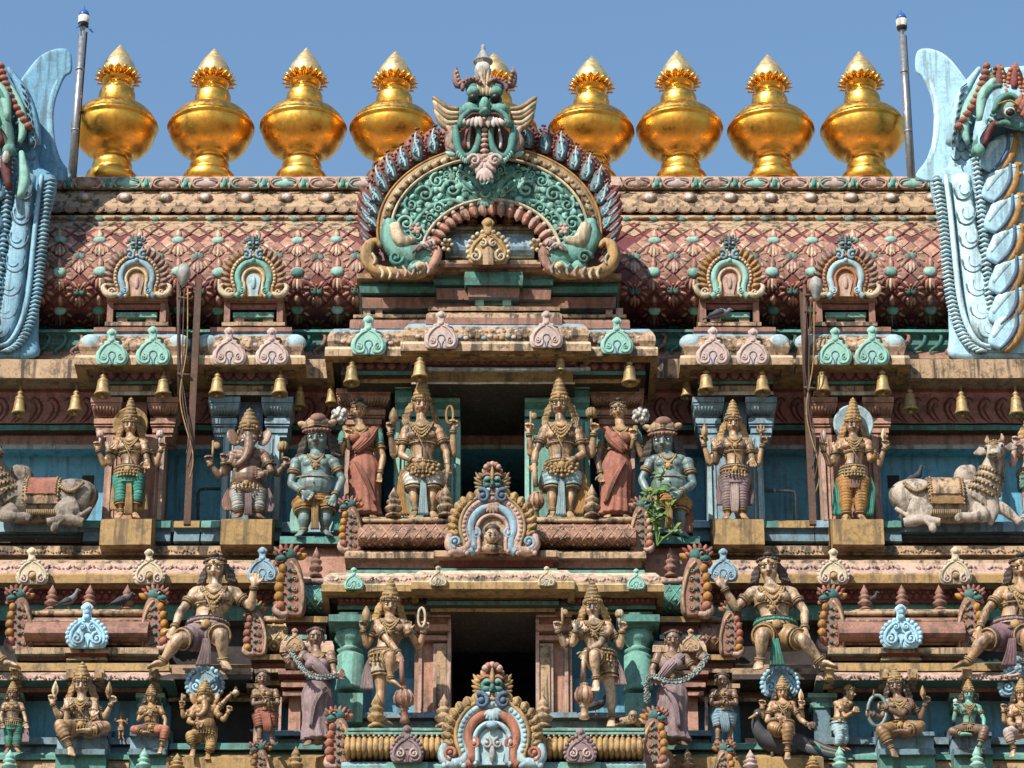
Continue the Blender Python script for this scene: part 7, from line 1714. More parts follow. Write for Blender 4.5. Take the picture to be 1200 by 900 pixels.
# whisk bearers
def lady(label, x0, hx, o, k):
    f = Fig('attendant_statue', label, x0, 606, o, 134, 'skin'); X = lambda x: x if k < 0 else 2 * 574.5 - x
    f.torso((X(426), 548), (X(424), 530), (X(423), 514), (X(422), 499), fat=.92, wide=.86, bust=1); f.nolines = True; f.head((hx, 481), 9.6, yaw=4 * k * -1, pitch=8, female=True); f.hairdo('hair', strands=False, bun=True); f.crown(1, 'jewel', 'band')
    f.arm((X(405), 511, 0), (X(396), 536, 4), (X(407), 512, 14), (k * -.1, -1), 'fist'); f.arm((X(441), 511, 0), (X(449), 536, 2), (X(445), 556, 6), (k * .2, 1), 'soft')
    f.leg((X(419), 556), (X(419), 580), (X(418), 601), (X(414), 606, 8)); f.leg((X(432), 556), (X(433), 580), (X(434), 601), (X(438), 606, 8))
    f.skirt([(X(424), 527, 10.5, 9.5), (X(426), 540, 16, 12), (X(427), 553, 19, 14), (X(427), 575, 17.5, 13), (X(427), 592, 18, 13), (X(428), 604, 20, 14)], 'terracotta', 13, .10, 'sari')
    m = MB(); pts = [f.wai, f.che.lerp(f.wai, .4), f.che, f.che.lerp(f.nec, .5)]; h = f.h
    m.tube([Vector(p) for p in pts], [(.088 * h, .074 * h), (.100 * h, .088 * h), (.108 * h, .092 * h), (.09 * h, .075 * h)], 'terracotta', n=18, side=(1, 0, 0))
    for q in (-1, 1): m.ell(f.che + Vector((q * .05 * h, 0, -.02 * h)) + FRONT * .078 * h, .056 * h, 'terracotta')
    m.build('blouse', f.root)
    for (a, b) in (((X(404), 509, 0), (X(399), 526, 2)), ((X(442), 509, 0), (X(446), 526, 1))):
        m = MB(); m.tube([f.L(a), f.L(b)], [.052 * h, .043 * h], 'teal', n=12); m.ell(f.L(a), .054 * h, 'teal'); f.ring(m, f.L(b), f.L(b) - f.L(a), .042 * h, .007 * h, 'goldpaint'); m.build('sleeve', f.root)
    f.pallu([(X(440), 502, 4), (X(430), 515, 14), (X(416), 528, 12)], [5, 8, 6], 'terracotta', 'sash'); f.pallu([(X(416), 540, 14), (X(428), 560, 16), (X(440), 590, 10)], [2, 3.4, 2], 'terracotta', 'sari_fold')
    f.pel = f.wai; f.belt(2, tass=False, k=.92); f.necklaces(2, thread=False)
    f.whisk((X(409), 526, 14), (X(404), 500, 12), (X(398), 487, 10), 11); f.done()
lady('woman in terracotta sari with fly whisk left of the left doorway guardian', 426, 421, 122, -1)
lady('woman in terracotta sari with fly whisk right of the right doorway guardian', 724, 725, 122, 1)
# pot-bellied dwarfs
def dwarf(label, k, x0, hx, hy, skin, short):
    f = Fig('dwarf_statue', label, x0, 628, 146, 142, skin); X = lambda x: x if k < 0 else 2 * 576.5 - x
    f.torso((X(369), 585), (X(369), 566), (X(370), 545), (X(371), 531), fat=1.3, belly=.155, wide=1.0); f.nolines = True; f.head((X(hx), hy), 14.2, yaw=7 * -k * -1 if k < 0 else -7, pitch=6); f.hairdo('hair', ln=1.7); f.crown(1.6, 'tan', 'turban', 'brownpink')
    f.arm((X(347), 543, 0), (X(341), 567, 3), (X(355), 577, 20), (k * -.8, .5), 'soft', k=1.15); f.arm((X(391), 543, 0), (X(401), 562, 2), (X(392), 582, 12), (k * .4, 1), 'soft', k=1.15)
    l1 = f.leg((X(357), 590), (X(357), 606, 3), (X(356), 622), (X(350), 627, 9), fat=1.25); l2 = f.leg((X(380), 590), (X(382), 606, 3), (X(380), 622), (X(386), 627, 9), fat=1.25)
    f.hips('saffron', drop=.06, k=1.08, top=-.1); f.cover(l1, 'saffron', 0, .7, 1.45, 3, .05); f.cover(l2, 'saffron', 0, .7, 1.45, 3, .05); f.drape([(X(369), 588, 16), (X(369), 606, 14), (X(369), 620, 10)], [4, 4, 5], 'goldpaint', 'front_sash')
    f.drape([(X(347), 590), (X(344), 605), (X(347), 624)], [3, 4, 6], 'aqua' if k < 0 else 'coral', 'side_sash'); f.drape([(X(393), 590), (X(396), 605), (X(393), 622)], [3, 4, 6], 'green_leg', 'side_sash')
    f.necklaces(2, spread=1.2, thread=False); h = f.h; c = f.wai.lerp(f.pel, .35) + FRONT * .03 * h
    m = MB(); m.tube([c + Vector((math.sin(t) * .155 * h, 0, 0)) + Vector((0, -math.cos(t) * .148 * h, -.075 * h * math.cos(t * .8) + .115 * h)) for t in [R(-80 + 20 * i) for i in range(9)]], .006 * h, 'tan', n=5); m.ell(c + Vector((0, -.148 * h, -.02 * h)), .008 * h, 'hair'); m.build('belly_cord', f.root); f.done()
dwarf('grey blue pot bellied dwarf in orange shorts left of the whisk woman', -1, 368, 372, 514, 'skin_blue', 'saffron')
dwarf('teal blue pot bellied dwarf in orange shorts behind the green plant', 1, 785, 376, 518, 'skin_blue', 'saffron')
# elephant headed deity
f = Fig('elephant_headed_statue', 'large brown elephant headed statue standing on the pale blue pilaster', 290, 607, 100, 122, 'skin_brown')
f.torso((290, 572), (290, 556), (291, 537), (292, 523), fat=1.3, belly=.155, wide=1.15); f.nolines = True; f.head((292, 511), 12, pitch=6, elephant=True); f.crown(2.3, 'jewel')
f.bigears([(273, 513, 8, 12, -1), (311, 513, 8, 12, 1)]); f.trunk([(292, 514, 10), (291, 528, 17), (285, 540, 20), (276, 545, 20), (277, 538, 22)], 6.5, 3)
f.arm((272, 534, -2), (257, 558, -2), (245, 543, 4), (-.2, -1), 'fist', k=1.1); f.arm((310, 534, -2), (325, 556, -2), (334, 545, 4), (.2, -1), 'fist', k=1.1)
f.arm((272, 538, 3), (264, 555, 10), (262, 541, 18), (0, -1), 'fist', k=1.1); f.arm((311, 538, 3), (318, 553, 10), (310, 555, 20), (-.8, .2), 'soft', k=1.1)
l1 = f.leg((280, 578), (279, 592, 3), (281, 603), (276, 606, 9), fat=1.2); l2 = f.leg((301, 578), (303, 592, 3), (301, 603), (306, 606, 9), fat=1.2)
f.hips('blush', drop=.06, k=1.05, top=.0); f.cover(l1, 'grey', 0, 1.7, 1.3, 6, .08); f.cover(l2, 'grey', 0, 1.7, 1.3, 6, .08); f.belt(2, k=1.02); f.necklaces(2, thread=False); f.drape([(291, 578, 14), (291, 592, 12), (291, 603, 8)], [4, 4, 5], 'mauve', 'front_sash')
f.drape([(270, 572), (266, 588), (268, 598)], [3, 6, 5], 'brownpink', 'side_sash'); f.drape([(312, 572), (316, 588), (314, 600)], [3, 6, 5], 'mauve', 'side_sash')
m = MB()
for k in (-1, 1): m.tube([f.H(k * .5, .9, -.5), f.H(k * .62, 1.35, -.75), f.H(k * .6, 1.7, -.7)], [.13 * f.hr, .11 * f.hr, .03 * f.hr], 'eyewhite', n=7); m.ell(f.H(k * .62, .78, .12), (.14 * f.hr, .1 * f.hr, .1 * f.hr), 'black')
m.build('tusks', f.root); f.held('axe', (249, 538, 5), 24, 'jewel'); f.held('lotus', (331, 540, 5), 26, 'jewel'); f.done()

# ------------------------------------------------------------------ reclining bulls
def bull(k, label, cloth):
    """k=+1 lies with its head to the right"""
    BM = 'bull' if k > 0 else 'bull_dark'
    X = (lambda x: x) if k > 0 else (lambda x: 1157 - x)
    f = Fig('bull_statue', label, X(1110), 617, 96, 130, BM, 'statue'); b = f.b; s = f.s
    def T(pts, mt=None, n=12, sm=5, mb=None):
        pp = cr([tuple(f.L((X(p[0]), p[1], p[2]))) + (p[3] * s, p[4] * s) for p in pts], sm)
        (mb or b).tube([q[:3] for q in pp], [(q[3], q[4]) for q in pp], BM, n=n, nrm=(0, -1, 0))
    T([(1046, 590, -6, 5, 6), (1052, 588, -6, 22, 18), (1072, 587, -6, 27, 24), (1100, 590, -6, 24, 22), (1125, 590, -6, 25, 22), (1145, 586, -4, 26, 20), (1158, 580, 0, 18, 14)], n=18)
    b.ell(f.L((X(1132), 560, -8)), (15 * s, 10 * s, 17 * s), BM); b.ell(f.L((X(1137), 553, -8)), (8 * s, 8 * s, 9 * s), BM)
    T([(1144, 590, 2, 20, 17), (1154, 574, 5, 19, 16), (1163, 552, 8, 15, 14), (1168, 537, 10, 12, 12)], n=14)
    T([(1160, 585, 12, 10, 6), (1163, 600, 12, 8, 5), (1160, 615, 10, 3, 3)])
    hx, hy = (1167, 531) if k > 0 else (1171, 527)
    rot = Matrix.Rotation(R((-18) * k), 3, 'Z') if k > 0 else Matrix.Rotation(R(50), 3, 'Z')
    c = f.L((X(hx), hy, 14))
    def H(x, d, u): return c + rot @ Vector((x * s, -d * s, u * s))
    b.ell(H(0, 0, 2), (12 * s, 12 * s, 12.5 * s), BM, rot, 14, 9)
    b.tube([H(0, 4, 0), H(0, 12, -6), H(0, 18, -11), H(0, 20, -13)], [(10.5 * s, 10 * s), (9 * s, 8.5 * s), (8.4 * s, 7.5 * s), (6 * s, 5 * s)], BM, n=14, side=rot @ Vector((1, 0, 0)))
    for q in (-1, 1):
        b.ell(H(q * 8, 7, 5), (4.5 * s, 5 * s, 4 * s), BM, rot); b.tube([H(q * 10, 0, 4), H(q * 18, 1, 5), H(q * 26, 2, 2)], [(3 * s, 2.5 * s), (6.5 * s, 2 * s), (1.5 * s, 1 * s)], BM, n=8, side=(0, 0, 1))
        b.tube([H(q * 6, 0, 11), H(q * 9, 0, 17), H(q * 8, 1, 21)], [4 * s, 3 * s, 1 * s], BM, n=8); b.ell(H(q * 4, 21, -10), 2.4 * s, BM)
    # folded legs
    T([(1068, 596, 10, 17, 12), (1082, 600, 16, 14, 9), (1072, 611, 18, 6.5, 6), (1060, 612, 18, 5.5, 5), (1080, 609, 21, 5.5, 5), (1102, 612, 22, 5, 5)], n=10)
    T([(1140, 598, 10, 12, 9), (1152, 604, 17, 9, 7), (1140, 606, 20, 6.5, 6), (1124, 606, 20, 5.5, 5), (1126, 611, 20, 4, 4)], n=10)
    T([(1164, 592, 4, 10, 8), (1178, 598, 8, 7, 6), (1190, 608, 12, 5, 5), (1196, 613, 14, 5.5, 4)], n=10)
    b.tube([f.L((X(1050), 596, 8)), f.L((X(1066), 606, 20)), f.L((X(1080), 606, 24)), f.L((X(1090), 616, 25))], [3 * s, 2.6 * s, 2.4 * s, 2.4 * s], BM, n=8); b.ell(f.L((X(1093), 619, 25)), (5 * s, 4 * s, 6 * s), BM)
    e = MB()
    for q in (-1, 1): e.ell(H(q * 9, 9.6, 3.6), (3 * s, 2.2 * s, 2.2 * s), 'eyewhite', rot); e.ell(H(q * 9.6, 11, 3.4), (1.8 * s, 1.6 * s, 1.9 * s), 'black', rot); e.ell(H(q * 3.4, 22.4, -11), (1.6 * s, 1 * s, 1.2 * s), 'black', rot)
    e.tube([H(-5, 20.5, -15), H(0, 22.5, -15.6), H(5, 20.5, -15)], .9 * s, 'hair', n=5); e.build('eyes', f.root)
    e = MB()
    for q in (-1, 1): e.tube([H(q * 6.4, 0, 12), H(q * 9.5, 0, 18), H(q * 8.4, 1, 24)], [4 * s, 3 * s, .8 * s], 'brown_and_shade' if k < 0 else 'tan', n=8)
    e.build('horns', f.root)
    e = MB(); [e.ell(H(x, 11 - abs(x) * .3, 9 - abs(x) * .2 + y), (1.7 * s, 1.4 * s, 1.7 * s), 'jewel') for x in (-6, -3, 0, 3, 6) for y in (0, 2.6)]; e.ell(H(0, 13.5, 5), (2.6 * s, 1.6 * s, 3.4 * s), 'goldpaint')
    e.build('forehead_ornament', f.root); e = MB()
    for j in range(4):
        cc = f.L((X(1151.5 + 3.4 * j), 579 - 8.2 * j, 4.5 + j)); ax = (f.L((X(1163), 552, 8)) - f.L((X(1150), 582, 4))).normalized(); rr_ = (20.5 - 1.4 * j) * s
        u = ax.orthogonal().normalized(); v = ax.cross(u); pts = [cc + u * math.cos(2 * math.pi * i / 22) * rr_ + v * math.sin(2 * math.pi * i / 22) * rr_ * .88 for i in range(22)]
        e.tube(pts, 1.5 * s, 'jewel', n=5, closed=True); [e.ell(p_ - Vector((0, 0, 2 * s)), 2.2 * s, 'tan' if j % 2 else 'jewel', n=6, k=4) for p_ in pts]
    e.build('neck_beads', f.root); e = MB()
    for j in range(14): t = j / 13; e.ell(f.L((X(1060 + 28 * t), 566 + 8 * math.sin(t * 3.1) + 2 * t, 16 + 4 * math.sin(3 * t))), (2.6 * s, 2 * s, 2.6 * s), 'jewel', n=6, k=4)
    e.build('flank_garland', f.root)
    # saddle cloth
    e = MB(); e2 = MB()
    for (mb, x0_, x1_, gr, mt, a0, a1) in ((e, 1086, 1127, 27.4, 'skin_gold' if k > 0 else 'tan', -25, 215), (e2, 1089, 1123, 29.0, cloth, -2, 160)):
        vs = []; nn = 24
        for i in range(9):
            x = x0_ + (x1_ - x0_) * i / 8
            for q in range(nn + 1):
                a = R(a0 + (a1 - a0) * q / nn); c0 = f.L((X(x), 589, -6)); vs.append(c0 + Vector((0, -math.sin(R(0)) - math.cos(a) * (gr - 1 + .5 * math.sin(i * 2)) * s * 1.0, math.sin(a) * (gr + .5 * math.sin(q)) * s * 1.04)))
        fs = [(i * (nn + 1) + q, i * (nn + 1) + q + 1, (i + 1) * (nn + 1) + q + 1, (i + 1) * (nn + 1) + q) for i in range(8) for q in range(nn)]
        mb.add(vs, fs, mt)
        for q in range(nn + 1):
            for i in (0, 8): mb.ell(vs[i * (nn + 1) + q], 1.5 * s, 'jewel', n=6, k=4)
    for i in range(17):
        x = 1087 + i * 2.4; e.tube([f.L((X(x), 597, 21)), f.L((X(x), 603, 21.5))], 1.1 * s, 'jewel', n=4)
    e.build('saddle_cloth', f.root); e2.build('saddle_panel', f.root)
    f.done(f.h * .0075)
bull(1, 'pale reclining bull facing right at the right edge with tan saddle cloth', 'tan'); bull(-1, 'weathered reclining bull at the left edge with red saddle cloth', 'terracotta')
# shoulder of the next figure cut by the right picture edge
f = Fig('attendant_statue', 'partly visible pinkish figure behind the head of the right bull', 1212, 607, 90, 122, 'palepink')
f.torso((1212, 560), (1212, 544), (1212, 526), (1212, 512), fat=1.2, belly=.12, wide=1.1); f.nolines = True; f.head((1212, 503), 11, pitch=8); f.hairdo('skin_gold'); f.crown(2.4)
f.arm((1195, 524), (1186, 546, 4), (1190, 520, 10), (0, -1), 'fist'); f.arm((1230, 524), (1238, 546, 2), (1230, 560, 10), (-.4, 1), 'soft'); f.leg((1204, 564), (1203, 585), (1203, 603), (1199, 606, 10)); f.leg((1222, 564), (1222, 585), (1222, 603), (1226, 606, 10)); f.hips('teal'); f.necklaces(2); f.belt(2); f.done()
# ------------------------------------------------------------------ middle storey: seated giants
def giant(label, dx, k, kind):
    """kind 0: stretches the far leg and raises the near hand. k=-1 leg stretched to the left"""
    f = None
    X = (lambda x: x + dx) if k < 0 else (lambda x: dx - x)
    f = Fig('giant_statue', label, X(243), 784, 214, 186, 'skin_pale' if kind != 2 else 'skin')
    f.torso((X(243), 740), (X(245), 722), (X(251), 702), (X(252), 686), wide=1.02); f.head((X(253), 667), 12.5, yaw=10 * k, pitch=8); f.hairdo('hair', ln=1.35); f.crown(1.5, 'jewel', 'band', 'goldpaint')
    f.arm((X(228), 697, 2), (X(212), 716, 8), (X(204), 737, 18), (k * .3, 1), 'soft', k=.95)
    if kind == 0: f.arm((X(276), 696, 0), (X(294), 712, 4), (X(298), 686, 14), (0, -1), 'open', k=.95)
    else: f.arm((X(276), 696, 0), (X(290), 716, 6), (X(272), 736, 24), (k * .5, .8), 'soft', k=.95)
    a = f.leg((X(234), 746), (X(208), 750, 26), (X(190), 776, 20), (X(176), 781, 24), k=.98); b = f.leg((X(253), 746), (X(259), 744, 34), (X(262), 776, 22), (X(266), 783, 34), k=.98)
    cl = ('mauve', 'skin_gold', 'plum')[kind]
    f.hips(cl, drop=.04, k=1.1, top=.1); f.cover(a, cl, 0, .8, 1.25, 4, .06); f.cover(b, cl, 0, .75, 1.25, 4, .06); f.belt(1, tass=False, mt=('mauve', 'green_leg', 'mauve')[kind], k=1.12)
    f.drape([(X(242), 748, 26), (X(241), 762, 26), (X(238), 780, 22)], [4, 6, 9], ('mauve', 'skin_gold', 'plum')[kind], 'loincloth_end'); f.necklaces(3, spread=1.2); f.done()
giant('bare chested seated giant with raised hand and mauve cloth on the left', 0, -1, 0)
giant('bare chested seated giant with raised hand and olive cloth right of centre', 1158, 1, 1) if False else None
f = Fig('giant_statue', 'bare chested seated giant with olive cloth right of centre raising one hand', 908, 784, 214, 186, 'skin_pale')
def olive(f, d, head=True):
    X = lambda x: x + d
    f.torso((X(909), 740), (X(908), 722), (X(905), 702), (X(903), 686), wide=1.02); f.head((X(901), 666), 12.5, yaw=-8, pitch=8); f.hairdo('hair', ln=1.35); f.crown(1.5, 'jewel', 'band', 'goldpaint')
    f.arm((X(881), 696, 0), (X(862), 712, 4), (X(848), 688, 12), (-.5, -1), 'open', k=.95); f.arm((X(928), 696, 2), (X(943), 716, 8), (X(943), 738, 20), (.0, 1), 'soft', k=.95)
    a = f.leg((X(918), 746), (X(941), 750, 26), (X(962), 776, 20), (X(978), 781, 24), k=.98); b = f.leg((X(898), 746), (X(893), 744, 34), (X(891), 776, 22), (X(888), 783, 34), k=.98)
    f.hips('skin_gold', drop=.04, k=1.1, top=.1); f.cover(a, 'skin_gold', 0, .8, 1.25, 4, .06); f.cover(b, 'skin_gold', 0, .75, 1.25, 4, .06); f.belt(1, tass=False, mt='green_leg', k=1.12)
    f.drape([(X(908), 748, 26), (X(909), 762, 26), (X(911), 780, 22)], [4, 6, 9], 'green_leg', 'loincloth_end'); f.necklaces(3, spread=1.2); f.done()
olive(f, 0)
f = Fig('giant_statue', 'seated giant at the left edge of which only a stretched leg shows', 908 - 958, 784, 214, 186, 'skin_pale'); olive(f, -958)
giant('bare chested seated giant with plum cloth cut by the right edge', 944, -1, 2)

# ------------------------------------------------------------------ club bearers of the middle porch
f = Fig('club_bearer_statue', 'four armed club bearer with lifted leg on the left of the lower doorway', 450, 848, 268, 138, 'skin')
f.torso((451, 772), (454, 756), (458, 738), (457, 723)); f.head((457, 709), 10.2, yaw=6, pitch=10); f.hairdo('goldpaint', ln=2.1); f.crown(2.5)
f.arm((441, 734, -3), (430, 757, -4), (425, 737, 4), (0, -1), 'fist'); f.arm((476, 734, -3), (491, 760, -4), (497, 738, 4), (.1, -1), 'fist'); f.arm((443, 736, 3), (456, 752, 14), (468, 766, 26), (.1, 1), 'soft'); f.arm((474, 736, 3), (487, 752, 6), (478, 739, 16), (0, -1), 'soft')
a = f.leg((446, 778), (446, 812), (444, 841), (456, 847, 9)); b = f.leg((457, 776), (457, 768, 28), (458, 797, 22), (470, 806, 24))
f.hips('skin_gold', drop=.05, k=1.08); f.cover(b, 'cream', 0, .85, 1.2, 4, .06); f.cover(a, 'cream', 0, .45, 1.2, 4, .06); f.belt(2); f.necklaces(3)
f.drape([(437, 768, 4), (431, 785, 4), (430, 808, 4)], [3, 5, 8], 'mauve', 'side_sash'); f.held('conch', (429, 732, 8), 24, 'jewel'); f.held('noose', (494, 735, 8), 25, 'cream'); f.club((470, 770, 28), (472, 806, 20), (473, 819, 18), 11, (474, 846, 16), 'brownpink', 'tan'); f.done()
f = Fig('club_bearer_statue', 'four armed club bearer with lifted leg on the right of the lower doorway', 708, 850, 268, 140, 'skin_pale')
f.torso((703, 772), (700, 757), (697, 740), (696, 726)); f.head((695, 712), 10.2, yaw=-6, pitch=10); f.hairdo('goldpaint', ln=2.1); f.crown(2.6)
f.arm((679, 737, -3), (662, 757, -4), (653, 738, 4), (0, -1), 'fist'); f.arm((714, 737, -3), (727, 758, -4), (729, 738, 4), (0, -1), 'fist'); f.arm((681, 739, 3), (671, 755, 8), (675, 738, 14), (0, -1), 'open'); f.arm((712, 739, 3), (702, 756, 14), (686, 764, 26), (-.4, 1), 'soft')
a = f.leg((713, 778), (716, 814), (717, 842), (716, 850, 10)); b = f.leg((700, 776), (696, 767, 28), (699, 797, 22), (698, 808, 27))
f.hips('skin_gold', drop=.05, k=1.08); f.cover(b, 'tan', 0, .8, 1.2, 4, .06); f.cover(a, 'tan', 0, .5, 1.2, 4, .06); f.belt(2); f.necklaces(3)
f.drape([(716, 765, 4), (724, 783, 4), (728, 803, 4)], [3, 5, 7], 'mauve', 'side_sash'); f.held('axe', (659, 731, 8), 20, 'jewel'); f.held('lotus', (726, 732, 8), 20, 'cream'); f.club((684, 768, 28), (683, 800, 20), (685, 815, 18), 11, (684, 846, 16), 'skin_pale', 'terracotta'); f.done()
# lying little figure by the right club bearer's foot
f = Fig('prone_statue', 'small prone figure beside the foot of the right club bearer', 735, 853, 262, 60, 'tan')
f.torso((754, 848, 4), (746, 846, 4), (738, 844, 6), (731, 843, 8)); f.head((742, 840, 14), 6, pitch=10); f.arm((733, 846, 8), (728, 848, 12), (722, 850, 14), (-1, 0), 'soft'); f.leg((757, 850), (764, 848, 4), (770, 850, 2), (774, 850, 2)); f.done()

# ------------------------------------------------------------------ garland bearers and little men
def garland(k, label, mt, cl, x0, hx, hy, chx, sh1, el1, wr1, sh2, el2, wr2, gar, ybase, hem):
    f = Fig('garland_bearer_statue', label, x0, ybase, 256, 136, mt)
    f.torso((x0, ybase - 58), ((x0 + chx) / 2, ybase - 75), (chx, ybase - 93), ((chx + hx) / 2, ybase - 108), fat=.95, wide=.88, bust=1); f.nolines = True; f.head((hx, hy), 10, yaw=-5 * k, pitch=10); f.hairdo('hair', strands=False, bun=True)
    f.arm(sh1, el1, wr1, (k * .5, .6), 'soft'); f.arm(sh2, el2, wr2, (-k * .5, -.3), 'soft')
    f.leg((x0 - 7, ybase - 50), (x0 - 7, ybase - 26), (x0 - 8, ybase - 5), (x0 - 12, ybase, 9)); f.leg((x0 + 7, ybase - 50), (x0 + 7, ybase - 26), (x0 + 8, ybase - 5), (x0 + 13, ybase, 9))
    f.skirt([(chx, ybase - 78, 12, 10), (x0, ybase - 66, 16, 12), (x0, ybase - 54, 18.5, 14), (x0, ybase - 30, 17, 13), (x0, ybase - 14, 18, 14), (x0 + hem, ybase - 4, 20, 15)], cl, 12, .11)
    m = MB(); h = f.h
    m.tube([f.wai, f.che.lerp(f.wai, .4), f.che, f.che.lerp(f.nec, .5)], [(.088 * h, .074 * h), (.100 * h, .088 * h), (.108 * h, .092 * h), (.09 * h, .075 * h)], cl, n=18, side=(1, 0, 0))
    for q in (-1, 1): m.ell(f.che + Vector((q * .05 * h, 0, -.02 * h)) + FRONT * .078 * h, .056 * h, cl)
    m.build('blouse', f.root); f.pallu([(chx - k * -14, ybase - 104, 5), (chx, ybase - 92, 15), (chx + k * -12, ybase - 78, 12)], [5, 7, 5], cl, 'sash'); f.pallu([(x0 - k * 10, ybase - 66, 14), (x0 + k * 3, ybase - 48, 16), (x0 + k * 8, ybase - 20, 12)], [2, 3.4, 2], cl, 'sari_fold')
    m = MB(); pts = cr([tuple(f.L(p)) for p in gar], 10); u = f.s
    m.tube(pts, 2.5 * u, 'skin_blue', n=8)
    for i, p in enumerate(pts):
        p = Vector(p)
        for q in range(4): m.ell(p + Vector((math.cos(q * 1.57 + i) * 2.4 * u, -abs(math.sin(q * 1.57 + i)) * 2.4 * u, math.sin(q * 1.57 + i) * 2.4 * u)), 1.4 * u, 'grey' if (i + q) % 2 else 'skin_blue', n=6, k=4)
    m.build('garland', f.root); f.necklaces(2, thread=False); f.pel = f.wai; f.belt(1, tass=False, k=.95); f.done()
garland(-1, 'woman in mauve sari holding a flower garland left of the teal column', 'skin_brown', 'mauve', 372, 370, 747, 372, (356, 768, 2), (344, 783, 4), (341, 768, 10), (388, 768, 2), (391, 786, 6), (394, 793, 12), [(341, 764, 14), (350, 778, 18), (360, 790, 22), (376, 795, 24), (394, 792, 17)], 872, 2)
garland(1, 'woman in mauve sari holding a flower garland right of the teal column', 'skin_brown', 'mauve', 788, 789, 750, 786, (771, 770, 2), (764, 786, 6), (766, 794, 14), (803, 772, 2), (816, 788, 6), (827, 772, 12), [(758, 822, 12), (758, 800, 14), (764, 793, 17), (782, 799, 22), (800, 798, 22), (818, 786, 18), (829, 769, 14)], 872, 2)
def littleman(label, x0, hx, hy, y0, cl, mt):
    f = Fig('worshipper_statue', label, x0, y0, 246, 90, mt)
    f.torso((x0, y0 - 38), (x0, y0 - 47), (hx * .5 + x0 * .5, y0 - 57), (hx, y0 - 66)); f.head((hx, hy), 8, pitch=10); f.hairdo('hair', strands=False)
    f.arm((x0 - 12, y0 - 61, 0), (x0 - 14, y0 - 47, 4), (x0 - 1, y0 - 49, 14), (.8, -.3), 'fist'); f.arm((x0 + 12, y0 - 61, 0), (x0 + 15, y0 - 47, 4), (x0 + 5, y0 - 48, 14), (-.8, -.3), 'fist')
    a = f.leg((x0 - 6, y0 - 34), (x0 - 6, y0 - 19), (x0 - 7, y0 - 5), (x0 - 9, y0, 7)); b = f.leg((x0 + 6, y0 - 34), (x0 + 7, y0 - 19), (x0 + 7, y0 - 5), (x0 + 10, y0, 7))
    f.hips(cl, drop=.09, k=1.2); f.cover(a, cl, 0, .9, 1.45, 5, .06); f.cover(b, cl, 0, .9, 1.45, 5, .06); f.drape([(x0, y0 - 36, 9), (x0 + 2, y0 - 22, 9), (x0 + 2, y0 - 14, 6)], [5, 5, 4], cl, 'front_sash'); f.belt(1, tass=False); f.necklaces(1); f.done()
littleman('small man with folded hands in terracotta shorts by the left pink pillar', 311, 308, 795, 872, 'terracotta', 'skin_brown'); littleman('small man with folded hands in white shorts by the right pink pillar', 848, 846, 798, 872, 'ltblue', 'skin_brown')

# ------------------------------------------------------------------ lowest row of small statues
f = Fig('small_statue', 'slim standing figure in green leggings at the bottom left edge', 16, 881, 222, 76, 'skin'); 
f.torso((15, 848), (15, 840), (15, 829), (15, 822)); f.head((15, 814), 6, pitch=8); f.hairdo('hair', ln=2); f.crown(2.3, 'goldpaint'); f.arm((5, 827), (1, 839, 3), (3, 848, 8), (.1, 1), 'soft'); f.arm((25, 827), (29, 839, 3), (31, 848, 6), (.1, 1), 'soft')
a = f.leg((11, 851), (10, 864), (10, 877), (7, 881, 6)); b = f.leg((20, 851), (20, 864), (19, 877), (22, 881, 6)); f.hips('green_leg'); f.cover(a, 'green_leg', 0, 1.8, 1.35, 5, .05); f.cover(b, 'green_leg', 0, 1.8, 1.35, 5, .05); f.drape([(25, 846), (29, 858), (29, 870)], [3, 5, 5], 'mauve', 'side_sash'); f.belt(2); f.necklaces(2); f.done()
def seated(label, x0, y0, size, mt, head, hr, crown, arms, legs, tor, cl, held, hair='hair', cat='small_statue', extra=None, o=232, yaw=0, wide=1.0):
    f = Fig(cat, label, x0, y0, o, size, mt); f.torso(*tor, wide=wide); f.head(head, hr, yaw=yaw, pitch=8); f.hairdo(hair, ln=2.2)
    if crown: f.crown(crown)
    for a in arms: f.arm(*a)
    ch = [f.leg(*l) for l in legs]
    f.hips(cl, drop=.03, k=1.1, top=.1)
    for c in ch: f.cover(c, cl, 0, 1.65, 1.2, 6, .06)
    f.belt(2, k=1.1); f.necklaces(3)
    for h in held: f.held(*h)
    if extra: extra(f)
    f.done(); return f
seated('large four armed seated statue on a blue pedestal at the lower left', 96, 884, 124, 'skin_pale', (96, 803), 9.6, 2.4,
       [((80, 826, -2), (70, 842, -4), (61, 823, 4), (-.1, -1), 'fist'), ((110, 826, -2), (122, 842, -4), (131, 824, 4), (.1, -1), 'fist'), ((81, 828, 3), (78, 846, 8), (79, 828, 16), (0, -1), 'open'), ((110, 828, 3), (113, 846, 8), (109, 840, 18), (-.1, -1), 'soft')],
       [((87, 855), (70, 850, 26), (82, 876, 22), (84, 884, 30)), ((104, 855), (123, 852, 22), (104, 856, 30), (92, 857, 32))], ((96, 854), (96, 842), (96, 827), (96, 817)), 'skin', [('flame', (64, 818, 8), 22, 'cream'), ('flame', (127, 819, 8), 22, 'jewel')], 'skin_gold')
seated('small seated statue with green face and orange leggings at the lower left', 178, 882, 84, 'skin_gold', (177, 818), 6.2, 2.2,
       [((166, 831, 0), (162, 844, 4), (172, 836, 12), (.8, -.4), 'soft'), ((188, 831, 0), (194, 844, 4), (193, 855, 8), (0, 1), 'soft')], [((172, 856), (157, 855, 14), (168, 858, 18), (176, 859, 20)), ((183, 856), (194, 855, 16), (189, 876, 14), (187, 882, 18))], ((177, 855), (177, 846), (177, 834), (177, 826)), 'coral', [], cat='small_statue',
       extra=lambda f: None)
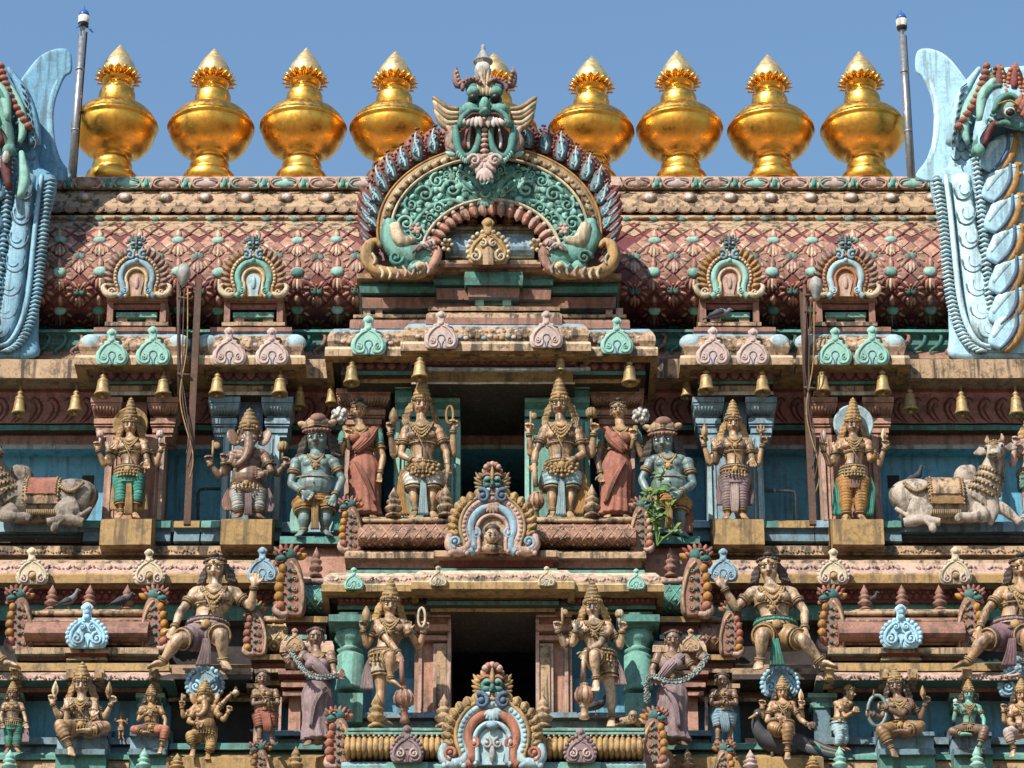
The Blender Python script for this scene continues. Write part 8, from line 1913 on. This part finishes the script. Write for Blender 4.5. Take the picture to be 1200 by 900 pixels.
f = Fig('tiny_statue', 'tiny standing golden figure between two seated statues at lower left', 142, 866, 200, 30, 'skin_gold'); f.torso((142, 853), (142, 850), (142, 846), (142, 843)); f.head((142, 840), 2.6, pitch=8); f.crown(2)
f.arm((138, 845), (134, 849), (135, 844, 3), (0, -1), 'fist'); f.arm((146, 845), (150, 849), (149, 844, 3), (0, -1), 'fist'); f.leg((140, 855), (140, 860), (140, 864), (139, 866, 3)); f.leg((144, 855), (144, 860), (144, 864), (145, 866, 3)); f.hips('ochre'); f.done(.005)
f = Fig('elephant_headed_statue', 'small golden dancing elephant headed statue under the left blue crest', 240, 889, 226, 96, 'skin_gold')
f.torso((240, 858), (240, 847), (240, 834), (240, 824), fat=1.25, belly=.14, wide=1.1); f.nolines = True; f.head((240, 818), 9, pitch=6, elephant=True); f.crown(2.0, 'goldpaint'); f.bigears([(227, 819, 5, 8, -1), (253, 819, 5, 8, 1)]); f.trunk([(240, 822, 8), (240, 832, 13), (234, 838, 15), (230, 836, 15)], 4.6, 2)
f.arm((226, 832), (215, 840, 2), (213, 828, 5), (0, -1), 'fist'); f.arm((254, 832), (265, 820, 2), (273, 812, 5), (.8, .1), 'soft'); f.arm((254, 836, 3), (262, 844, 5), (268, 834, 8), (.1, -1), 'fist'); f.arm((226, 836, 3), (221, 846, 6), (230, 848, 14), (.8, .2), 'soft')
a = f.leg((233, 862), (223, 862, 12), (227, 878, 8), (225, 885, 14), fat=1.2); b = f.leg((246, 862), (247, 874, 4), (244, 884), (243, 889, 8), fat=1.2); f.hips('skin_gold', k=1.06, drop=.05, top=0); f.cover(a, 'goldpaint', 0, 1.6, 1.25); f.cover(b, 'goldpaint', 0, 1.6, 1.25); f.belt(2, k=1.02); f.necklaces(2, thread=False); f.held('pot', (276, 815, 8), 12, 'cream'); f.held('axe', (213, 826, 6), 14, 'jewel'); f.done()
# deity riding a dark peacock
f = seated('seated deity with one orange leg hanging riding a dark peacock', 920, 888, 108, 'skin', (917, 812), 7.6, 2.2,
       [((903, 829, 0), (899, 845, 4), (912, 842, 14), (.8, .1), 'soft'), ((929, 829, 0), (938, 843, 2), (946, 849, 10), (.9, .1), 'open'), ((929, 828, -3), (940, 842, -4), (939, 828, 4), (0, -1), 'fist'), ((904, 828, -3), (896, 842, -4), (893, 828, 4), (0, -1), 'fist')],
       [((912, 855), (905, 852, 18), (920, 858, 22), (930, 860, 22)), ((922, 855), (923, 853, 24), (923, 882, 18), (923, 889, 24))], ((917, 852), (917, 842), (917, 830), (917, 821)), 'skin_gold', [('flame', (939, 824, 6), 18, 'cream')], o=240)
PEA = empty('peacock_mount', P(908, 890, 226)); tag(PEA, 'dark peacock with long tail under a seated deity at lower right', 'peacock statue')
m = MB(); pl = Plane(222, m)
m.tube(cr([tuple(P(*q)) for q in ((952, 874, 214), (930, 872, 220), (908, 870, 226), (893, 862, 230), (886, 848, 232), (889, 838, 234))], 5), [S0 * r for r in [5, 7, 9, 11, 12, 13, 14, 14, 14, 14, 13, 12, 11, 10, 9, 8, 7.5, 7, 6.5, 6, 5.5, 5, 5, 5, 5, 4.5]][:26], 'pigeon_dark', n=12); m.ell(P(889, 837, 235), S0 * 6, 'pigeon_dark'); m.tube([P(886, 838, 238), P(877, 842, 242)], [S0 * 2.4, S0 * .5], 'goldpaint', n=6); m.ell(P(887, 836, 240.6), S0 * 1.4, 'eyewhite')
m.build('body', PEA)
m = MB()
for j in range(7): m.tube(cr([tuple(P(*q)) for q in ((925, 866 + j, 222 + j), (948, 868 + 2 * j, 222 + j), (968, 876 + 1.4 * j, 222), (986, 881 + j, 220))], 5), [(S0 * 3.2, S0 * 1.2)] * 16, ('pigeon_dark', 'tan_dark', 'teal_deep')[j % 3], n=6, nrm=FRONT)
m.build('tail', PEA)
m = MB(); m.tube([P(905, 880, 228), P(905, 890, 228)], S0 * 2, 'brown_and_shade', n=6); m.tube([P(915, 880, 226), P(915, 890, 226)], S0 * 2, 'brown_and_shade', n=6); m.build('legs', PEA)
f = Fig('worshipper_statue', 'young man in white trousers seen from the side with praying hands', 985, 880, 214, 78, 'skin'); f.torso((983, 848), (984, 839), (987, 828), (990, 820)); f.head((995, 813), 6.6, yaw=68, pitch=2, pitch_add=4); f.hairdo('hair', strands=False); f.crown(1.6, 'jewel')
f.arm((984, 827, 4), (990, 840, 8), (1000, 834, 6), (.6, -.8), 'open'); f.arm((992, 826, -4), (996, 838, -2), (1002, 834, 2), (.6, -.8), 'open'); a = f.leg((981, 851), (984, 864, 3), (981, 876), (990, 880, 3)); b = f.leg((986, 851), (990, 864, -3), (987, 876, -3), (996, 879, -1)); f.hips('pale_sky', k=1.1); f.cover(a, 'pale_sky', 0, 1.8, 1.35, 5, .05); f.cover(b, 'pale_sky', 0, 1.8, 1.35, 5, .05); f.belt(1, tass=False); f.necklaces(1, thread=False); f.done()
def hoop(f):
    m = MB(); pts = [f.L((1028 + 11 * math.sin(t), 833 - 18 * math.cos(t), 14)) for t in [2 * math.pi * i / 26 for i in range(26)]]; m.tube(pts, [f.s * (2.2 + .4 * (i % 2)) for i in range(26)], 'skin_blue', n=8, closed=True); m.tube([f.L((1024, 816, 15)), f.L((1024, 808, 15))], [f.s * 1.6, f.s * .5], 'tan', n=6); m.build('serpent_hoop', f.root)
seated('seated statue holding a round serpent hoop on a blue pedestal at lower right', 1055, 886, 118, 'skin_brown', (1050, 804), 9, 2.0,
       [((1040, 827, 2), (1033, 842, 8), (1022, 836, 14), (-.9, .1), 'fist'), ((1067, 827, 2), (1056, 838, 14), (1036, 828, 18), (-1, 0), 'fist'), ((1068, 826, -2), (1079, 842, -4), (1085, 824, 4), (.1, -1), 'fist')],
       [((1046, 855), (1033, 856, 22), (1045, 878, 20), (1049, 886, 28)), ((1060, 855), (1078, 851, 22), (1062, 857, 28), (1048, 858, 30))], ((1054, 854), (1054, 842), (1054, 828), (1052, 817)), 'skin_gold', [('flame', (1082, 820, 8), 18, 'jewel')], extra=hoop, yaw=-14)
seated('small seated statue with green face holding a mirror at lower right', 1136, 884, 88, 'skin_green', (1135, 814), 6.8, 2.2,
       [((1123, 830, 0), (1118, 844, 4), (1120, 830, 10), (0, -1), 'fist'), ((1147, 830, 0), (1153, 843, 4), (1153, 853, 8), (0, 1), 'soft')], [((1130, 856), (1116, 857, 14), (1126, 860, 18), (1138, 861, 20)), ((1142, 856), (1154, 855, 16), (1147, 877, 14), (1145, 884, 20))], ((1135, 855), (1135, 845), (1135, 833), (1135, 823)), 'skin_brown', [('lotus', (1120, 828, 6), 10, 'white')])
seated('golden seated statue partly cut by the lower right edge', 1198, 888, 100, 'skin', (1197, 815), 7.6, 2.2,
       [((1184, 832, 0), (1177, 846, 2), (1176, 832, 6), (0, -1), 'fist'), ((1210, 832, 0), (1218, 846, 2), (1220, 834, 6), (0, -1), 'fist'), ((1185, 834, 2), (1183, 848, 6), (1192, 850, 16), (.8, 0), 'soft')], [((1192, 858), (1181, 858, 18), (1188, 878, 14), (1186, 886, 18)), ((1204, 858), (1216, 858, 16), (1206, 862, 20), (1196, 862, 22))], ((1197, 857), (1197, 846), (1197, 834), (1197, 824)), 'blush', [], o=240)
finish_bodies()
# ------------------------------------------------------------------ light
w = bpy.data.worlds.new('World'); scene.world = w; w.use_nodes = True
nt = w.node_tree; bg = nt.nodes['Background']; sky = nt.nodes.new('ShaderNodeTexSky'); sky.sky_type = 'NISHITA'; sky.sun_disc = False
SUN_EL, SUN_AZ = R(43), R(37)       # azimuth to the left of straight-behind-the-camera
d = Vector((-math.sin(SUN_AZ) * math.cos(SUN_EL), -math.cos(SUN_AZ) * math.cos(SUN_EL), math.sin(SUN_EL)))
sky.sun_elevation = SUN_EL; sky.sun_rotation = math.atan2(d.x, d.y); sky.air_density = 1.9; sky.dust_density = .8; sky.ozone_density = 7
nt.links.new(sky.outputs[0], bg.inputs[0]); bg.inputs[1].default_value = .102
sl = bpy.data.lights.new('sun', 'SUN'); sl.energy = 5.0; sl.angle = R(.5); sl.color = (1, .92, .80)
so_ = bpy.data.objects.new('sun', sl); col.objects.link(so_); so_.rotation_euler = (-d).to_track_quat('-Z', 'Y').to_euler()
scene.view_settings.view_transform = 'Standard'; scene.view_settings.look = 'None'; scene.view_settings.gamma = 1; scene.view_settings.exposure = .65
scene.view_settings.use_curve_mapping = False
scene.cycles.max_bounces = 6; scene.cycles.diffuse_bounces = 2; scene.cycles.glossy_bounces = 3; scene.cycles.use_denoising = True
